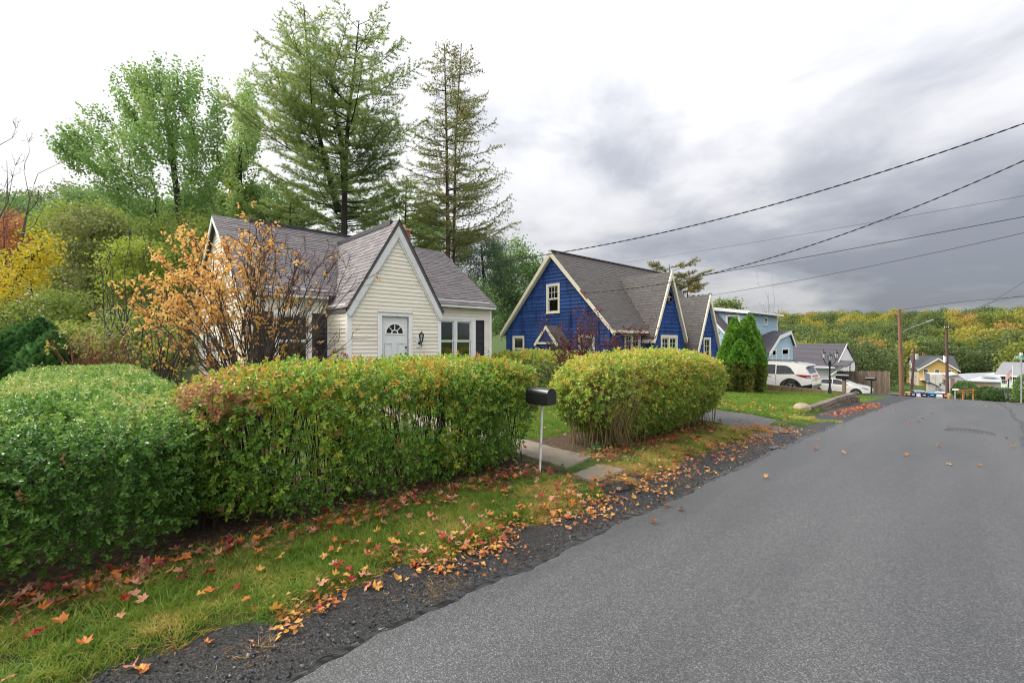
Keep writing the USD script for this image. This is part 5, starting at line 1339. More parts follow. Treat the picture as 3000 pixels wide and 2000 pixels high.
m2 = atD(2473, 1155, 19.8); m2[2] = ground_z(m2[0], m2[1]) - .05; d2 = 19.8
mt2 = atD(2473, 1110, d2)
mailbox('black mailbox on a square wooden post behind the retaining wall', m2, mt2, (1, -.25), .5, .19, .22, BOXBLK, .055, WOODP, square=True)
m3 = atD(2553, 1148, 32.0); m3[2] = ground_z(m3[0], m3[1]) - .05; d3 = 32.0; mt3 = atD(2553, 1114, d3)
mailbox('black mailbox on a thin black post in front of the stockade fence', m3, mt3, (1, -.3), .6, .2, .22, BOXBLK, .05, BLACK)

# retaining wall of landscape timbers
STONE = [mat('wall_block' + s, c, .9, .3, 7, bump=.9, bscale=25, dirt=(.06, .05, .045), dscale=3) for s, c in (('_grey', (.14, .11, .088)), ('_brown', (.115, .075, .052)), ('_pale', (.18, .14, .11)))]
def wall():
    A, B = _wa.copy(), _wb.copy()
    za = atD(2371, 1198, to_px(A)[2])[2]; zb = atD(2520, 1151, to_px(B)[2])[2]
    T = thing('retaining_wall', 'low three-course retaining wall of weathered blocks along the lawn edge', 'wall', tuple(A))
    u = (B - A)[:2]; L = np.linalg.norm(u); u = u / L; n = np.array([u[1], -u[0]])       # n towards the road
    g = np.random.default_rng(5)
    H = .145
    for c in range(3):
        s = -.05 + .5 * (2 - c) * .0
        k = 0
        s0 = [.55, .25, 0][c] if c < 2 else 0
        s = s0
        while s < L - .05:
            w = (.62 if c < 2 else .42) * g.uniform(.85, 1.15); e = min(s + w, L)
            def top(q): return za + (zb - za) * q / L - (2 - c) * H
            set_ = -.085 * c + .025 * math.sin(1.5 * s)
            P = []
            for z_ in (0, 1):
                for q, dd in ((s, -.34), (e, -.34), (e, set_), (s, set_)):
                    xy = A[:2] + u * q + n * (dd + (g.normal() * .006 if dd == set_ else 0))
                    z = top(q) - (H - .014 if z_ == 0 else 0) + g.normal() * .004
                    P.append((xy[0], xy[1], z))
            P = np.array(P)[[0, 3, 2, 1, 4, 7, 6, 5]]
            P[2] += 0; 
            obj('coping_block' if c == 2 else 'wall_block', MB().hexa(P[[0, 1, 2, 3, 4, 5, 6, 7]]), random.choice(STONE[:2] if c < 2 else [STONE[0], STONE[2]]), T)
            s = e + .008
wall()
# field stone on the lawn
def boulder(name, label, c, r, mt, seed, cat='stone'):
    m = trimesh.creation.icosphere(3); v = np.array(m.vertices)
    v = v * (1 + .35 * (meshkit.fbm(v * 1.7 + seed, 4)[:, None] - .5)) * r
    v[:, 2] = np.maximum(v[:, 2], -r[2] * .4)
    obj(name, (v + c, m.faces), mt, label=label, cat=cat, smooth=50)
st_ = gpt(2350, 1203); dst = to_px(st_)[2]
boulder('field_stone', 'rounded tan stone on the lawn at the near end of the retaining wall', st_ + [0, 0, .07], np.array([.27, .25, .19]) * .74, mat('tan_stone', (.33, .26, .17), .85, .35, 5, bump=.6, bscale=18, dirt=(.15, .11, .07), dscale=4), 3)
st2 = atD(2578, 1150, 36.); st2[2] = ground_z(st2[0], st2[1])
boulder('field_stone', 'small grey stone beside the asphalt below the stockade fence', st2 + [0, 0, .05], np.array([.55, .3, .22]), STONE[0], 8)
# timber edging below the white car
TIMB = [mat('edge_timber' + s, c, .9, .3, 6, bump=.5, bscale=20) for s, c in (('', (.24, .17, .095)), ('_b', (.18, .125, .07)))]
def edging():
    a = atY(2212, 1127, 24.0); b_ = atY(2475, 1152, 24.0)
    T = thing('timber_edging', 'row of brown landscape timbers between lawn and driveway', 'edging', tuple(a - [0, 0, .2]))
    n = 9
    for k in range(n):
        p, q = a + (b_ - a) * k / n, a + (b_ - a) * (k + 1) / n; q = q - (b_ - a) / np.linalg.norm(b_ - a) * .012
        z0, z1 = p[2] + .07 + random.uniform(-.01, .01), q[2] + .07 + random.uniform(-.01, .01)
        obj('timber', MB().hexa([(p[0], 23.93, z0 - .42), (q[0], 23.93, z1 - .42), (q[0], 24.08, z1 - .42), (p[0], 24.08, z0 - .42), (p[0], 23.93, z0), (q[0], 23.93, z1), (q[0], 24.08, z1), (p[0], 24.08, z0)]), random.choice(TIMB), T)
edging()
ORW = [mat('orange_wood' + s, c, .6, .2, 8, stretch=(4, 4, .5)) for s, c in (('', (.46, .20, .055)), ('_b', (.38, .15, .04)))]
p = atY(2224, 1128, 24.4)
T = thing('fence_post', 'pair of orange cedar posts at the end of the timber edging beside the white suv', 'post', (p[0], p[1], p[2] - .3))
zt = atY(2224, 1086, 24.4)[2]
obj('post', MB().box(p[0] - .06, p[0] + .06, p[1] - .06, p[1] + .06, p[2] - .3, zt), ORW[0], T); obj('post', MB().box(p[0] - .26, p[0] - .16, p[1] + .0, p[1] + .1, p[2] - .3, zt - .01), ORW[1], T)
obj('cap', MB().box(p[0] - .29, p[0] + .08, p[1] - .08, p[1] + .12, zt + .001, zt + .03), ORW[1], T)
T = thing('picket_fence', 'orange cedar picket fence between the blue house and the arborvitae', 'fence', tuple(atD(2118, 1090, 27)))
for k in range(9):
    q = atY(2096 + k * 7, 1056, 30.5); z0 = float(ground_z(q[0], q[1]))
    obj('picket', MB().box(q[0] - .07, q[0] + .07, 30.47, 30.5, z0, q[2]), random.choice(ORW), T)
q0, q1 = atY(2094, 1056, 30.5), atY(2154, 1056, 30.5)
for dz in (-.15, -1.0): obj('rail', MB().box(q0[0], q1[0], 30.51, 30.56, q0[2] + dz, q0[2] + dz + .09), ORW[1], T)

# lamp post with three lanterns
def lamp_post():
    b0 = gpt(2431, 1156); d = to_px(b0)[2]
    T = thing('lamp_post', 'black cast lamp post with three glass lanterns on the lawn', 'lamp post', tuple(b0))
    H = (1154 - 1058) / FPX * d
    z = b0[2]
    b = MB().lathe((b0[0], b0[1], z), [(.10, -.05), (.10, .04), (.07, .08), (.075, .2), (.05, .26), (.055, .3), (.038, .34), (.036, H * .55), (.05, H * .56), (.05, H * .58), (.034, H * .6), (.032, H - .16), (.06, H - .12), (.06, H), (.03, H + .02), (0, H + .03)], 12)
    obj('post', b, BLACK, T, smooth=40)
    for k, off in enumerate((-.235, 0, .235)):
        c = np.array([b0[0], b0[1], z + H]) + RGT * off * 1.15
        if off:
            q = np.array([b0[0], b0[1], z + H - .06]); t = np.linspace(0, 1, 8)[:, None]
            arm = q + (c - q) * [1, 1, 0] * t + [0, 0, 1] * (-.09 * np.sin(t * np.pi) + .19 * t ** 2)
            obj('arm', MB().tube(arm, .014, 6), BLACK, T); lb = arm[-1]
        else: lb = np.array([c[0], c[1], z + H + .03])
        fr = MB().lathe(lb, [(.02, 0), (.06, .02), (.06, .035)], 8).lathe(lb, [(.10, .24), (.10, .255), (.07, .30), (.03, .33), (.012, .35), (.018, .38), (.0, .42)], 8)
        for a in range(6):
            cs, sn = math.cos(a * math.pi / 3), math.sin(a * math.pi / 3)
            fr.tube([lb + [.055 * cs, .055 * sn, .03], lb + [.092 * cs, .092 * sn, .245]], .007, 4)
        lf = obj('lantern', fr, BLACK, T)
        obj('lantern_glass', MB().lathe(lb, [(.05, .03), (.085, .24)], 6), mat('frosted_glass', (.6, .62, .6), .3, .05) if k == 0 else stage_mat('frosted_glass'), lf)
def stage_mat(n): return UsdShade.Material.Get(stage, '/World/Looks/' + n)
lamp_post()

# stockade fence: every board
STK = [mat('stockade' + s, c, .9, .35, 5, stretch=(3, 3, .4), dirt=(.07, .05, .035), dscale=2) for s, c in (('', (.15, .105, .075)), ('_b', (.12, .085, .062)), ('_c', (.18, .13, .095)))]
def stockade():
    A, B = atD(2410, 1085, 46), atD(2608, 1086, 41)
    T = thing('stockade_fence', 'brown weathered stockade fence behind the white sedan', 'fence', (A[0], A[1], float(ground_z(A[0], A[1]))))
    L = np.linalg.norm((B - A)[:2]); u = (B - A) / L; n = int(L / .145)
    un = np.array([u[0], u[1], 0]) / np.linalg.norm(u[:2])
    for k in range(n):
        p = A + (B - A) * (k + .5) / n; z0 = float(ground_z(p[0], p[1])) - .05; zt = p[2] + random.uniform(-.03, .02)
        obj('board', MB().obox((p[0], p[1], (z0 + zt - .06) / 2), (.135, .02, zt - .06 - z0), un).obox((p[0], p[1], zt - .03), (.07, .019, .06), un), random.choice(STK), T)
    nn = np.array([-un[1], un[0], 0]) * (-1 if np.dot([-un[1], un[0]], -A[:2]) > 0 else 1)
    for dz in (-.4, -1.4):
        c = (A + B) / 2 + nn * .05 + [0, 0, dz]; obj('rail', MB().obox(c, (L, .04, .09), u), STK[1], T)
stockade()

# ---------------------------------------------------------------- cars
CARW = usdkit.material(stage, '/World/Looks/car_white', {'p': ('principled_bsdf', {'base_color': (.68, .66, .62), 'roughness': .25, 'coat_weight': .8, 'coat_roughness': .05})}, surface='p.BSDF')
CARS = usdkit.material(stage, '/World/Looks/car_silver', {'p': ('principled_bsdf', {'base_color': (.42, .44, .47), 'metallic': .4, 'roughness': .3, 'coat_weight': .7})}, surface='p.BSDF')
CARG = usdkit.material(stage, '/World/Looks/car_glass', {'p': ('principled_bsdf', {'base_color': (.055, .06, .062), 'roughness': .06, 'specular_ior_level': .8, 'coat_weight': .5})}, surface='p.BSDF')
PLASTIC = mat('black_plastic', (.02, .021, .022), .55, .15)
TAILRED = usdkit.material(stage, '/World/Looks/tail_red', {'p': ('principled_bsdf', {'base_color': (.45, .012, .02), 'roughness': .12, 'coat_weight': .6})}, surface='p.BSDF')
LIGHTC = usdkit.material(stage, '/World/Looks/lamp_clear', {'p': ('principled_bsdf', {'base_color': (.6, .62, .64), 'roughness': .1, 'metallic': .3})}, surface='p.BSDF')
RIM = mat('alloy_rim', (.30, .30, .31), .35, .1, metallic=.7)
PLATE = mat('plate_yellow', (.62, .40, .06), .5, .1)
def car(name, label, loc, rot, L, W, profile, belt, roofw, windows, wheels, wheel_r, paint, suv=True, plate=True, group=None, rear=None):
    """profile: side outline (x from the tail, z), windows: side polygons; local x runs from tail to nose."""
    T = thing(name, label, 'car', loc, rot, group=group)
    prof = Polygon(profile)
    for wx in wheels:
        prof = prof.difference(Polygon([(wx + (wheel_r + .07) * math.cos(a), wheel_r + (wheel_r + .07) * math.sin(a)) for a in np.linspace(0, 2 * math.pi, 28)][:-1]))
    prof = prof if prof.geom_type == 'Polygon' else max(prof.geoms, key=lambda q: q.area)
    xs, zs = [p_[0] for p_ in profile], [p_[1] for p_ in profile]; ztop = max(zs)
    def hw(x, z):
        x, z = np.asarray(x, float), np.asarray(z, float)
        w = np.interp(z, [.2, .45, .75, belt, ztop], [.93, .985, 1.0, .965, roofw])
        e = np.minimum(x, L - x)
        return W / 2 * w * (1 - .16 * np.clip(1 - e / .75, 0, 1) ** 2.2)
    m = trimesh.creation.extrude_polygon(Polygon(prof.exterior.segmentize(.12)), 1.0, engine='triangle') if False else None
    # side skins on a triangulated grid, joined across by the profile's edge
    ext = np.array(prof.segmentize(.09).exterior.coords)[:-1]
    gxs, gzs = np.meshgrid(np.arange(0, L, .16), np.arange(.2, ztop, .12)); pts = np.stack([gxs.ravel(), gzs.ravel()], 1)
    inner = prof.buffer(-.05)
    from shapely import contains_xy
    from scipy.spatial import Delaunay
    allp = np.vstack([ext, pts[contains_xy(inner, pts[:, 0], pts[:, 1])]])
    tri = Delaunay(allp).simplices; cen = allp[tri].mean(1); tri = tri[contains_xy(prof, cen[:, 0], cen[:, 1])]
    a, b2, c3 = allp[tri[:, 0]], allp[tri[:, 1]], allp[tri[:, 2]]
    area = (b2[:, 0] - a[:, 0]) * (c3[:, 1] - a[:, 1]) - (b2[:, 1] - a[:, 1]) * (c3[:, 0] - a[:, 0])
    tri[area < 0] = tri[area < 0][:, ::-1]
    h = hw(allp[:, 0], allp[:, 1]); N = len(allp); ne = len(ext)
    VR = np.stack([allp[:, 0], -h, allp[:, 1]], 1); VL = np.stack([allp[:, 0], h, allp[:, 1]], 1)
    # rounded shoulder rows across the roof and ends
    rows = [ext_row for ext_row in (np.stack([ext[:, 0], -h[:ne] * f, ext[:, 1]], 1) for f in (1, .94, .5, 0, -.5, -.94, -1))]
    ctr = np.array([L / 2, 0, belt * .7])
    V = np.vstack([VR, VL] + [rows[k] for k in range(1, 6)]); F = [tri, tri[:, ::-1] + N]
    idx = [np.arange(ne)] + [2 * N + k * ne + np.arange(ne) for k in range(5)] + [N + np.arange(ne)]
    for r0, r1 in zip(idx[:-1], idx[1:]):
        n0, n1 = np.roll(r0, -1), np.roll(r1, -1)
        F += [np.stack([r0, r1, n0], 1), np.stack([n0, r1, n1], 1)]
    obj('body', (V, np.vstack(F)), paint, T, world=False, smooth=32)
    def on_side(poly, off, s):
        P_ = Polygon(poly).segmentize(.1); e = np.array(P_.exterior.coords)[:-1]
        t_ = Delaunay(e).simplices; c_ = e[t_].mean(1); t_ = t_[contains_xy(P_, c_[:, 0], c_[:, 1])]
        y = s * (hw(e[:, 0], e[:, 1]) + off)
        return MB().add(np.stack([e[:, 0], y, e[:, 1]], 1), np.vstack([t_, t_[:, ::-1]]))
    for s in (-1, 1):
        for w in windows: obj('side_window', on_side(w, .012, s), CARG, T, world=False)
    def across(x0, z0, x1, z1, f, off, mt, nm, par=T):
        w0, w1 = float(hw(x0, z0)) * f, float(hw(x1, z1)) * f
        n_ = np.array([-(z1 - z0), 0, x1 - x0]); n_ /= np.linalg.norm(n_); n_ *= np.sign(np.dot(n_, np.array([(x0 + x1) / 2, 0, (z0 + z1) / 2]) - ctr))
        P_ = np.array([[x0, -w0, z0], [x0, w0, z0], [x1, w1, z1], [x1, -w1, z1]]) + n_ * off
        return obj(nm, MB().add(np.vstack([P_, P_ - n_ * .01]), [[0, 1, 2, 3], [7, 6, 5, 4], [0, 4, 5, 1], [1, 5, 6, 2], [2, 6, 7, 3], [3, 7, 4, 0]]), mt, par, world=False)
    for k, wx in enumerate(wheels):
        for s in (-1, 1):
            y = s * (W / 2 - .13)
            tyre = MB()
            def ring(pr, yy):
                ang = np.arange(28) * 2 * np.pi / 28; pr = np.array(pr); n_ = len(pr)
                Vv = np.stack([wx + pr[:, None, 0] * np.cos(ang), np.broadcast_to(yy + s * pr[:, None, 1], (n_, 28)), wheel_r + pr[:, None, 0] * np.sin(ang)], -1).reshape(-1, 3)
                i, j = np.meshgrid(np.arange(n_ - 1), np.arange(28), indexing='ij')
                return Vv, np.stack([i * 28 + j, i * 28 + (j + 1) % 28, (i + 1) * 28 + (j + 1) % 28, (i + 1) * 28 + j], -1).reshape(-1, 4)
            R_ = wheel_r
            tyre.add(*ring([(R_ * .70, .09), (R_ * .93, .115), (R_, .08), (R_, -.1), (R_ * .6, -.1)], y))
            wh = obj('wheel', tyre, RUBBER, T, world=False, smooth=40)
            rim = MB().add(*ring([(R_ * .70, .09), (R_ * .66, .105), (R_ * .62, .08), (R_ * .60, .0), (.0, -.01)], y))
            obj('rim_barrel', rim, PLASTIC, wh, world=False)
            sp = MB()
            for q in range(5):
                a_ = q * 2 * math.pi / 5 + .3
                for da in (-.16, .16):
                    d_ = np.array([math.cos(a_ + da), 0, math.sin(a_ + da)]); c_ = np.array([wx, y + s * .075, wheel_r]) + np.array([math.cos(a_), 0, math.sin(a_)]) * .04
                    e_ = np.array([wx, y + s * .085, wheel_r]) + d_ * R_ * .64
                    sp.tube([c_, e_], [.034, .026], 4)
            sp.add(*ring([(.09, .085), (.0, .095)], y)); sp.add(*ring([(R_ * .68, .105), (R_ * .63, .108), (R_ * .61, .09)], y))
            obj('rim', sp, RIM, wh, world=False)
            if suv:
                arch = MB(); an = np.linspace(-.25, math.pi + .25, 20)
                for a0, a1 in zip(an[:-1], an[1:]):
                    q_ = [(wx + r_ * math.cos(t), wheel_r + r_ * math.sin(t)) for t, r_ in ((a0, R_ + .065), (a0, R_ + .15), (a1, R_ + .15), (a1, R_ + .065))]
                    arch.add(np.array([[x, s * (float(hw(x, z)) + .015), z] for x, z in q_]), [[0, 1, 2, 3], [3, 2, 1, 0]])
                obj('arch_trim', arch, PLASTIC, T, world=False)
    if suv:
        for s in (-1, 1):
            rp = np.array([[.75, s * .62, ztop - .02], [.95, s * .64, ztop + .055], [2.0, s * .66, ztop + .06], [2.9, s * .66, ztop + .045], [3.25, s * .65, ztop - .04]])
            obj('roof_rail', MB().tube(rp, .022, 6), PLASTIC, T, world=False)
    return T, hw, on_side, across
SUVP = [(.10, .42), (.02, .52), (.0, .66), (.06, .75), (.08, 1.0), (.16, 1.12), (.36, 1.50), (.26, 1.60), (.30, 1.64), (.75, 1.73), (1.5, 1.775), (2.3, 1.775), (2.9, 1.72), (3.25, 1.62), (3.95, 1.19), (4.6, 1.08), (4.9, .92), (5.0, .7), (5.0, .42), (4.85, .27), (.45, .25)]
wc = atY(2331, 1137, 27.4)                                   # rear wheel
zg = float(ground_z(wc[0], 28.3))
sv, hw_, side_, across_ = car('white_suv', 'white suv parked nose away from the road beside the arborvitae', (wc[0] + .78, 27.4 + .93, zg), math.pi, 5.0, 1.93, SUVP, 1.12, .80,
    [[(.82, 1.16), (1.72, 1.12), (1.72, 1.60), (1.25, 1.58), (1.05, 1.48)], [(1.78, 1.12), (2.72, 1.11), (2.60, 1.62), (1.78, 1.62)], [(2.80, 1.11), (3.80, 1.13), (3.55, 1.30), (3.2, 1.52), (2.9, 1.61), (2.68, 1.62)]], (1.02, 3.90), .385, CARW)
across_(.20, 1.15, .36, 1.48, .78, .02, CARG, 'rear_window'); across_(3.32, 1.57, 3.92, 1.22, .82, .015, CARG, 'windscreen')
across_(.02, .52, .06, .70, .97, .02, PLASTIC, 'rear_bumper'); across_(.075, .80, .085, .97, .22, .02, PLATE, 'licence_plate')
across_(.10, .99, .15, 1.08, .62, .025, TAILRED, 'tail_light_bar'); across_(.24, 1.50, .34, 1.55, .7, .08, PLASTIC, 'spoiler')
for s in (-1, 1):
    obj('tail_light', side_([(.08, .99), (.30, .97), (.80, 1.10), (.72, 1.13), (.13, 1.12)], .016, s), TAILRED, sv, world=False)
    obj('reverse_light', side_([(.09, .995), (.26, .975), (.3, 1.04), (.13, 1.06)], .02, s), LIGHTC, sv, world=False)
    obj('sill_trim', side_([(.45, .26), (.55, .24), (4.8, .26), (4.85, .36), (3.3, .36), (1.5, .36), (.6, .52), (.05, .66), (.03, .5), (.12, .42)], .012, s), PLASTIC, sv, world=False)
    for x in (1.95, 2.95): obj('door_handle', MB().box(x, x + .2, min(s * .965, s * .985), max(s * .965, s * .985), 1.0, 1.03), CARW, sv, world=False)
    for x in (1.74, 2.72): obj('door_seam', MB().box(x, x + .008, min(s * .955, s * .966), max(s * .955, s * .966), .42, 1.1), PLASTIC, sv, world=False)
SED = [(.08, .35), (.0, .6), (.05, .9), (.25, 1.0), (.75, 1.06), (1.35, 1.36), (2.0, 1.45), (2.5, 1.43), (3.2, 1.10), (3.5, .98), (4.2, .86), (4.5, .72), (4.6, .55), (4.55, .28), (.3, .22)]
nx = atY(2549, 1125, 45.5)
wz = float(ground_z(nx[0] - 2, 46.5))
sd, hwS, sideS, acrS = car('white_sedan', 'white sedan parked nose towards the road in front of the stockade fence', (nx[0] - 4.6, 46.3, wz + .1), 0.0, 4.6, 1.8, SED, .95, .74,
    [[(.95, 1.03), (2.05, .99), (2.05, 1.37), (1.45, 1.33)], [(2.12, .99), (3.2, .97), (2.62, 1.33), (2.12, 1.38)]], (.95, 3.7), .33, CARW, suv=False)
acrS(2.55, 1.40, 3.25, 1.06, .82, .012, CARG, 'windscreen'); acrS(.85, 1.1, 1.3, 1.34, .8, .012, CARG, 'rear_window')
for s in (-1, 1): obj('headlight', sideS([(4.02, .80), (4.46, .66), (4.5, .73), (4.15, .86)], .014, s), LIGHTC, sd, world=False)
# pavement of the driveways beside the cars
def pad(name, x0, x1, y0, y1, mt, label, dz=.03):
    xs, ys = np.linspace(x0, x1, 24), np.linspace(y0, y1, 12)
    obj(name, sheet(xs, ys, lambda X, Y: ground_z(X, Y) + dz), mt, kind='structure', label=label, cat='driveway', smooth=True)
pad('driveway', -14, -4.6, 25.6, 31.2, OLD, 'asphalt driveway under the white suv')
pad('driveway', -14, -5.6, 44.6, 48.4, CONC, 'driveway under the white sedan')
# ---------------------------------------------------------------- trees
DIAMOND = lambda L, W: (np.array([[0, 0, 0], [.45 * L, W / 2, .12 * W], [L, 0, -.1 * L], [.45 * L, -W / 2, .12 * W]]), np.array([[0, 2, 1], [0, 3, 2]]))
BARKS = {'grey': mat('bark_grey', (.09, .075, .062), .9, .35, 5, stretch=(4, 4, .6), bump=.6, bscale=14), 'dark': mat('bark_dark', (.03, .024, .02), .9, .35, 5, stretch=(4, 4, .6), bump=.6, bscale=14),
         'red': mat('bark_red', (.10, .06, .045), .9, .35, 5, stretch=(4, 4, .6), bump=.6, bscale=14)}
def px2m(d): return d / FPX
def clumps_in(poly, depth, thick, n, g, spikes=()):
    """Clump centres filling an outline (photograph pixels) at its distance, with real thickness."""
    P = Polygon(poly); x0, y0, x1, y1 = P.bounds; out = []
    from shapely.geometry import Point
    while len(out) < n:
        p = Point(g.uniform(x0, x1), g.uniform(y0, y1))
        if not P.contains(p): continue
        e = P.exterior.distance(p) * px2m(depth)
        if e < .4 and g.uniform() < .35: continue
        out.append(atD(p.x, p.y, depth + g.uniform(-1, 1) * min(thick, .35 + 1.3 * e)))
    for a in spikes: out.append(atD(a[0], a[1], depth + g.normal() * thick * .25))
    return np.array(out)
def leaves_at(P, g, per, sig, L, W, up=.35, elong=None, size=(.7, 1.25), flat=.6):
    """per leaves about each clump centre; elong: directions along which the clump is drawn out."""
    n = len(P) * per
    C0 = np.repeat(P, per, 0)
    o = g.normal(size=(n, 3)) * sig * [1, 1, flat]
    if elong is not None: o += np.repeat(elong, per, 0) * g.uniform(-1, 1, n)[:, None]
    D = rdir(n, g); N = rdir(n, g) + [0, 0, up * 2]
    N -= D * (N * D).sum(1, keepdims=True)
    return place_leaves(DIAMOND(L, W), C0 + o, D, N, g.uniform(*size, n))
def limb(b, p0, p1, r0, r1, g, sag=0.12, n=6, sides=5, wob=.03):
    t = np.linspace(0, 1, n)[:, None]; L = np.linalg.norm(p1 - p0)
    mid = np.array([p0[0] * .45 + p1[0] * .55, p0[1] * .45 + p1[1] * .55, p0[2] * .6 + p1[2] * .4])
    mid = mid * (1 - sag) + (p0 + p1) / 2 * sag
    pts = (1 - t) ** 2 * p0 + 2 * t * (1 - t) * mid + t ** 2 * p1
    pts[1:-1] += g.normal(size=(n - 2, 3)) * L * wob
    b.tube(pts, np.linspace(r0, r1, n), sides, cap=False)
    return pts
def outline_tree(name, label, poly, depth, thick, n, mt, seed, trunk, tr=.16, per=90, sig=.42, L=.15, W=.11, spikes=(), bark='grey', group=None, cat='tree', up=.35, nl=9, elong=.0, flat=.6, gap=0, crownname='crown'):
    """trunk: pixels of the trunk from the ground up, at the tree's distance."""
    g = np.random.default_rng(seed)
    P = clumps_in(poly, depth, thick, n, g, spikes)
    tp = np.array([atD(x, y, depth) for x, y in trunk])
    gz = float(ground_z(tp[0][0], tp[0][1])); tp[0][2] = gz - .15
    T = thing(name, label, cat, (tp[0][0], tp[0][1], gz), group=group)
    b = MB()
    tl = np.vstack([tp[i] + (tp[i + 1] - tp[i]) * np.linspace(0, 1, 7)[:, None] for i in range(len(tp) - 1)])
    b.tube(tl, np.linspace(tr * 1.25, tr * .3, len(tl)), 8)
    skel = [tl]; order = np.argsort(np.linalg.norm(P - tl[len(tl) // 2], axis=1))
    for r, i in enumerate(order):
        S = np.vstack(skel); q = P[i]
        dz = q[2] - S[:, 2]; dist = np.linalg.norm(S - q, axis=1) + np.where(dz < .1 * np.linalg.norm(S - q, axis=1), 3.0, 0) + np.where(S[:, 2] < gz + .15 * (tl[-1][2] - gz), 5, 0)
        k = int(np.argmin(dist)); Ld = np.linalg.norm(S[k] - q)
        rad = np.clip(.012 + .02 * Ld, .012, tr * .5)
        skel.append(limb(b, S[k], q, rad, .008, g, n=5, sides=4))
    obj('trunk', b, BARKS[bark], T)
    E = None
    if elong:
        c = tl[len(tl) // 2]; E = (P - c); E[:, 2] = np.abs(E[:, 2]) * .5 + .6 * np.linalg.norm(E, axis=1); E = elong * E / np.linalg.norm(E, axis=1, keepdims=True)
    obj(crownname, leaves_at(P, g, per, sig, L, W, up, E, flat=flat), mt, T)
    return T

def GR(name, a, b, c, d=None, **k): return leaf_mat(name, [(0, a), (.5, b), (.9, c), (1.0, d or c)], .5, k.pop('transl', .4), .3, **k)
L_MAPLE = GR('leaves_maple', (0.122, 0.210, 0.065), (0.216, 0.337, 0.099), (0.345, 0.446, 0.145), (0.374, 0.378, 0.079), nscale=.35)
L_GREEN = GR('leaves_green', (0.094, 0.175, 0.056), (0.175, 0.275, 0.088), (0.188, 0.275, 0.088), (0.375, 0.325, 0.075), nscale=.4)
L_OLIVE = GR('leaves_olive', (0.094, 0.125, 0.044), (0.175, 0.206, 0.062), (0.250, 0.250, 0.075), (0.350, 0.250, 0.062), nscale=.5)
L_YEL = GR('leaves_yellow', (.30, .26, .02), (.55, .42, .02), (.70, .52, .03), (.75, .50, .04), nscale=.6)
L_YG = GR('leaves_yellowgreen', (0.144, 0.201, 0.029), (0.302, 0.359, 0.043), (0.575, 0.517, 0.057), (0.719, 0.517, 0.071), nscale=.5)
L_ORG = GR('leaves_orange', (.30, .12, .05), (.48, .18, .07), (.55, .27, .09), (.3, .22, .06), nscale=.5)
L_FARG = GR('leaves_far_green', (.085, .125, .045), (.145, .195, .065), (.21, .24, .08), (.24, .22, .08), nscale=.2)
L_DULL = GR('leaves_mixed', (0.119, 0.183, 0.039), (0.265, 0.323, 0.063), (0.476, 0.435, 0.077), (0.672, 0.364, 0.084), nscale=.7)

outline_tree('maple_tree', 'big green maple with upright plumes behind the cream cottage', [(170, 445), (270, 330), (345, 350), (380, 240), (470, 205), (530, 225), (620, 255), (655, 330), (650, 480), (700, 760), (560, 790), (420, 740), (330, 590), (240, 520)], 30, 3.6, 250, L_MAPLE, 101,
             [(548, 1090), (540, 800), (525, 620), (500, 420), (480, 300)], .26, per=115, sig=.18, L=.17, W=.14, elong=1.05, flat=.9,
             spikes=[(172, 430), (195, 440), (185, 460), (240, 430), (255, 470), (290, 470), (268, 348), (300, 350), (372, 240), (410, 228), (398, 270), (474, 212), (470, 250), (522, 222), (578, 232), (618, 268), (650, 310), (345, 250), (345, 300), (205, 480), (435, 270), (550, 260)], bark='dark')
outline_tree('maple_tree', 'narrow green tree between the big maple and the white pine', [(680, 300), (715, 255), (750, 300), (775, 370), (740, 470), (760, 640), (640, 690), (640, 500), (670, 400)], 36, 2.6, 110, L_MAPLE, 102, [(705, 1080), (700, 700), (705, 400), (712, 300)], .2, per=105, sig=.2, L=.18, W=.15, elong=1.0, bark='dark', spikes=[(700, 268), (718, 255), (745, 290), (770, 345)])
outline_tree('background_tree', 'muted green treetops at the far left skyline', [(-40, 580), (60, 552), (180, 548), (330, 572), (430, 600), (440, 800), (-40, 800)], 62, 5, 150, L_FARG, 103, [(150, 1090), (160, 800), (165, 640)], .3, per=130, sig=.8, L=.32, W=.26)
outline_tree('orange_tree', 'orange autumn tree at the left edge behind the yellow tree', [(-60, 640), (20, 600), (60, 625), (100, 700), (110, 800), (60, 860), (-60, 860)], 46, 3, 60, L_ORG, 104, [(10, 1090), (15, 860), (20, 700)], .22, per=150, sig=.6, L=.2, W=.17)
outline_tree('yellow_tree', 'bright yellow tree at the left edge above the dark arborvitae', [(-60, 770), (20, 745), (60, 735), (110, 690), (150, 678), (168, 720), (130, 790), (125, 860), (95, 925), (40, 960), (-60, 940)], 19, 1.6, 70, L_YEL, 105, [(-40, 1120), (20, 900), (60, 800), (120, 720)], .12, per=55, sig=.3, L=.12, W=.09, bark='dark')
outline_tree('olive_tree', 'dark olive tree with a forked trunk left of the cream cottage', [(120, 850), (140, 720), (200, 640), (290, 605), (370, 650), (420, 720), (400, 820), (330, 880), (240, 960), (150, 960)], 25, 2.6, 130, L_OLIVE, 106, [(268, 1110), (262, 850), (265, 720), (280, 650)], .17, per=140, sig=.42, L=.15, W=.11, bark='dark')
outline_tree('yellowgreen_tree', 'small yellow-green tree right of the olive tree', [(290, 770), (350, 700), (420, 700), (480, 760), (500, 900), (420, 960), (330, 900)], 22, 1.8, 70, L_YG, 107, [(395, 1110), (390, 900), (385, 780)], .1, per=110, sig=.36, L=.13, W=.1, bark='dark')
outline_tree('background_tree', 'green tree filling the gap between the maple and the house roof', [(480, 640), (640, 600), (800, 560), (850, 700), (700, 760), (500, 760)], 42, 3, 90, L_GREEN, 108, [(640, 1090), (650, 720)], .25, per=140, sig=.6, L=.2, W=.17)
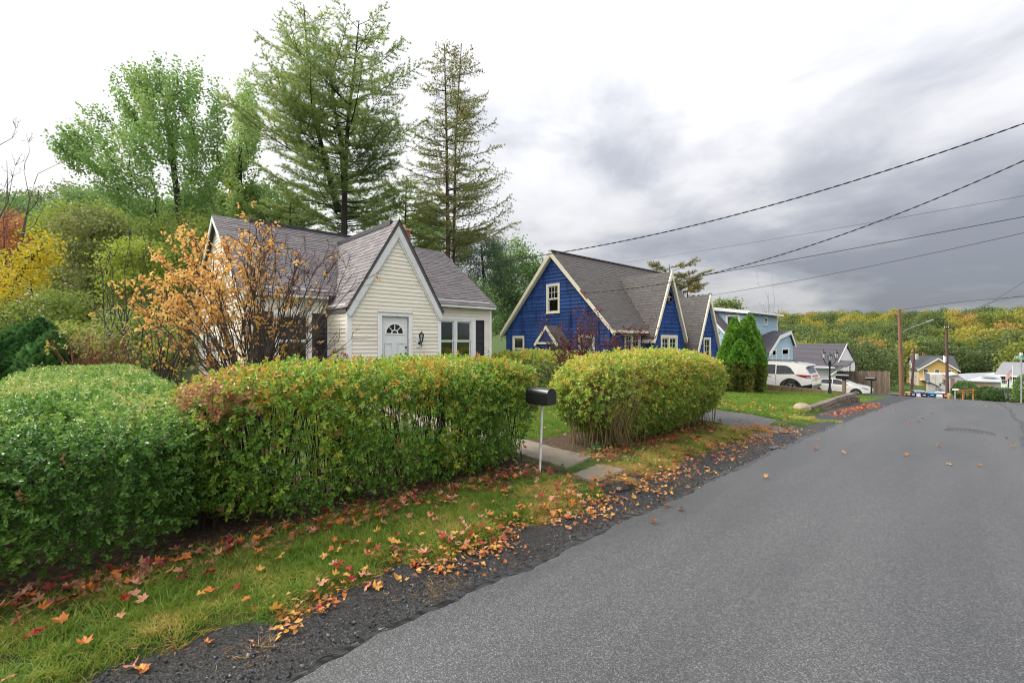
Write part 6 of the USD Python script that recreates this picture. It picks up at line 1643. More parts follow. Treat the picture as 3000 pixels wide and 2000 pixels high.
outline_tree('background_tree', 'mixed green and gold undergrowth tree below the big maple', [(380, 660), (520, 620), (660, 650), (680, 820), (560, 950), (400, 940), (360, 780)], 27, 2.5, 110, L_DULL, 109, [(500, 1100), (505, 800), (510, 700)], .15, per=130, sig=.5, L=.15, W=.12, bark='dark')
outline_tree('background_tree', 'green leafy tree behind the blue house ridge', [(1440, 740), (1480, 690), (1540, 720), (1590, 770), (1580, 860), (1540, 960), (1440, 980)], 44, 3, 120, L_GREEN, 110, [(1500, 1040), (1500, 860), (1495, 740)], .22, per=150, sig=.55, L=.2, W=.17)
outline_tree('background_tree', 'dark spreading hemlock between the two houses', [(1330, 700), (1400, 680), (1470, 700), (1500, 780), (1490, 880), (1450, 960), (1400, 940), (1330, 800)], 37, 2.5, 120, GR('leaves_hemlock', (.03, .06, .035), (.06, .10, .055), (.11, .13, .06), (.2, .16, .06), nscale=.5), 111, [(1425, 1040), (1420, 850), (1410, 720)], .2, per=170, sig=.5, L=.14, W=.06, flat=.3, bark='dark')
outline_tree('background_tree', 'rounded green tree beyond the light blue house', [(2080, 905), (2110, 884), (2140, 878), (2165, 900), (2165, 960), (2080, 960)], 85, 4, 50, L_FARG, 112, [(2125, 1030), (2125, 930)], .25, per=150, sig=.9, L=.4, W=.34)
outline_tree('understory_bush', 'rough olive and gold bushes behind the left hedge', [(0, 900), (120, 860), (300, 880), (420, 920), (560, 940), (590, 1090), (0, 1100)], 18, 1.4, 150, L_DULL, 113, [(300, 1120), (300, 1040)], .05, per=130, sig=.34, L=.11, W=.08, cat='bush', bark='dark')
outline_tree('understory_bush', 'green bush behind the cream cottage and the sloping hedge', [(1335, 840), (1400, 820), (1450, 880), (1450, 990), (1340, 990)], 30, 1.6, 50, L_GREEN, 114, [(1400, 1050), (1400, 960)], .08, per=150, sig=.4, L=.13, W=.1, cat='bush')

# ------------------------------------------------ conifers
def needle_tuft(g, n, L, w, cone=.9):
    V, F = [], []
    for k in range(n):
        d = np.array([*(g.normal(size=2) * cone), 1.0]); d /= np.linalg.norm(d); s = np.cross(d, rdir(1, g)[0]); s /= np.linalg.norm(s)
        o = len(V); l = L * g.uniform(.7, 1.2)
        V += [-s * w, s * w, d * l]; F += [[o, o + 1, o + 2]]
    return np.array(V), np.array(F)
NEEDLE_PINE = GR('needles_pine', (0.145, 0.223, 0.083), (0.275, 0.359, 0.117), (0.412, 0.446, 0.123), (0.701, 0.460, 0.110), nscale=.3, transl=.5)
NEEDLE_SPR = GR('needles_spruce', (0.147, 0.189, 0.072), (0.294, 0.336, 0.118), (0.405, 0.364, 0.131), (0.465, 0.336, 0.131), nscale=.35, transl=.5)
NEEDLE_CONE = GR('spruce_cones', (.16, .07, .03), (.26, .13, .06), (.34, .19, .09), nscale=2, transl=.1)
def conifer(name, label, leaders, base_px, depth, half, n_br, seed, mt, bark, droop, tipup, tuft_args, spacing, tr, sub=5, cones=None, sparse=1.0, hard_from=.0, asym=0.0, group=None):
    """leaders: one or more stems as pixels from the ground up; half: [(pixel row, half width in pixels)] of the crown."""
    g = np.random.default_rng(seed)
    bp = atD(*base_px, depth); gz = float(ground_z(bp[0], bp[1]))
    T = thing(name, label, 'tree', (bp[0], bp[1], gz), group=group)
    b = MB(); tips, dirs, cpos = [], [], []
    ys, ws = [h[0] for h in half], [h[1] for h in half]
    for li, ld in enumerate(leaders):
        off = (li - (len(leaders) - 1) / 2) * .5
        pts = np.array([atD(x, y, depth + off) for x, y in ld])
        pts[0][2] = min(pts[0][2], gz - .2) if li == 0 or ld[0][1] > 900 else pts[0][2]
        fine = np.vstack([pts[i] + (pts[i + 1] - pts[i]) * np.linspace(0, 1, 12)[:, None] for i in range(len(pts) - 1)])
        b.tube(fine, np.interp(fine[:, 2], [fine[0][2], fine[-1][2]], [tr if li == 0 else tr * .7, .03]), 9)
        zlo, zhi = atD(0, ys[-1], depth)[2], fine[-1][2]
        m = n_br // len(leaders)
        for k in range(m):
            z = zlo + (zhi - zlo - .15) * ((k + g.uniform(0, 1)) / m) ** .92
            j = int(np.argmin(np.abs(fine[:, 2] - z))); p0 = fine[j].copy(); p0[2] = z
            py = 1000 - (z - CAM_Z) / depth * FPX
            hw = np.interp(py, ys, ws) * px2m(depth)
            az = g.uniform(0, 2 * np.pi)
            Lb = hw * g.uniform(.55, 1.12) * (1 + asym * math.cos(az - YAW))
            out = np.array([math.cos(az), math.sin(az), 0.0])
            t = np.linspace(0, 1, 8)[:, None]
            zz = -droop * Lb * t + (droop + tipup) * Lb * t ** 2.2 + .25 * (1 - droop) * Lb * t * (1 - .5 * t)
            bend = np.cross([0, 0, 1.0], out) * g.normal() * .12 * Lb
            br = p0 + out * Lb * t + np.array([0, 0, 1.0]) * zz + bend * t ** 2
            b.tube(br, np.linspace(.012 + .009 * Lb, .006, 8), 4, cap=False)
            # side twigs with needles
            ns = max(2, int(sub * Lb))
            for q in range(ns):
                s = hard_from + (1 - hard_from) * (q + g.uniform()) / ns
                i = min(int(s * 7), 6); f = s * 7 - i; c = br[i] * (1 - f) + br[i + 1] * f
                side = np.cross(out, [0, 0, 1.0]) * (1 if q % 2 else -1)
                d = out * g.uniform(.35, .9) + side * g.uniform(.5, 1.1) + np.array([0, 0, g.normal() * .18 + tipup * .7 - droop * .5])
                d /= np.linalg.norm(d); ls = Lb * g.uniform(.12, .32) * (1.15 - .6 * s) + .12
                e = c + d * ls
                b.tube(np.array([c, (c + e) / 2 + [0, 0, -.02], e]), [.008, .006, .003], 3, cap=False)
                m_ = max(1, int(ls / spacing))
                for w_ in range(m_ + 1):
                    if g.uniform() > sparse: continue
                    tips.append(c + d * ls * (w_ + .6) / (m_ + .6)); dirs.append(d + [0, 0, .35])
            for w_ in range(int(Lb * (1 - hard_from) * .35 / spacing) + 1):
                s = 1 - w_ * spacing / max(Lb, .1); 
                if s < .5: break
                i = min(int(s * 7), 6); f = s * 7 - i
                tips.append(br[i] * (1 - f) + br[i + 1] * f); dirs.append(br[min(i + 1, 7)] - br[i] + [0, 0, .05])
            if cones and py < cones:
                for _ in range(int(g.integers(3, 8))): cpos.append(br[int(g.integers(3, 8))] + g.normal(size=3) * [.12, .12, .05])
    obj('trunk', b, BARKS[bark], T)
    tips, dirs = np.array(tips), np.array(dirs); n = len(tips)
    protos = [(needle_tuft(g, *tuft_args), mt) for _ in range(4)]
    instancer('needles', protos, tips + g.normal(size=tips.shape) * .03, rot_to(dirs, g=g), g.uniform(.75, 1.3, n), g.integers(0, 4, n), T)
    if cpos:
        cpos = np.array(cpos); cm = MB().lathe((0, 0, -.13), [(.0, 0), (.03, .03), (.028, .09), (.0, .13)], 5)
        instancer('cones', [(cm, NEEDLE_CONE)], cpos, rot_to(np.tile([0, 0, 1.0], (len(cpos), 1)) + g.normal(size=(len(cpos), 3)) * .2, g=g), g.uniform(.8, 1.4, len(cpos)), np.zeros(len(cpos), int), T)
    return T
conifer('white_pine', 'tallest white pine with long plumed branches behind the cream cottage', [[(1000, 1060), (1008, 700), (1010, 540), (1018, 380), (1040, 180), (1052, 60)], [(990, 620), (960, 500), (930, 380), (905, 220), (890, 14)], [(1010, 560), (1000, 420), (975, 300), (965, 120)]],
        (1000, 1060), 28, [(14, 30), (100, 100), (200, 140), (300, 190), (400, 225), (500, 235), (600, 225), (690, 150)], 165, 201, NEEDLE_PINE, 'dark', .10, .30, (16, .20, .008), .105, .28, sub=5.6, hard_from=.26)
conifer('bare_spruce', 'sparse brown-tipped spruce with twin trunks right of the white pine', [[(1312, 1060), (1312, 700), (1308, 400), (1302, 130)], [(1330, 1060), (1330, 700), (1335, 400), (1352, 128)]],
        (1312, 1060), 31, [(128, 24), (200, 60), (300, 85), (400, 104), (500, 122), (600, 142), (690, 160), (760, 140)], 170, 202, NEEDLE_SPR, 'red', .22, .16, (13, .11, .010), .085, .22, sub=8, cones=290, sparse=.8, hard_from=.12, asym=.1)
conifer('white_pine', 'orange-tinged pine top showing above the blue house roof', [[(1985, 1030), (1970, 860), (1960, 775)], [(1990, 920), (2020, 800)]], (1985, 1030), 46, [(775, 40), (800, 75), (840, 85), (880, 95), (930, 60)], 34, 203, GR('needles_tinged', (.09, .11, .03), (.17, .17, .045), (.30, .22, .06), (.42, .26, .07), nscale=.4, transl=.25), 'dark', .05, .2, (14, .30, .014), .14, .16, sub=5.5, hard_from=.35)
conifer('young_pine', 'dense young pine low behind the chimney of the cream cottage', [[(1180, 1040), (1185, 800), (1190, 520)]], (1180, 1040), 33, [(520, 30), (580, 90), (640, 120), (700, 130), (760, 120)], 46, 204, NEEDLE_PINE, 'dark', .12, .2, (14, .18, .009), .09, .16, sub=7, hard_from=.2)
conifer('young_pine', 'dense young pine low behind the left part of the cottage roof', [[(850, 1040), (850, 760), (850, 560)]], (850, 1040), 33, [(560, 40), (620, 90), (680, 110), (740, 100)], 44, 205, NEEDLE_PINE, 'dark', .12, .2, (14, .18, .009), .09, .16, sub=7, hard_from=.2)

# bare tree at the left edge
def bare_tree(name, label, base, depth, tips, seed, bark='grey', tr=.14, lev=3, cat='tree'):
    g = np.random.default_rng(seed); p0 = atD(*base, depth); p0[2] = ground_z(p0[0], p0[1]) - .1
    T = thing(name, label, cat, (p0[0], p0[1], p0[2] + .1)); b = MB()
    for t in tips:
        q = atD(*t, depth + g.normal() * 1.2)
        pts = limb(b, p0 + g.normal(size=3) * [.05, .05, 0], q, tr * g.uniform(.5, 1), .012, g, n=7, wob=.02)
        def sub(pts, lv, r, k=1.0):
            for _ in range(5 if lv else 4):
                i = int(g.integers(2, len(pts))); c = pts[i]; d = pts[-1] - pts[0]; L = np.linalg.norm(d) * g.uniform(.14, .3); d = d / np.linalg.norm(d) + g.normal(size=3) * .55; d[2] += .25
                w = limb(b, c, c + d / np.linalg.norm(d) * L, max(r, .011), max(r * .3, .007), g, n=4, sides=3, wob=.05)
                if lv: sub(w, lv - 1, r * .55)
        sub(pts, lev - 1, tr * .2)
    obj('trunk', b, BARKS[bark], T)
    return T
bare_tree('bare_tree', 'leafless tree at the far left edge of the skyline', (-60, 1100), 34, [(20, 470), (70, 500), (-20, 460), (100, 540), (50, 560)], 301, tr=.16)
bare_tree('bare_tree', 'leafless treetop poking out of the woods beyond the light blue house', (2260, 1050), 88, [(2250, 875), (2268, 888), (2236, 892), (2282, 898)], 302, 'dark', tr=.1, lev=2)
for k, (bx, tips) in enumerate((((345, 1120), [(300, 800), (330, 790), (270, 830)]), ((372, 1120), [(365, 790), (390, 810), (345, 850)]), ((400, 1120), [(415, 810), (440, 840)]))):
    bare_tree('thin_sapling', ['slender sapling with bare upright stems, left of three behind the red-stemmed shrub', 'slender sapling with bare upright stems, middle of three behind the red-stemmed shrub', 'slender sapling with bare leaning stems, right of three behind the red-stemmed shrub'][k], bx, 13 + k * .5, tips, 310 + k, 'dark', tr=.022, lev=2, cat='sapling')

# ------------------------------------------------ arborvitae
ARB_D = GR('arborvitae_dark', (0.035, 0.094, 0.030), (0.075, 0.175, 0.050), (0.138, 0.263, 0.075), nscale=2.2, transl=.2)
ARB_G = GR('arborvitae_bright', (.06, .15, .02), (.13, .28, .035), (.22, .38, .06), nscale=1.6, transl=.2)
def spray(g, n=9, L=.12, w=.012):
    V, F = [], []
    a0 = g.uniform(0, 6.28)
    for k in range(n):
        a = (k / (n - 1) - .5) * 2.0; d = np.array([math.sin(a) * math.cos(a0), math.sin(a) * math.sin(a0), math.cos(a)]); s = np.cross(d, [math.sin(a0), -math.cos(a0), 0]); s /= np.linalg.norm(s)
        l = L * g.uniform(.7, 1.15) * (1 - .3 * abs(a)); o = len(V)
        V += [d * l * .15 - s * w * .4, d * l * .15 + s * w * .4, d * l * .7 + s * w, d * l, d * l * .7 - s * w]; F += [[o, o + 1, o + 2], [o, o + 2, o + 4], [o + 4, o + 2, o + 3]]
    return np.array(V), np.array(F)
def arbor(name, label, spires, mt, seed, dens=1.0, sc=1.0, group=None, lower=None, low_z=.6):
    """spires: (x, y, radius, height) flames of flat sprays, one plant."""
    g = np.random.default_rng(seed)
    x0, y0 = np.mean([s[0] for s in spires]), np.mean([s[1] for s in spires]); gz = float(ground_z(x0, y0))
    T = thing(name, label, 'shrub', (x0, y0, gz), group=group)
    P, D = [], []
    b = MB()
    for x, y, r, h in spires:
        z0 = float(ground_z(x, y))
        b.tube([(x, y, z0 - .05), (x, y, z0 + h * .5), (x, y, z0 + h * .92)], [r * .12, r * .08, .01], 6)
        n = int(dens * 1500 * r * h)
        u = g.uniform(0, 1, n); ang = g.uniform(0, 2 * np.pi, n)
        prof = np.where(u < .48, .70 + .30 * np.sin(np.clip(u / .48, 0, 1) * np.pi / 2) ** 2, np.cos((np.maximum(u, .48) - .48) / .52 * np.pi / 2) ** .8)
        lump = .72 + .5 * meshkit.fbm(np.stack([np.cos(ang) * 2.2, np.sin(ang) * 2.2, u * h * 2.4 / max(r, .3)], -1) + seed, 3)
        rr = r * prof * lump * (1 - .35 * g.uniform(0, 1, n) ** 2)
        P.append(np.stack([x + rr * np.cos(ang), y + rr * np.sin(ang), z0 + .06 + u * h], 1)); D.append(np.stack([np.cos(ang), np.sin(ang), .55 + .9 * u], 1))
    P, D = np.vstack(P), np.vstack(D) + g.normal(size=(sum(len(p) for p in P), 3)) * .3
    obj('trunk', b, BARKS['dark'], T)
    pr = [spray(g) for _ in range(4)]; n = len(P)
    ids = g.integers(0, 4, n); R = rot_to(D, g=g); s = g.uniform(.75, 1.3, n) * sc
    if lower is None:
        instancer('foliage', [(p, mt) for p in pr], P, R, s, ids, T)
    else:
        lo = P[:, 2] < gz + low_z + .25 * (meshkit.noise(P * 2) - .5)
        instancer('foliage', [(p, mt) for p in pr], P[~lo], R[~lo], s[~lo], ids[~lo], T)
        instancer('browned_foliage', [(p, lower) for p in pr], P[lo], R[lo], s[lo], ids[lo], T)
    return T
for k, (px, pt, d, r, lab) in enumerate(((20, 985, 11.5, .75, 'dark green arborvitae cut by the left edge'), (60, 965, 12.3, .7, 'dark green arborvitae with a blunt top, second from the left edge'), (118, 945, 11.8, .62, 'dark green arborvitae with the tallest pointed tip of the left row'), (160, 985, 11.0, .55, 'dark green arborvitae at the right end of the left row'))):
    p = atD(px, 1100, d); top = atD(px, pt, d)[2]; gz = float(ground_z(p[0], p[1]))
    sp = [(p[0], p[1], r, top - gz)] + [(p[0] + r * .7 * math.cos(a), p[1] + r * .7 * math.sin(a), r * .6, (top - gz) * .82) for a in (0.5, 2.6, 4.4)]
    arbor('arborvitae', lab, sp, ARB_D, 400 + k, 1.3)
def arb_at(lst, dbase):
    out = []
    for px, pt, d, r in lst:
        p = atD(px, 1100, d); gz = float(ground_z(p[0], p[1])); out.append((p[0], p[1], r, atD(px, pt, d)[2] - gz))
    return out
ARB_B = GR('arborvitae_browned', (.07, .11, .025), (.16, .19, .04), (.30, .25, .07), nscale=2.0, transl=.2)
arbor('arborvitae', 'tall bright green arborvitae with several spires beside the white suv', arb_at([(2152, 940, 19.0, .46), (2180, 942, 18.8, .46), (2197, 930, 19.4, .40), (2136, 985, 18.7, .42), (2210, 1000, 18.9, .40), (2168, 1005, 18.3, .5)], 19), ARB_G, 411, 1.5, 1.0, lower=ARB_B, low_z=1.15)
arbor('arborvitae', 'narrow arborvitae half hidden behind the tall one beside the white suv', arb_at([(2216, 972, 21.5, .36), (2225, 1015, 21.2, .3)], 21), ARB_G, 412, 1.3)

outline_tree('background_tree', 'green and gold trees filling the wood behind the olive tree', [(100, 640), (260, 590), (420, 600), (540, 640), (600, 760), (560, 900), (120, 900)], 40, 3, 150, L_YG, 121, [(330, 1090), (330, 800), (330, 680)], .2, per=90, sig=.62, L=.28, W=.22, bark='dark')
outline_tree('background_tree', 'light green tree low between the spruce and the sloping roof', [(1180, 640), (1260, 620), (1340, 660), (1380, 760), (1360, 900), (1200, 860)], 40, 2.5, 80, L_GREEN, 122, [(1270, 1060), (1270, 760)], .2, per=130, sig=.5, L=.18, W=.14)

outline_tree('background_tree', 'pale green trees filling the gap between maple trunk and cottage roof', [(410, 590), (620, 560), (800, 530), (880, 640), (880, 780), (430, 790)], 38, 3, 150, L_GREEN, 123, [(600, 1090), (610, 760), (615, 640)], .2, per=100, sig=.6, L=.27, W=.21)
outline_tree('background_tree', 'green treetop wall left of the big maple', [(-40, 600), (100, 575), (260, 560), (420, 570), (430, 760), (-40, 800)], 52, 3, 150, L_GREEN, 124, [(240, 1090), (245, 800), (245, 660)], .25, per=90, sig=.75, L=.36, W=.28)
# ---------------------------------------------------------------- light blue house and its garage
LBLUE = [mat('light_blue_siding' + s, scl((.36, .50, .58), k), .55, .05, 3) for s, k in (('', 1), ('_b', .95), ('_c', 1.05))]
DSH = mat('charcoal_shingle', (.075, .068, .078), .75, .3, 9, bump=.6, bscale=40, stretch=(1, 1, 3), obj_var=.15)
def hip(b, x0, x1, y0, y1, z, t): b.box(x0, x1, y0, y1, z, z + t)
def light_blue():
    XF, XB, YA, YB = -14.6, -24.0, 40.2, 48.2
    T = thing('light_blue_house', 'light blue clapboard house behind the blue house, partly hidden by arborvitae', 'house', (-17, 44, -3))
    ztL, ztF = atX(2182, 912, XF)[2], atX(2274, 924, XF)[2]
    zt = (ztL + ztF) / 2; zb = -3.4
    zb_l = atY(2082, 904, YA)[2]
    xl = atY(2082, 904, YA)[0]
    slope = (zb_l - zt) / (XF - xl)                         # the roof rises slightly away from the street
    rz = lambda x: zt + slope * (XF - x)
    obj('wall', MB().box(XF - .15, XF - .01, YA + .01, YB, zb, zt).box(XB, XF - .15, YB - .15, YB, zb, zt).box(XB, XB + .15, YA + .1, YB - .15, zb, zt), LBLUE[1], T)
    obj('gable_wall', MB().prism([(XB, zb), (XF - .01, zb), (XF - .01, zt), (XB, rz(XB))], ((0, YA, 0), (1, 0, 0), (0, 0, 1), (0, -1, 0)), -.15, -.005), LBLUE[1], T)
    W1 = [atY(2131, 927, YA), atY(2163, 960, YA)]; w1 = (W1[0][0], W1[1][0], W1[1][2] - .55, W1[0][2])
    fa = ((0, YA, 0), (1, 0, 0), (0, -1, 0)); ff = ((XF, 0, 0), (0, 1, 0), (1, 0, 0))
    clad(T, 'clapboard', fa, LBLUE, zt - 6.0, zt + .9, .19, lambda z: (max(xl - 3, XF - (z - zt) / slope - 9 if z < zt else xl - 3), XF if z < zt - .05 else max(XF - (z - zt) / slope, xl - 2.9)), [(w1[0] - .15, w1[1] + .15, w1[2] - .15, w1[3] + .15)], proud=.025)
    p1, p2 = atX(2191, 926, XF), atX(2204, 950, XF); p3, p4 = atX(2240, 932, XF), atX(2247, 951, XF)
    w2 = (p1[1], p2[1], p2[2] - .3, p1[2]); w3 = (p3[1], p4[1], p4[2], p3[2])
    clad(T, 'clapboard', ff, LBLUE, zt - 6.0, zt - .25, .19, lambda z: (YA, YB), [(w[0] - .13, w[1] + .13, w[2] - .13, w[3] + .13) for w in (w2, w3)], proud=.025)
    obj('window_recess', MB().box(w1[0], w1[1], YA + .0, YA + .02, w1[2], w1[3]), DARKROOM, T)
    window(T, fa, *w1, trim=.13, glass=CARG); window(T, ff, *w2, trim=.12, glass=CARG); window(T, ff, *w3, trim=.12, glass=CARG)
    rf = MB().prism([(XF + .35, zt - .12), (XF + .35, zt + .06), (XB - .2, rz(XB - .2) + .2), (XB - .2, rz(XB - .2) + .02)][::-1], ((0, YA - .3, 0), (1, 0, 0), (0, 0, 1), (0, 1, 0)), 0, YB - YA + .6)
    obj('roof', rf, DSH, T)
    obj('rake_board', MB().prism([(XF + .36, zt - .2), (XF + .36, zt + .07), (XB, rz(XB) + .2), (XB, rz(XB) - .12)][::-1], ((0, YA - .3, 0), (1, 0, 0), (0, 0, 1), (0, -1, 0)), .001, .04), WHITE, T)
    obj('gutter', MB().box(XF + .36, XF + .5, YA - .34, YB + .35, zt - .12, zt + .05), WHITE, T)
    obj('downspout', MB().tube([(XF + .42, YB + .28, zt - .1), (XF + .3, YB + .2, zt - .35), (XF + .06, YB - .0, zt - .6), (XF + .06, YB - .0, zb)], .05, 6), WHITE, T)
    obj('corner_board', MB().box(XF - .02, XF + .035, YB - .12, YB + .02, zb, zt - .12), WHITE, T)
    # lower wing seen over the arborvitae on the left: a sloping rake
    a, c_ = atY(2088, 930, YA - 1.5), atY(2128, 975, YA - 1.5)
    pl = [(a[0] - 1.5, a[2] + 1.5 * (a[2] - c_[2]) / (c_[0] - a[0])), (c_[0] + .6, c_[2] - .6 * (a[2] - c_[2]) / (c_[0] - a[0]))]
    fr = ((0, YA - 1.5, 0), (1, 0, 0), (0, 0, 1), (0, -1, 0))
    (x0, z0), (x1, z1) = pl
    obj('wing_wall', MB().prism([(x0, zb), (x1, zb), (x1, z1 - .25), (x0, z0 - .25)], fr, -1.45, .0), LBLUE[0], T)
    clad(T, 'wing_clapboard', ((0, YA - 1.5, 0), (1, 0, 0), (0, -1, 0)), LBLUE, zt - 5.5, z0 - .3, .19, lambda z: (x0, min(x1, x0 + (z0 - .3 - z) / ((z0 - z1) / (x1 - x0)))), proud=.025)
    obj('wing_roof', MB().prism([(x0, z0 - .1), (x1 + .2, z1 - .14), (x1 + .2, z1 + .04), (x0, z0 + .1)], fr, -1.4, .25), DSH, T)
    obj('rake_board', MB().prism([(x0, z0 - .32), (x1 + .2, z1 - .36), (x1 + .2, z1 - .13), (x0, z0 - .1)], fr, .251, .29), WHITE, T)
    # front wing with one long and one short roof slope
    XG = -13.2
    P = lambda x, y: atX(x, y, XG)
    k1, k2, k3, k4 = P(2247, 1036), P(2279, 986), P(2311, 972), P(2325, 1012)
    prof = [(k1[1], k1[2]), (k2[1], k2[2]), (k3[1], k3[2]), (k4[1], k4[2])]
    yr, zr_ = k4[1] - .25, zb
    fg = ((XG, 0, 0), (0, 1, 0), (0, 0, 1), (1, 0, 0))
    obj('wing_wall', MB().prism([(prof[0][0] + .2, zr_), (yr, zr_), (yr, prof[3][1] + .1), (prof[2][0], prof[2][1] - .2), (prof[1][0] + .15, prof[1][1] - .2), (prof[0][0] + .2, prof[0][1])], fg, -1.6, -.01), LBLUE[1], T)
    wa = [P(2263, 1026), P(2273, 1056)]; wb = [P(2292, 1023), P(2309, 1053)]
    holes = [(w[0][1], w[1][1], w[1][2], w[0][2]) for w in (wa, wb)]
    zz = [q[1] for q in prof]
    def ex(z):
        lo = np.interp(z, [zz[0], zz[1], zz[2]], [prof[0][0] + .25, prof[1][0] + .2, prof[2][0]]) if z > zz[0] else prof[0][0] + .22
        hi = np.interp(z, [zz[3], zz[2]], [yr, prof[2][0]])
        return (float(lo), float(hi))
    clad(T, 'wing_clapboard', ((XG, 0, 0), (0, 1, 0), (1, 0, 0)), LBLUE, zr_, zz[2] - .2, .19, ex, [(h[0] - .15, h[1] + .15, h[2] - .15, h[3] + .15) for h in holes], proud=.025)
    for h in holes: window(T, ((XG, 0, 0), (0, 1, 0), (1, 0, 0)), *h, trim=.14, glass=CARG, rail=.5)
    b = MB(); tr = MB()
    for (y0, z0), (y1, z1) in zip(prof[:-1], prof[1:]):
        b.prism([(y0, z0 - .02), (y1, z1 - .02), (y1, z1 + .12), (y0, z0 + .12)], fg, -2.2 if z0 > zz[0] else -1.7, .18)
        tr.prism([(y0, z0 - .22), (y1, z1 - .22), (y1, z1 + .1), (y0, z0 + .1)], fg, .181, .22)
    obj('wing_roof', b, DSH, T); obj('rake_board', tr, WHITE, T)
    # garage beyond, dark roof towards the street's upper end
    YR, YE = 58.0, 53.2
    g0, g1 = atY(2318, 1006, YR), atY(2447, 1006, YR); e0, e1 = atY(2326, 1070, YE), atY(2448, 1073, YE)
    G = thing('garage', 'low garage with a broad charcoal roof and white walls beyond the light blue house', 'garage', (g1[0] - 3, 55, float(ground_z(g1[0], 55))))
    zr2, ze = g0[2], (e0[2] + e1[2]) / 2; xr0, xr1 = g0[0] - 4, max(g1[0], e1[0])
    fr = ((0, 0, 0), (0, 1, 0), (0, 0, 1), (1, 0, 0)); zz_ = float(ground_z(xr1, YE)) - .5
    obj('roof', MB().prism([(YE, ze), (YR, zr2), (YR, zr2 - .15), (YE, ze - .15)][::-1], fr, xr0, xr1).prism([(YR, zr2), (2 * YR - YE, ze), (2 * YR - YE, ze - .15), (YR, zr2 - .15)][::-1], fr, xr0, xr1), DSH, G)
    kk = math.hypot(YR - YE, zr2 - ze); w = np.array([0, YR - YE, zr2 - ze]) / kk
    for q in range(int(kk / .2)):
        o = np.array([xr0, YE, ze]) + w * q * .2
        obj('shingle_course', MB().add(np.array([o + [0, -.0, .0], o + [xr1 - xr0, 0, 0], o + [xr1 - xr0, 0, 0] + w * .21, o + w * .21]) + np.array([[0, -.01, .018]] * 2 + [[0, -.002, .004]] * 2), [[0, 1, 2, 3]]), DSH, G)
    obj('wall', MB().box(xr0, xr1 - .08, YE + .5, 2 * YR - YE - .4, zz_, ze + .1), WHITE, G)
    obj('gable_wall', MB().prism([(YE + .5, ze + .1), (2 * YR - YE - .5, ze + .1), (YR, zr2 - .3)], fr, xr1 - .2, xr1 - .07), WHITE, G)
    obj('eave_board', MB().box(xr0, xr1, YE - .03, YE - .001, ze - .2, ze + .01), WHITE, G)
    obj('rake_board', MB().prism([(YE, ze - .2), (YR, zr2 - .2), (YR, zr2 - .0), (YE, ze)], fr, xr1 + .001, xr1 + .04), WHITE, G)
    c0, c1 = atY(2443, 1058, YE - 1), atY(2481, 1072, YE - 1)
    cn = obj('side_canopy', MB().hexa([(xr1 - .2, YE - 1, c1[2] - .1), (c1[0], YE - 1, c1[2] - .1), (c1[0], YE + 2, c0[2] - .1), (xr1 - .2, YE + 2, c0[2] - .1), (xr1 - .2, YE - 1, c1[2]), (c1[0], YE - 1, c1[2]), (c1[0], YE + 2, c0[2]), (xr1 - .2, YE + 2, c0[2])]), DSH, G)
    obj('canopy_brace', MB().tube([(xr1 - .3, YE - .6, c1[2] - 1.0), (c1[0] - .4, YE - .6, c1[2] - .12)], .06, 5), WHITE, cn)
    obj('canopy_post', MB().box(c1[0] - .3, c1[0] - .18, YE + 1.6, YE + 1.72, zz_, c0[2] - .1), WHITE, cn)
light_blue()

# ---------------------------------------------------------------- things beyond the crest, at the foot of the hill
def far_frame(px, d, turn=0.0):
    """Origin on the ground, u to the right in the picture, n towards the eye, turned by some degrees."""
    o = atD(px, 1000, d); o[2] = float(ground_z(o[0], o[1]))
    v = -np.array([o[0], o[1], 0]); v /= np.linalg.norm(v); a = math.radians(turn)
    n = np.array([v[0] * math.cos(a) - v[1] * math.sin(a), v[0] * math.sin(a) + v[1] * math.cos(a), 0]); u = np.array([-n[1], n[0], 0])
    return o, u, n
def hgt(py, d, o): return (1000 - py) / FPX * d + CAM_Z - o[2]   # height above the ground of a picture row at depth d
YELW = mat('yellow_clapboard', (.62, .40, .13), .6, .06, 2, stretch=(1, 1, 8))
OFFW = mat('off_white_wall', (.58, .55, .48), .65, .12, 1.5, dirt=(.4, .37, .3), dscale=.6)
GREYW = mat('grey_block', (.42, .39, .37), .7, .12, 1.5)
TANW = mat('tan_cladding', (.48, .36, .2), .65, .12, 3, stretch=(6, 6, .3))
METR = mat('pale_metal_roof', (.50, .52, .55), .4, .08, 1, metallic=.3)
SLATE = mat('slate_roof', (.05, .052, .06), .7, .25, 4)
def fwin(parent, o, u, n, x0, x1, z0, z1, off=.02, trim=.13):
    fr = (o, u, (0, 0, 1), n)
    f = obj('window', MB().prism([(x0 - trim, z0 - trim), (x1 + trim, z0 - trim), (x1 + trim, z1 + trim), (x0 - trim, z1 + trim)], fr, off, off + .05), WHITE, parent)
    zm = (z0 + z1) / 2
    obj('pane', MB().prism([(x0, zm + .04), (x1, zm + .04), (x1, z1), (x0, z1)], fr, off + .051, off + .056), CARG, f); obj('pane', MB().prism([(x0, z0), (x1, z0), (x1, zm - .04), (x0, zm - .04)], fr, off + .051, off + .056), CARG, f)
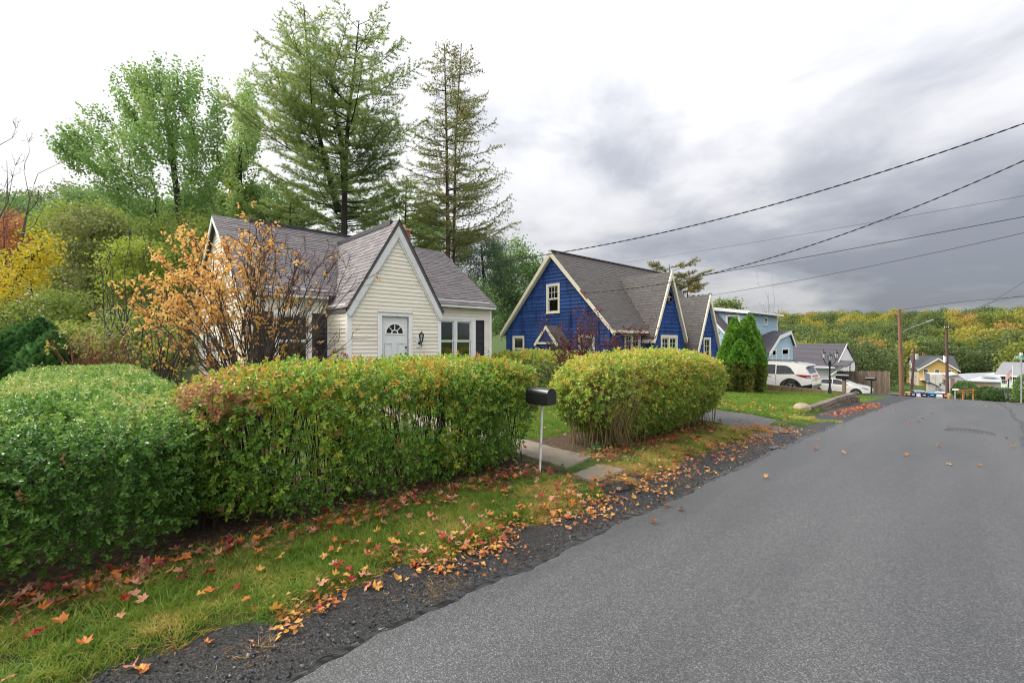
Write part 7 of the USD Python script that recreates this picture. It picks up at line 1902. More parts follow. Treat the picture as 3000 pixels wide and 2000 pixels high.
def yellow_house():
    d = 125.0; o, u, n = far_frame(2748, d, 16)
    T = thing('yellow_house', 'yellow two-storey house with a white-trimmed gable at the foot of the hill', 'house', tuple(o)); fr = (o, u, (0, 0, 1), n)
    zE, zP, zR = hgt(1081, d, o), hgt(1048, d, o), hgt(1043, d, o); w = 4.1
    obj('front_wall', MB().prism([(-w, -1), (w, -1), (w, zE), (0, zP - .3), (-w, zE)], fr, -5, 0), YELW, T)
    obj('side_wall', MB().prism([(-w - .06, -1), (-w, -1), (-w, zE), (-w - .06, zE)], fr, -8, -.02), OFFW, T)
    obj('main_wall', MB().prism([(-w, -1), (w + .6, -1), (w + .6, zE), (-w, zE)], fr, -11, -5), YELW, T)
    fs = (o, n, (0, 0, 1), u)
    obj('main_roof', MB().prism([(-2.2, zE - .2), (-6.5, zR), (-11, zE - .2), (-11, zE - .4), (-6.5, zR - .25), (-2.2, zE - .4)], fs, -w - .5, w + 1.1), SLATE, T)
    for xx in (-w, w + .55): obj('end_gable', MB().prism([(-2.4, zE - .3), (-6.5, zR - .3), (-10.8, zE - .3)], fs, xx, xx + .06), YELW if xx > 0 else OFFW, T)
    r = MB(); q = MB()
    for s in (-1, 1):
        pl = [(0, zP), (s * (w + .45), zE - .35), (s * (w + .45), zE - .6), (0, zP - .25)]; r.prism(pl if s < 0 else pl[::-1], fr, -6.3, .35)
        pl = [(0, zP - .02), (s * (w + .45), zE - .37), (s * (w + .45), zE - .75), (0, zP - .42)]; q.prism(pl if s < 0 else pl[::-1], fr, .351, .45)
    obj('gable_roof', r, SLATE, T); obj('rake_board', q, WHITE, T)
    for x in (-2.6, -.2, 2.3): fwin(T, o, u, n, x - .42, x + .42, hgt(1097, d, o), hgt(1083, d, o))
    fwin(T, o, u, n, w + .05, w + .5, hgt(1097, d, o), hgt(1083, d, o), off=-4.98)
    obj('chimney', MB().prism([(-1.5, zR - .5), (-.9, zR - .5), (-.9, zR + .7), (-1.5, zR + .7)], fr, -7, -6.4), POLEWOOD, T)
    obj('vent_stack', MB().prism([(2.8, zR - 1.0), (3.05, zR - 1.0), (3.05, zR + .1), (2.8, zR + .1)], fr, -6, -5.7), WHITE, T)
    pr = obj('porch', MB().prism([(-w + .2, zE - 3.2), (-w + 2.8, zE - 3.0), (-w + 2.8, zE - 2.7), (-w + .2, zE - 2.7)], fr, .05, 1.6), OFFW, T)
    obj('porch_awning', MB().prism([(-w + .6, zE - 3.6), (-w + 2.9, zE - 4.0), (-w + 2.9, zE - 3.7), (-w + .6, zE - 3.3)], fr, .05, 1.8), SLATE, pr)
yellow_house()
def white_shop():
    d = 106.0; o, u, n = far_frame(2748, d, 6)
    T = thing('white_shop', 'white flat-roofed building with a wall air conditioner in front of the yellow house', 'building', tuple(o)); fr = (o, u, (0, 0, 1), n)
    zt = hgt(1096, d, o); k = d / FPX * .727
    X = lambda px: (px - 2748) * k
    obj('wall', MB().prism([(X(2724), -1), (X(2782), -1), (X(2782), zt), (X(2724), zt)], fr, -6, 0), OFFW, T)
    obj('side_screen', MB().prism([(X(2711), zt - 1.8), (X(2724) - .01, zt - 1.6), (X(2724) - .01, zt), (X(2711), zt + .15)], fr, -2, -.1), mat('blue_grey_screen', (.16, .18, .22), .6), T)
    obj('lean_to', MB().prism([(X(2713), -1), (X(2745), -1), (X(2745), zt - 2.8), (X(2721), zt - 2.0), (X(2713), zt - 2.0)], fr, .01, 2.5), GREYW, T)
    obj('lean_to_roof', MB().prism([(X(2711), zt - 2.15), (X(2721), zt - 1.95), (X(2747), zt - 2.85), (X(2747), zt - 2.65), (X(2721), zt - 1.75), (X(2711), zt - 1.95)], fr, 0.02, 2.7), SLATE, T)
    ac = obj('air_conditioner', MB().prism([(X(2758), zt - 1.9), (X(2774), zt - 1.9), (X(2774), zt - .8), (X(2758), zt - .8)], fr, .005, .5), GREYW, T)
    obj('grille', MB().prism([(X(2763), zt - 1.7), (X(2773), zt - 1.7), (X(2773), zt - 1.3), (X(2763), zt - 1.3)], fr, .505, .52), mat('dark_grille', (.05, .04, .04), .6), ac)
    obj('garage_door', MB().prism([(X(2746), -.8), (X(2776), -.8), (X(2776), zt - 2.9), (X(2746), zt - 2.9)], fr, .01, .06), mat('pale_garage_door', (.55, .57, .6), .5, .04), T)
    obj('vent_pipe', MB().tube([o + u * X(2736) + n * 2.6 + [0, 0, -1], o + u * X(2736) + n * 2.6 + [0, 0, zt - .1]], .06, 6), STEEL, T)
    obj('small_window', MB().prism([(X(2752), zt - 2.7), (X(2757), zt - 2.7), (X(2757), zt - 2.2), (X(2752), zt - 2.2)], fr, .01, .04), DARKROOM, T)
white_shop()
def metal_garage():
    d = 98.0; o, u, n = far_frame(2800, d, 6)
    T = thing('metal_roofed_garage', 'long garage with a pale metal roof, brown doors and tan side wall', 'garage', tuple(o)); fr = (o, u, (0, 0, 1), n)
    k = d / FPX * .727; X = lambda px: (px - 2800) * k
    zp, ze, zs = hgt(1096, d, o), hgt(1114, d, o), hgt(1100, d, o)
    g0, g1, g2 = X(2780), X(2809), X(2836)
    obj('front_wall', MB().prism([(g0, -1.5), (g2, -1.5), (g2, ze), (g1, zp - .2), (g0, zs)], fr, -.3, 0), GREYW, T)
    obj('side_wall', MB().prism([(g2 + .05, -1.5), (X(2898), -1.5), (X(2898), ze), (g2 + .05, ze)], fr, -1.2, -.7), TANW, T)
    obj('end_wall', MB().prism([(X(2898) + .05, -1.5), (X(2935), -1.5), (X(2935), ze - .5), (X(2898) + .05, ze)], fr, -1.6, -1.1), OFFW, T)
    r = MB().hexa([o + u * (g2 - .3) + n * .3 + [0, 0, ze - .1], o + u * X(2940) + n * -.6 + [0, 0, ze - .15], o + u * X(2932) - n * 9 + [0, 0, zp + .1], o + u * (g1 - .3) - n * .0 + [0, 0, zp - .1],
                  o + u * (g2 - .3) + n * .3 + [0, 0, ze + .1], o + u * X(2940) + n * -.6 + [0, 0, ze + .05], o + u * X(2932) - n * 9 + [0, 0, zp + .3], o + u * (g1 - .3) + [0, 0, zp + .1]])
    obj('roof', r, METR, T)
    obj('roof_left', MB().hexa([o + u * (g0 - .3) + n * .3 + [0, 0, zs - .2], o + u * (g1 - .3) + n * .3 + [0, 0, zp - .15], o + u * (g1 - .3) - n * 9 + [0, 0, zp - .15], o + u * (g0 - .3) - n * 9 + [0, 0, zs - .2],
                                o + u * (g0 - .3) + n * .3 + [0, 0, zs], o + u * (g1 - .3) + n * .3 + [0, 0, zp + .1], o + u * (g1 - .3) - n * 9 + [0, 0, zp + .1], o + u * (g0 - .3) - n * 9 + [0, 0, zs]]), METR, T)
    BD = mat('brown_garage_door', (.2, .13, .1), .6, .1, 3)
    for a, b_, t in ((2785, 2796, 1107), (2802, 2815, 1113)):
        obj('garage_door', MB().prism([(X(a), -.5), (X(b_), -.5), (X(b_), hgt(t + 2, d, o)), (X(a), hgt(t, d, o))], fr, .01, .06), BD, T)
    obj('skylight', MB().obox(o + u * X(2900) - n * 3 + [0, 0, (ze + zp) / 2 + .35], (2.2, 1.6, .1), u), mat('skylight_grey', (.3, .31, .3), .4), T)
metal_garage()
def right_house():
    d = 63.0; o, u, n = far_frame(2962, d, -14)
    T = thing('white_bungalow', 'white bungalow with a windowed porch at the right edge behind the flag', 'house', tuple(o)); fr = (o, u, (0, 0, 1), n)
    k = d / FPX * .67; X = lambda px: (px - 2962) * k
    zt, zr3 = hgt(1097, d, o), hgt(1079, d, o)
    x0, x1 = X(2931), X(3070)
    obj('wall', MB().prism([(x0, -1), (x1, -1), (x1, zt), (x0, zt)], fr, -6, 0), mat('bungalow_white', (.62, .64, .66), .6, .05), T)
    obj('base_panel', MB().prism([(x0 + .05, -1), (x1, -1), (x1, hgt(1126, d, o)), (x0 + .05, hgt(1126, d, o))], fr, .005, .06), mat('pale_green_panel', (.52, .62, .45), .6, .05), T)
    fs = (o, n, (0, 0, 1), u)
    obj('roof', MB().prism([(.5, zt - .1), (-3, zr3 + .8), (-6.5, zt - .1), (-6.5, zt - .25), (-3, zr3 + .6), (.5, zt - .25)], fs, x0 - .6, x1 + .5), mat('bungalow_roof', (.19, .19, .2), .8, .15, 3), T)
    obj('fascia', MB().prism([(x0 - .6, zt - .28), (x1 + .5, zt - .28), (x1 + .5, zt - .08), (x0 - .6, zt - .08)], fr, .501, .54), WHITE, T)
    for xx in (x0 + .02, x1 - .1): obj('end_gable', MB().prism([(.0, zt - .1), (-3, zr3 + .6), (-6.0, zt - .1)], fs, xx, xx + .06), WHITE, T)
    zw0, zw1 = hgt(1124, d, o), hgt(1103, d, o)
    for a in (2933, 2938.5, 2944, 2966, 2972, 2978.5, 2985, 2992, 3000, 3008): fwin(T, o, u, n, X(a) + .03, X(a) + .17 + .0, zw0, zw1, off=.0, trim=.05)
    dr = obj('porch_door', MB().prism([(X(2951), -.6), (X(2958), -.6), (X(2958), hgt(1106, d, o)), (X(2951), hgt(1106, d, o))], fr, .01, .06), WHITE, T)
    obj('door_glass', MB().prism([(X(2952.5), hgt(1136, d, o)), (X(2956.5), hgt(1136, d, o)), (X(2956.5), hgt(1110, d, o)), (X(2952.5), hgt(1110, d, o))], fr, .061, .066), CARG, dr)
right_house()
def flag():
    d = 58.0; o, u, n = far_frame(2966, d)
    T = thing('flag_pole', 'white flagpole with a drooping stars and stripes flag before the bungalow', 'flag', tuple(o))
    H = hgt(1069, d, o); obj('pole', MB().tube([o + [0, 0, -.3], o + [0, 0, H]], .035, 8), WHITE, T)
    RED, WHT, NAVY = mat('flag_red', (.5, .03, .04), .7, .1), mat('flag_white', (.7, .68, .66), .7, .05), mat('flag_navy', (.03, .04, .16), .7, .1)
    b = {0: MB(), 1: MB(), 2: MB()}
    L, Hh = 1.45, .95                                       # hangs limp: fly falls from the hoist
    def pt(s, t):
        # s along the fly, t down the hoist: the cloth droops
        return o + [0, 0, H - .5 - t * .82 - s * .80] + u * (-.04 - s * .52 - .04 * math.sin(6 * s + 3 * t)) + n * (.10 * math.sin(9 * s + 3 * t) * s)
    N = 14
    for i in range(N):
        for j in range(13):
            s0, s1, t0, t1 = i / N, (i + 1) / N, j / 13, (j + 1) / 13
            key = 2 if (s0 < .4 and j < 7) else (0 if j % 2 == 0 else 1)
            b[key].add(np.array([pt(s0, t0), pt(s1, t0), pt(s1, t1), pt(s0, t1)]), [[0, 1, 2, 3], [3, 2, 1, 0]])
    fl = obj('flag', b[0], RED, T); obj('white_stripes', b[1], WHT, fl); obj('canton', b[2], NAVY, fl)
    st = MB()
    for i in range(5):
        for j in range(4):
            c = pt(.04 + .075 * i, .06 + .13 * j) + n * .015; st.obox(c, (.04, .006, .04), u)
    obj('stars', st, WHT, fl, kind='stuff')
flag()
# street sign at the side street
def street_sign():
    b0 = atD(2992, 1169, 29.5); b0[2] = min(b0[2], float(ground_z(b0[0], b0[1])) - .0)
    d = 29.5; T = thing('street_sign', 'green street name sign on a steel post at the right edge', 'street sign', tuple(b0))
    zt = (1000 - 1038) / FPX * d + CAM_Z; zs = (1000 - 1046.5) / FPX * d + CAM_Z
    v = -np.array([b0[0], b0[1], 0]); v /= np.linalg.norm(v); u = np.array([-v[1], v[0], 0])
    obj('post', MB().tube([b0 + [0, 0, -.2], [b0[0], b0[1], zs - .1]], .035, 8), STEEL, T)
    c = np.array([b0[0], b0[1], zs]); uu = u * math.cos(.15) + v * math.sin(.15); nn = v * math.cos(.15) - u * math.sin(.15)
    fr = (c, uu, (0, 0, 1), nn)
    GRN = mat('sign_green', (.0, .30, .19), .4, .05)
    s = obj('name_plate', MB().prism([(-.29, -.09), (.55, -.09), (.55, .09), (-.29, .09)], fr, -.012, .012), WHITE, T)
    obj('green_field', MB().prism([(-.275, -.075), (.535, -.075), (.535, .075), (-.275, .075)], fr, .0125, .015), GRN, s)
    tm = meshkit.text_mesh('Rollins St', .085); tv = np.array(tm.vertices)
    obj('lettering', (c + tv[:, :1] * uu * .95 + [0, 0, -.045] + tv[:, 1:2] * np.array([0, 0, 1.0]) + (tv[:, 2:3] + .0155) * nn - .24 * uu, tm.faces), WHITE, s)
    obj('cross_plate', MB().prism([(-.03, .12), (.03, .12), (.03, .30), (-.03, .30)], fr, -.3, .3), WHITE, T)
street_sign()
def stop_sign():
    d = 112.0; o, u, n = far_frame(2672.5, d)
    z = hgt(1122, d, o); T = thing('stop_sign', 'red stop sign at the cross street behind the leaning pole', 'stop sign', tuple(o)); fr = (o + [0, 0, z], u, (0, 0, 1), n)
    a = np.arange(8) * math.pi / 4 + math.pi / 8; R = .48
    obj('post', MB().tube([o + [0, 0, -.3], o + [0, 0, z - .1]] - n * .05, .04, 6), STEEL, T)
    pl = obj('plate', MB().prism([(R * math.cos(t), R * math.sin(t)) for t in a], fr, -.01, .01), WHITE, T)
    obj('red_face', MB().prism([(R * .92 * math.cos(t), R * .92 * math.sin(t)) for t in a], fr, .0105, .02), TAILRED, pl)
    tm = meshkit.text_mesh('STOP', .26); tv = np.array(tm.vertices); tv[:, 0] -= tv[:, 0].mean()
    obj('lettering', (fr[0] + tv[:, :1] * u + (tv[:, 1:2] - .13) * np.array([0, 0, 1.0]) + (tv[:, 2:3] + .021) * n, tm.faces), WHITE, pl)
stop_sign()
# wheeled bins on the verge of the hill road
def bin_(label, px, d, mt, lidm, w=.6, h=1.08, turn=0, badge=True):
    o, u, n = far_frame(px, d, turn); T = thing('wheeled_bin', label, 'bin', tuple(o)); c = lambda x, y, z: o + u * x + n * y + [0, 0, z]
    a, b_ = w * .42, w * .55
    obj('body', MB().hexa([c(-a, -a, .06), c(a, -a, .06), c(a, a, .06), c(-a, a, .06), c(-b_, -b_, h * .9), c(b_, -b_, h * .9), c(b_, b_, h * .9), c(-b_, b_, h * .9)]), mt, T)
    obj('lid', MB().hexa([c(-b_ - .03, -b_ - .03, h * .9), c(b_ + .03, -b_ - .03, h * .9), c(b_ + .03, b_ + .05, h * .9), c(-b_ - .03, b_ + .05, h * .9), c(-b_, -b_, h), c(b_, -b_, h), c(b_, b_, h * .95), c(-b_, b_, h * .95)]), lidm, T)
    for s in (-1, 1): obj('wheel', MB().tube([c(s * a, -a - .05, .1), c(s * (a + .08), -a - .05, .1)], .1, 10), RUBBER, T)
    if badge: obj('badge', MB().hexa([c(-.18, b_ * .97, h * .6), c(.18, b_ * .97, h * .6), c(.18, b_ + .012, h * .6), c(-.18, b_ + .012, h * .6), c(-.18, b_, h * .74), c(.18, b_, h * .74), c(.18, b_ + .03, h * .74), c(-.18, b_ + .03, h * .74)]), WHITE, T)
NAV, BLU, MAR, YLW = mat('bin_navy', (.012, .02, .05), .5, .1), mat('bin_blue', (.02, .07, .18), .5, .1), mat('bin_maroon', (.12, .02, .03), .5, .1), mat('bin_yellow', (.6, .42, .02), .5, .1)
SKY_ = mat('bin_sky_lid', (.03, .25, .5), .5, .1)
bin_('maroon wheeled bin with a yellow lid beside the orange pole', 2663, 73, MAR, YLW, .72)
bin_('navy wheeled bin beside the maroon one with the yellow lid', 2676, 72.5, NAV, NAV, .66)
bin_('dark navy wheeled bin in front of the silver car', 2708, 71, NAV, NAV, .85)
bin_('blue wheeled bin with a bright blue lid right of the silver car', 2731, 71.5, BLU, SKY_, .95)
bin_('maroon wheeled bin left of the brown pole', 2771, 72, MAR, MAR, .75)
bin_('narrow yellow bin at the foot of the brown pole', 2778.5, 71.5, YLW, YLW, .22, badge=False)
o, u, n = far_frame(2705, 79)
cc, h1, s1, a1 = car('silver_car', 'silver car coming up the hill behind the navy bin', (o[0] - 1.2, o[1] + 1.5, o[2]), math.atan2(n[1], n[0]) + .25, 4.3, 1.78, [(.05, .35), (.0, .7), (.1, 1.0), (.3, 1.35), (.8, 1.5), (2.0, 1.52), (2.6, 1.45), (3.3, 1.05), (4.0, .92), (4.25, .7), (4.3, .4), (4.2, .25), (.2, .25)], 1.0, .78,
      [[(.5, 1.02), (1.6, 1.0), (1.6, 1.4), (.7, 1.38)], [(1.66, 1.0), (3.15, .98), (2.5, 1.38), (1.66, 1.41)]], (.85, 3.45), .33, CARS, suv=False)
a1(2.65, 1.42, 3.28, 1.08, .84, .014, CARG, 'windscreen')
for s in (-1, 1): obj('headlight', s1([(3.85, .72), (4.2, .6), (4.22, .72), (4.0, .84)], .014, s), LIGHTC, cc, world=False)
o, u, n = far_frame(2751, 84)
c2, h2, s2, a2 = car('white_hatchback', 'white hatchback beyond the crest between the blue and maroon bins', (o[0], o[1], o[2] - .1), math.atan2(n[1], n[0]) + math.pi - .2, 4.2, 1.75, [(.05, .35), (.0, .7), (.1, 1.0), (.35, 1.4), (.8, 1.5), (2.0, 1.5), (2.6, 1.42), (3.2, 1.05), (3.9, .92), (4.15, .7), (4.2, .4), (4.1, .25), (.2, .25)], 1.0, .78,
      [[(.5, 1.02), (1.6, 1.0), (1.6, 1.38), (.7, 1.36)], [(1.66, 1.0), (3.05, .98), (2.5, 1.36), (1.66, 1.39)]], (.8, 3.4), .33, CARW, suv=False)
a2(.14, 1.05, .34, 1.36, .8, .014, CARG, 'rear_window')
# rail fence, roadside mailboxes, clipped bushes on the right
def rail_fence():
    d = 66.0
    T = thing('rail_fence', 'short orange split-rail fence on the grass beyond the crest', 'fence', tuple(far_frame(2835, d)[0]))
    pp = []
    for px, pt in ((2821, 1143), (2851, 1139)):
        o, u, n = far_frame(px, d); h = hgt(pt, d, o); pp.append((o, h)); obj('post', MB().tube([o + [0, 0, -.2], o + [0, 0, h]], .11, 6), ORW[0], T)
    u = (pp[1][0] - pp[0][0]); L = np.linalg.norm(u[:2]); u /= np.linalg.norm(u)
    for k, (dz, a, e) in enumerate(((-.12, -.5, .35), (-.38, -.55, -.05))):
        p0, p1 = pp[0][0] + [0, 0, pp[0][1] + dz] + u * L * a, pp[1][0] + [0, 0, pp[1][1] + dz - .1 * k] + u * L * e
        obj('rail', MB().tube([p0, p1], .07, 5), ORW[1 - k], T)
rail_fence()
for px, pt, pb, d, lab, body, pm, fl in ((2798, 1136, 1143, 66, 'white mailbox on a white post beyond the crest', WHITE, WHITE, None), (2938, 1136, 1142, 47, 'dark grey mailbox with a red flag in front of the clipped shrubs', mat('mailbox_grey', (.08, .1, .09), .5), BLACK, TAILRED)):
    o, u, n = far_frame(px, d); h = hgt(pb, d, o)
    mailbox(lab, o, o + [0, 0, h], tuple((-u + .3 * n)[:2]), .62, .2, .24, body, .04, pm, flag=(fl, -1) if fl else None)
def bush(name, label, px, d, rx, top, mt, seed, n=5000, L=.12, flat=.7, cat='shrub'):
    g = np.random.default_rng(seed); o, u, nn = far_frame(px, d); h = hgt(top, d, o)
    T = thing(name, label, cat, tuple(o)); v = rdir(n, g); r = g.uniform(.75, 1.0, n) * (.8 + .4 * meshkit.fbm(v * 2 + seed, 3))
    P = o + np.array([0, 0, h * .5]) + v * r[:, None] * np.array([rx, rx * .8, h * .55])
    P = P[P[:, 2] > ground_z(P[:, 0], P[:, 1])]
    obj('foliage', place_leaves(DIAMOND(L, L * .8), P, rdir(len(P), g), rdir(len(P), g) + [0, 0, .6], g.uniform(.7, 1.3, len(P))), mt, T)
    obj('stems', MB().tube([o + [0, 0, -.1], o + [0, 0, h * .6]], .06, 5), BARK, T)
BUSHD = GR('clipped_yew', (.03, .06, .02), (.06, .11, .03), (.12, .16, .04)); BUSHG = GR('rounded_bush', (.06, .12, .03), (.12, .2, .05), (.22, .28, .07))
bush('clipped_shrub', 'dark clipped shrub, left one of the low pair in front of the bungalow', 2898, 57, 1.35, 1133, BUSHD, 1)
bush('clipped_shrub', 'dark tiered clipped shrub, right one of the low pair before the bungalow', 2940, 55, 1.9, 1137, BUSHD, 2, 7000)
bush('round_bush', 'round light green bush in front of the metal-roofed garage', 2828, 74, 1.75, 1118, BUSHG, 3, 6000, .16)
bush('roadside_bush', 'green bush behind the street sign at the right edge', 3004, 45, .9, 1100, BUSHG, 4, 4000, .12)
# ---------------------------------------------------------------- poles, wires
CABLE = mat('black_cable', (.014, .014, .015), .5, .2)
def pole(name, label, base_px, top_px, d, r, mt, lean=0.0):
    b0 = atD(*base_px, d); g0 = float(ground_z(b0[0], b0[1])); b0[2] = g0
    t = atD(*top_px, d + lean)
    T = thing(name, label, 'utility pole', tuple(b0))
    obj('shaft', MB().tube(np.array([b0 + [0, 0, -.4], b0 + (t - b0) * .5, t]), [r * 1.15, r, r * .8], 12), mt, T, smooth=40)
    return T, b0, t
P1, p1b, p1t = pole('utility_pole', 'orange-brown wooden utility pole with a street lamp arm, nearest one', (2642, 1154), (2634.5, 906), 50, .19, POLEWOOD)
P2, p2b, p2t = pole('utility_pole', 'dark brown wooden utility pole right of the bins', (2775.5, 1159), (2773, 958), 75, .20, POLEWOOD2)
P3, p3b, p3t = pole('utility_pole', 'leaning dark pole with a grey transformer in front of the yellow house', (2669.5, 1157), (2679, 1020), 92, .2, POLEWOOD2)
arm0, arm1 = p1t + (p1b - p1t) * .27, atD(2716, 943, 47.5)
la = obj('lamp_arm', MB().tube([arm0, arm0 * .6 + arm1 * .4 + [0, 0, .12], arm1], [.022, .02, .018], 6), STEEL, P1)
obj('lamp_head', MB().obox(arm1 + (arm1 - arm0) / np.linalg.norm(arm1 - arm0) * .3, (.6, .18, .09), arm1 - arm0), STEEL, P1)
obj('crossarm', MB().obox(p2t + [0, 0, -.15], (.9, .1, .12), RGT), POLEWOOD2, P2)
for k in (-1, 0, 1): obj('insulator', MB().lathe(p2t + RGT * k * .35 + [0, 0, -.08], [(.05, 0), (.06, .08), (.03, .16), (0, .18)], 8), WHITE, P2)
obj('cable_bracket', MB().obox(p2t + (p2b - p2t) * .27 + RGT * .3, (.7, .15, .2), RGT), STEEL, P2)
obj('cable_bracket', MB().obox(p2t + (p2b - p2t) * .36 + RGT * .35, (.7, .14, .14), RGT), BLACK, P2)
obj('equipment_box', MB().obox(p2t + (p2b - p2t) * .44 - RGT * .35, (.25, .3, .9), RGT), WHITE, P2)
tr = p3t + (p3b - p3t) * .12 + RGT * .28 - FWD * .3
obj('transformer', MB().lathe(tr + [0, 0, -.55 - .5], [(0, 0), (.3, .02), (.3, 1.0), (.2, 1.08), (0, 1.1)], 12), GREYW, P3, smooth=40)
obj('cutout', MB().tube([p3t + [0, 0, -.7] - RGT * .5, p3t + [0, 0, -.3] - RGT * .45], .05, 6), STEEL, P3)
# pole across the street, just outside the right edge: the wires end there
b5 = np.array([5.2, 22.0, float(ground_z(5.2, 22.0))])
P5 = thing('utility_pole', 'wooden utility pole across the street that the house wires run to', 'utility pole', tuple(b5))
obj('shaft', MB().tube([b5 + [0, 0, -.4], b5 + [0, 0, 5], b5 + [0, 0, 11.0]], [.2, .18, .15], 12), POLEWOOD, P5)
def wire(label, A, Bxy, con, r=.012, n=40, twist=0.0, name='overhead_wire'):
    """A cable from A to a point above Bxy, its height there and its sag solved from picture points con."""
    A = np.array(A, float); B = np.array([Bxy[0], Bxy[1], 0.0]); rows, rhs = [], []
    for px, py in con:
        s = (px - 1500) / FPX
        dA, dB, rA, rB = A @ FWD, B @ FWD, A @ RGT, B @ RGT
        t = (s * dA - rA) / ((rB - rA) - s * (dB - dA)); dep = dA + (dB - dA) * t
        z = (1000 - py) / FPX * dep + CAM_Z
        rows.append([t, -4 * t * (1 - t)]); rhs.append(z - A[2] * (1 - t))
    sol = np.linalg.lstsq(np.array(rows), np.array(rhs), rcond=None)[0] if len(con) > 1 else [rhs[0] / rows[0][0], 0]
    t = np.linspace(0, 1, n)[:, None]; B[2] = sol[0]
    P = A * (1 - t) + B * t; P[:, 2] -= 4 * sol[1] * t[:, 0] * (1 - t[:, 0])
    T = thing(name, label, 'wire', tuple(A))
    if twist:
        m = n * 14; tt = np.linspace(0, 1, m)[:, None]; Q = A * (1 - tt) + B * tt; Q[:, 2] -= 4 * sol[1] * tt[:, 0] * (1 - tt[:, 0])
        L = np.linalg.norm(B - A); ph = tt * L / twist * 2 * np.pi
        side = np.cross((B - A) / L, [0, 0, 1.0])
        obj('strand', MB().tube(Q + side * np.cos(ph) * r * .8 + np.array([0, 0, 1.0]) * np.sin(ph) * r * .8, r * .7, 4), CABLE, T)
        obj('strand', MB().tube(Q - side * np.cos(ph) * r * .8 - np.array([0, 0, 1.0]) * np.sin(ph) * r * .8, r * .7, 4), CABLE, T)
    else:
        obj('strand', MB().tube(P, r, 5), CABLE, T)
    return P
pole_xy = (5.2, 22.0)
cot = atY(1333, 776, 11.95)
W1 = wire('twisted black service wire running from the cream cottage high across the sky', cot, pole_xy, [(1645, 737), (2168, 628), (3000, 361)], .017, twist=.55)
gab = np.array([-14.0, 17.72, 4.05])
W2 = wire('twisted black service wire from the blue house gable up to the right', gab, (pole_xy[0], pole_xy[1] - .1), [(2053, 812), (2538, 657), (3000, 473)], .016, twist=.5)
j = W2[int(np.argmin(np.abs(to_px(W2)[:, 0] - 2060)))]
wire('single black wire leaving the blue house service wire at a shallower slope', j, (pole_xy[0], pole_xy[1] + .1), [(2500, 728), (3000, 635)], .012)
rid = atX(1812, 772, -16.2)
wire('thin wire rising from behind the blue house ridge, topmost thin one', rid, pole_xy, [(2400, 678), (3000, 574)], .007)
g2 = np.array([-11.4, 26.05, 4.3])
wire('lowest long black wire, from the second pointed gable of the blue house', g2, (pole_xy[0], pole_xy[1] + .2), [(2500, 790), (3000, 682)], .012)
wire('black wire from the top of the nearest pole to the right edge', p1t + [0, 0, -.1], (9, 70), [(2800, 886), (3000, 869)], .02)
wire('black wire falling from the right edge towards the brown pole, upper', p2t + [0, 0, 1.4] + RGT * 2, (9, 62), [(2900, 887), (3000, 866)], .025)
wire('thin wire from the top of the brown pole to the right edge', p2t + [0, 0, -.05], (9, 90), [(2900, 940), (3000, 916)], .02)
wire('cable from the bracket of the brown pole to the right edge', p2t + (p2b - p2t) * .27 + RGT * .6, (12, 75), [(2900, 972), (3000, 926)], .03)
wire('thick low cable from the brown pole to the right edge', p2t + (p2b - p2t) * .36 + RGT * .6, (12, 75), [(2900, 1008), (3000, 976)], .035)
wire('thin wire sloping up to the right edge above the hill trees', p2t + [0, 0, 3.2] + RGT * 6, (12, 80), [(2990, 832)], .02)

# ---------------------------------------------------------------- trees of the far hillside
FARL = {'green': leaf_mat('leaves_hill_green', [(0, (0.077, 0.116, 0.039)), (.5, (0.120, 0.163, 0.052)), (1, (0.172, 0.206, 0.060))], .6, .35, .2, nscale=.3, namp=.75), 'yellow-green': leaf_mat('leaves_hill_yg', [(0, (0.096, 0.133, 0.026)), (.5, (0.163, 0.193, 0.037)), (1, (0.251, 0.251, 0.045))], .6, .35, .2, nscale=.3, namp=.75),
        'gold': leaf_mat('leaves_hill_gold', [(0, (0.224, 0.215, 0.043)), (.5, (0.327, 0.284, 0.052)), (1, (0.413, 0.344, 0.069))], .6, .35, .2, nscale=.3, namp=.75),
        'orange': leaf_mat('leaves_hill_orange', [(0, (0.258, 0.163, 0.052)), (.5, (0.361, 0.224, 0.060)), (1, (0.413, 0.284, 0.077))], .6, .35, .2, nscale=.3, namp=.75),
        'dark green': leaf_mat('leaves_hill_dark', [(0, (0.060, 0.090, 0.034)), (.5, (0.090, 0.129, 0.043)), (1, (0.129, 0.163, 0.056))], .6, .3, .2, nscale=.3, namp=.75)}
def hill_proto(kind, seed, n=46, per=34):
    g = np.random.default_rng(seed)
    name = {'dark green': 'dark_hill_tree', 'yellow-green': 'pale_hill_tree', 'gold': 'golden_hill_tree', 'orange': 'orange_hill_tree', 'green': 'green_hill_tree'}[kind]
    T = thing(name, '', 'tree', (0, 0, -500))
    b = MB().tube([(0, 0, -.6), (.1, 0, 5), (0, .1, 10.5)], [.28, .2, .05], 6)
    v = rdir(n, g); r = g.uniform(.35, 1.0, n) ** .5
    P = np.array([0, 0, 8.2]) + v * r[:, None] * [4.3, 4.3, 5.2] * (.8 + .4 * meshkit.fbm(v * 1.5 + seed, 3))[:, None]
    for p in P[::3]: b.tube([(0, 0, min(p[2] * .6, 9)), p * [.5, .5, .85], p], [.09, .06, .02], 4, cap=False)
    obj('trunk', b, BARKS['dark'], T, world=False)
    m, f = leaves_at(P, g, per, 1.0, .62, .5, .5, flat=.65)
    obj('crown', (m, f), FARL[kind], T, world=False)
    return T
HP = {k: [hill_proto(k, 600 + 10 * i + j) for j in range(2)] for i, k in enumerate(FARL)}
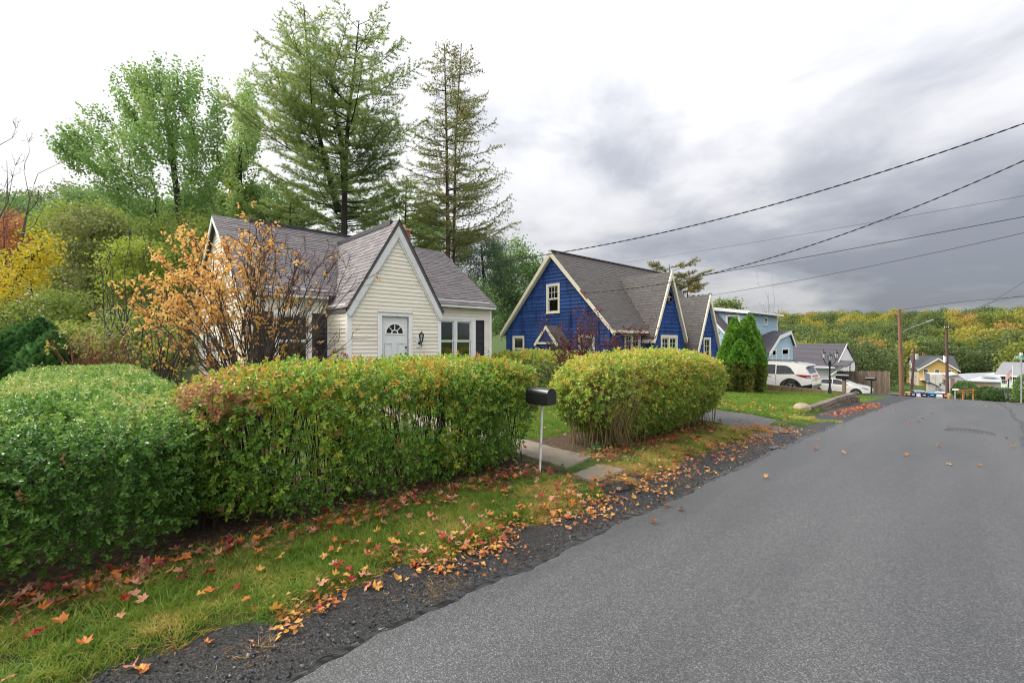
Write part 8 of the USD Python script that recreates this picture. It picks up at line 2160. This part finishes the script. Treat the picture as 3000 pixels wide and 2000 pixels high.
def hill():
    g = np.random.default_rng(61); first = {q: True for v in HP.values() for q in v}; placed = []
    spots = []
    tries = 0
    while len(spots) < 255 and tries < 60000:
        tries += 1
        Y = g.uniform(146, 420) if g.uniform() < .8 else g.uniform(138, 200); X = g.uniform(-.52, .16) * Y
        if any((X - a) ** 2 + (Y - b) ** 2 < (5.2 + .006 * Y) ** 2 for a, b in spots): continue
        q = to_px(np.array([X, Y, float(ground_z(X, Y))]))
        if 2640 < q[0] < 2960 and Y < 178: continue          # the buildings stand there
        spots.append((X, Y))
    # trees nearer on the left, behind the garage and the stockade fence
    for X, Y in ((-27, 70), (-24, 66), (-21, 69), (-18.5, 72), (-16, 78), (-14, 84), (-17, 88), (-21, 84), (-26, 84), (-30, 78), (-13.5, 98), (-17, 104), (-15, 112), (-22, 98), (-28, 98), (-34, 92), (-36, 106), (-28, 112), (-20, 118), (-16.5, 124)): spots.append((X, Y))
    lab = {'far': 'far {} tree on the hillside', 'mid': '{} tree beyond the stockade fence and garage', 'low': '{} tree low on the hill'}
    for X, Y in spots:
        n_ = float(meshkit.noise(np.array([X * .035, Y * .035, 4.0]))) + g.normal() * .16
        if Y < 130: kind = g.choice(['yellow-green', 'yellow-green', 'gold', 'green', 'dark green'])
        else: n_ += .12 if X / Y > -.06 else -.06; kind = 'dark green' if n_ < .36 else 'green' if n_ < .58 else 'yellow-green' if n_ < .74 else 'gold' if n_ < 1.03 else 'orange'
        zone = 'mid' if Y < 130 else 'low' if Y < 200 else 'far'
        s = g.uniform(.85, 1.25) * (np.interp(Y, [66, 130, 200], [.55, .62, .95]))
        q = HP[kind][int(g.integers(2))]; z = float(ground_z(X, Y)); rz = g.uniform(0, 6.28)
        px_, py_, _d = to_px(np.array([X, Y, z + 13 * s]))
        pos_ = 'left of the nearest pole' if px_ < 2630 else 'between the tall poles' if px_ < 2775 else 'right of the brown pole'
        vert = ' on the skyline' if py_ < 925 else ''
        text = (lab[zone].format(kind) + vert + ', ' + pos_) if zone != 'mid' else lab[zone].format(kind); grp = f'{kind} trees ' + {'far': 'on the far hillside', 'mid': 'beyond the stockade fence', 'low': 'at the foot of the hill'}[zone] + (vert + ', ' + pos_ if zone != 'mid' else '')
        dup(q, (X, Y, z), rz, (s, s, s * g.uniform(.85, 1.2)), text, 'tree', grp)
hill()
for v in HP.values():
    for q in v:
        p = stage.GetPrimAtPath(q); UsdGeom.Xformable(p).GetOrderedXformOps()[0].Set(Gf.Vec3d(0, 0, 0)); p.SetSpecifier(Sdf.SpecifierClass)

# the rest of the hillside wood, one mass
def wood():
    g = np.random.default_rng(66); pr = []
    for j, k in enumerate(('dark green', 'green', 'yellow-green', 'gold', 'orange')):
        v = rdir(40, g); P = np.array([0, 0, 7.5]) + v * (g.uniform(.4, 1, 40) ** .5)[:, None] * [4.4, 4.4, 5]
        pr.append((leaves_at(P, g, 26, 1.1, .75, .6, .5, flat=.65), FARL[k]))
    n = 620; Y = g.uniform(230, 560, n); X = g.uniform(-.62, .22, n) * Y
    w = meshkit.noise(np.stack([X * .035, Y * .035, 4 + 0 * X], 1)) + g.normal(size=n) * .15
    w = w + np.where(X / Y > -.06, .12, -.06); idx = np.digitize(w, [.36, .58, .74, 1.06]); s = g.uniform(.8, 1.25, n)
    instancer('hillside_wood', pr, np.stack([X, Y, ground_z(X, Y)], 1), rot_to(np.tile([0, 0, 1.], (n, 1)), g=g), s, idx, label='dense autumn wood covering the far hillside', cat='wood')
wood()
# ------------------------------------------------ shrubs with visible stems
def stemmed(name, label, base, top_pts, seed, bark, leafsets, n_stems=30, r=.012, spread=.25, twigs=5, cat='shrub', parts=0, twig_len=.35, sag=.0, lev2=2, group=None):
    """Many stems from one base to points of the crown; leafsets: (count per twig, shape, material, chance(point), part name, hang)."""
    g = np.random.default_rng(seed); base = np.array(base, float)
    T = thing(name, label, cat, tuple(base), group=group); b = MB(); ends, ed = [], []
    for k in range(n_stems):
        q = np.array(top_pts[k % len(top_pts)]) + g.normal(size=3) * spread
        p0 = base + [g.normal() * .12, g.normal() * .12, -.05]
        t = np.linspace(0, 1, 9)[:, None]; L = np.linalg.norm(q - p0)
        mid = p0 * .55 + q * .45; mid[2] = p0[2] * .35 + q[2] * .65
        pts = (1 - t) ** 2 * p0 + 2 * t * (1 - t) * mid + t ** 2 * q
        pts[1:-1] += g.normal(size=(7, 3)) * .022 * L / 2
        rr = r * g.uniform(.6, 1.5)
        b.tube(pts, np.linspace(rr, rr * .25, 9), 5, cap=False)
        for _ in range(twigs):
            i = int(g.integers(3, 9)); c = pts[i]; d = pts[min(i + 1, 8)] - pts[i - 1]; d /= np.linalg.norm(d); d = d + g.normal(size=3) * .5 + [0, 0, .2]; d /= np.linalg.norm(d)
            e = c + d * twig_len * g.uniform(.5, 1.4)
            m_ = (c + e) / 2 + g.normal(size=3) * .03; e[2] -= sag * twig_len
            b.tube(np.array([c, m_, e]), [rr * .4, rr * .3, rr * .14], 4, cap=False); ends.append(e); ed.append(e - c)
            for _ in range(lev2):
                f = m_ + (e - m_) * g.uniform(0, 1); d2 = d + g.normal(size=3) * .7; d2 /= np.linalg.norm(d2); h = f + d2 * twig_len * .5 * g.uniform(.4, 1.2)
                b.tube(np.array([f, h]), [rr * .2, rr * .1], 3, cap=False); ends.append(h); ed.append(h - f)
    obj('stems', b, bark, T, kind='stuff')
    ends, ed = np.array(ends), np.array(ed)
    for cnt, shape, mt, chance, pname, hang in leafsets:
        keep = g.uniform(size=len(ends)) < chance(ends)
        P, E = np.repeat(ends[keep], cnt, 0), np.repeat(ed[keep], cnt, 0)
        if not len(P): continue
        P = P - E * g.uniform(0, .8, len(P))[:, None] + g.normal(size=P.shape) * .015
        D = rdir(len(P), g) + [0, 0, -hang]; N = rdir(len(P), g); N -= D * (N * D).sum(1, keepdims=True) / (D * D).sum(1, keepdims=True)
        v, f = place_leaves(shape, P, D, N, g.uniform(.6, 1.2, len(P)))
        k, kf = len(shape[0]), len(shape[1])
        dist = np.linalg.norm(P - EYE, axis=1); near = np.argsort(dist)[:parts]
        for i in near: obj(pname, (v[i * k:(i + 1) * k], shape[1]), mt, T)
        rest = np.setdiff1d(np.arange(len(P)), near)
        if len(rest):
            V = v.reshape(-1, k, 3)[rest].reshape(-1, 3); F = shape[1][None] + (np.arange(len(rest)) * k)[:, None, None]
            obj('leaf_mass' if pname == 'leaf' else pname, (V, F.reshape(-1, 3)), mt, T, kind='stuff')
    return T
STEM = mat('shrub_stem', (.075, .05, .036), .85, .4, 7, dirt=(.16, .12, .07), dscale=9)
ORANGE = leaf_mat('orange_shrub_leaf', [(0, (.50, .21, .05)), (.3, (.64, .35, .10)), (.65, (.72, .46, .15)), (1, (.76, .57, .25))], .5, .45, .3, nscale=2.5)
SEED = leaf_mat('seed_heads', [(0, (.10, .03, .025)), (.6, (.19, .06, .045)), (1, (.27, .12, .07))], .7, .1, .2)
D0 = 8.3
bp = atD(748, 1090, D0); bp[2] = ground_z(bp[0], bp[1])
tops = [atD(x + (650 - x) * .03 + 38, 1090 - (1090 - y) * .82, D0 + dd) for x, y, dd in ((400, 790, .2), (430, 700, .3), (480, 660, .0), (540, 640, .4), (600, 640, -.2), (650, 660, .3), (700, 640, -.3), (740, 625, .2), (790, 660, .3), (840, 690, -.2), (880, 700, .3), (930, 720, .1), (980, 740, .2),
        (370, 860, -.2), (390, 930, .1), (450, 840, -.4), (520, 760, -.5), (580, 740, .5), (660, 740, -.6), (740, 700, .6), (800, 760, -.5), (860, 800, .4), (920, 810, -.2), (960, 850, .1), (500, 900, -.5), (560, 1000, -.3), (940, 920, -.3), (980, 980, .2), (620, 800, -.7), (710, 790, -.7))]
cx_ = lambda p: to_px(p)[:, 0]
cy2 = lambda p: to_px(p)[:, 1]
OSHAPE = leaf_shape(.07, .04, .35, .4)
stemmed('orange_shrub', 'big spreading shrub with orange leaves in front of the cream cottage', bp, tops, 501, STEM,
        [(4, OSHAPE, ORANGE, lambda p: np.clip(.95 * np.exp(-((cx_(p) - 530) / 190) ** 2) * (cy2(p) < 950) + .34 * (cx_(p) < 700) * (cy2(p) < 850) + .12 * (cx_(p) < 880) + .03, 0, 1), 'leaf', .9),
         (9, DIAMOND(.028, .016), SEED, lambda p: np.clip(.9 * np.exp(-((cx_(p) - 900) / 120) ** 2) * (cy2(p) < 860) + .3 * np.exp(-((cx_(p) - 640) / 200) ** 2) * (cy2(p) < 760), 0, 1), 'seed_heads', -.5)],
        n_stems=78, r=.016, spread=.14, twigs=12, parts=290, twig_len=.36, lev2=2)
REDSTEM = mat('red_stem', (.22, .045, .03), .55, .3, 5)
PALEL = leaf_mat('dogwood_leaf', [(0, (.10, .14, .04)), (.4, (.20, .24, .09)), (.7, (.36, .36, .08)), (1, (.42, .30, .06))], .5, .35, .4, nscale=2)
for k, (x, y, d, lab) in enumerate(((245, 1085, 10.6, 'red-stemmed shrub with pale leaves, left one behind the broad hedge'), (330, 1085, 10.9, 'red-stemmed shrub with pale leaves, right one behind the broad hedge'))):
    p = atD(x, y, d); p[2] = ground_z(p[0], p[1])
    stemmed('red_stemmed_shrub', lab, p, [atD(x + u, 985 + v, d + w) for u, v, w in ((-70, 20, 0), (-45, 0, .3), (-20, -10, -.2), (0, 0, .2), (20, -12, -.3), (40, 5, .2), (60, 10, 0), (75, 40, .1), (-85, 50, .2))], 510 + k, REDSTEM,
            [(3, leaf_shape(.075, .045, .2, .3), PALEL, lambda q: .5 * (cy2(q) < 1040) + .05, 'leaf_cluster', .2)], n_stems=46, r=.008, spread=.12, twigs=4, twig_len=.22, lev2=1)
p = atD(480, 1100, 10.2); p[2] = ground_z(p[0], p[1])
stemmed('thin_shrub', 'dark-stemmed shrub with sparse amber leaves left of the cream cottage wall', p, [atD(x, y, 10.2 + w) for x, y, w in ((450, 940, 0), (500, 930, .3), (540, 960, -.2), (575, 950, .2), (420, 980, .2), (590, 1000, 0))], 520, BARK,
        [(2, leaf_shape(.07, .045, .2, .3), leaf_mat('amber_leaf', [(0, (.3, .2, .03)), (.5, (.5, .34, .05)), (1, (.62, .34, .06))], .5, .4, .3), lambda q: .45 + 0 * q[:, 0], 'leaf_cluster', .3)], n_stems=26, r=.012, spread=.18, twigs=6, twig_len=.28)
# dark red shrub between the hedges
MAROON = leaf_mat('maroon_leaf', [(0, (0.080, 0.016, 0.020)), (.5, (0.160, 0.036, 0.040)), (.8, (0.224, 0.072, 0.056)), (1, (0.192, 0.136, 0.056))], .45, .3, .4, nscale=2)
p = atD(1702, 1170, 11.6); p[2] = ground_z(p[0], p[1])
stemmed('maroon_shrub', 'tangled dark shrub with maroon leaves behind the rounded hedge', p, [atD(x, y, 11.6 + w) for x, y, w in ((1600, 1000, 0), (1640, 970, .3), (1680, 960, -.2), (1720, 930, .2), (1740, 975, 0), (1780, 985, .3), (1820, 1000, -.2), (1860, 1010, .1), (1620, 1060, .2), (1660, 1040, -.3), (1760, 1020, .2), (1870, 1000, 0), (1590, 1100, .1), (1650, 1100, -.3))], 530, BARK,
        [(4, leaf_shape(.06, .032, .2, .3), MAROON, lambda q: np.clip(.58 * (cx_(q) > 1640) * (cy2(q) < 1060) + .12, 0, 1), 'leaf_cluster', .2)], n_stems=64, r=.011, spread=.2, twigs=8, twig_len=.34)
p = atD(1745, 1000, 12.2); p[2] = ground_z(p[0], p[1])
# low barberry below the right cottage window, twigs by the porch corner
for x, y, d, lab in ((1318, 1068, 15.4, 'low pinkish barberry under the right cottage window'), (995, 1075, 12.6, 'low brown twiggy shrub at the left porch corner')):
    p = atD(x, y, d); p[2] = ground_z(p[0], p[1]); h = atD(x, y - 22, d)[2] - p[2]
    stemmed('low_shrub', lab, p, [(p[0] + a, p[1] + b_, p[2] + h * c) for a, b_, c in ((-.3, -.2, .8), (.3, .1, .9), (0, .4, .85), (.1, -.4, 1), (0, 0, 1.05), (.2, .5, .8))], 540 + x, BARK,
            [(5, leaf_shape(.05, .03, .2, .3), leaf_mat('barberry_leaf_%d' % x, [(0, (.2, .06, .05)), (.5, (.34, .14, .09)), (1, (.3, .22, .08))], .5, .3, .3), lambda q: .8 + 0 * q[:, 0], 'leaf_cluster', 0)], n_stems=22, r=.007, spread=.12, twigs=5, twig_len=.22)
# small green weeds by the path
WEED = leaf_mat('weed_leaf', [(0, (.06, .14, .04)), (.6, (.12, .24, .07)), (1, (.2, .3, .1))], .45, .3, .4)
for x, y, n, lab in ((1752, 1322, 14, 'clump of round green weed leaves at the foot of the rounded hedge'), (1640, 1385, 9, 'small green weed between the path slabs')):
    g = np.random.default_rng(x); c = gpt(x, y); T = thing('weed_clump', lab, 'weed', (c[0], c[1], c[2]))
    P = c + g.normal(size=(n, 3)) * [.09, .1, .0] + [0, 0, .05]; D = rdir(n, g) * [1, 1, .2] + [0, 0, .2]
    for i in range(n):
        v, f = place_leaves(leaf_shape(.09, .08, .15, .2), P[i:i + 1] + [0, 0, g.uniform(0, .08)], D[i:i + 1], np.array([[g.normal() * .2, g.normal() * .2, 1.0]]), np.array([g.uniform(.6, 1.1)]))
        obj('leaf', (v, f), WEED, T)
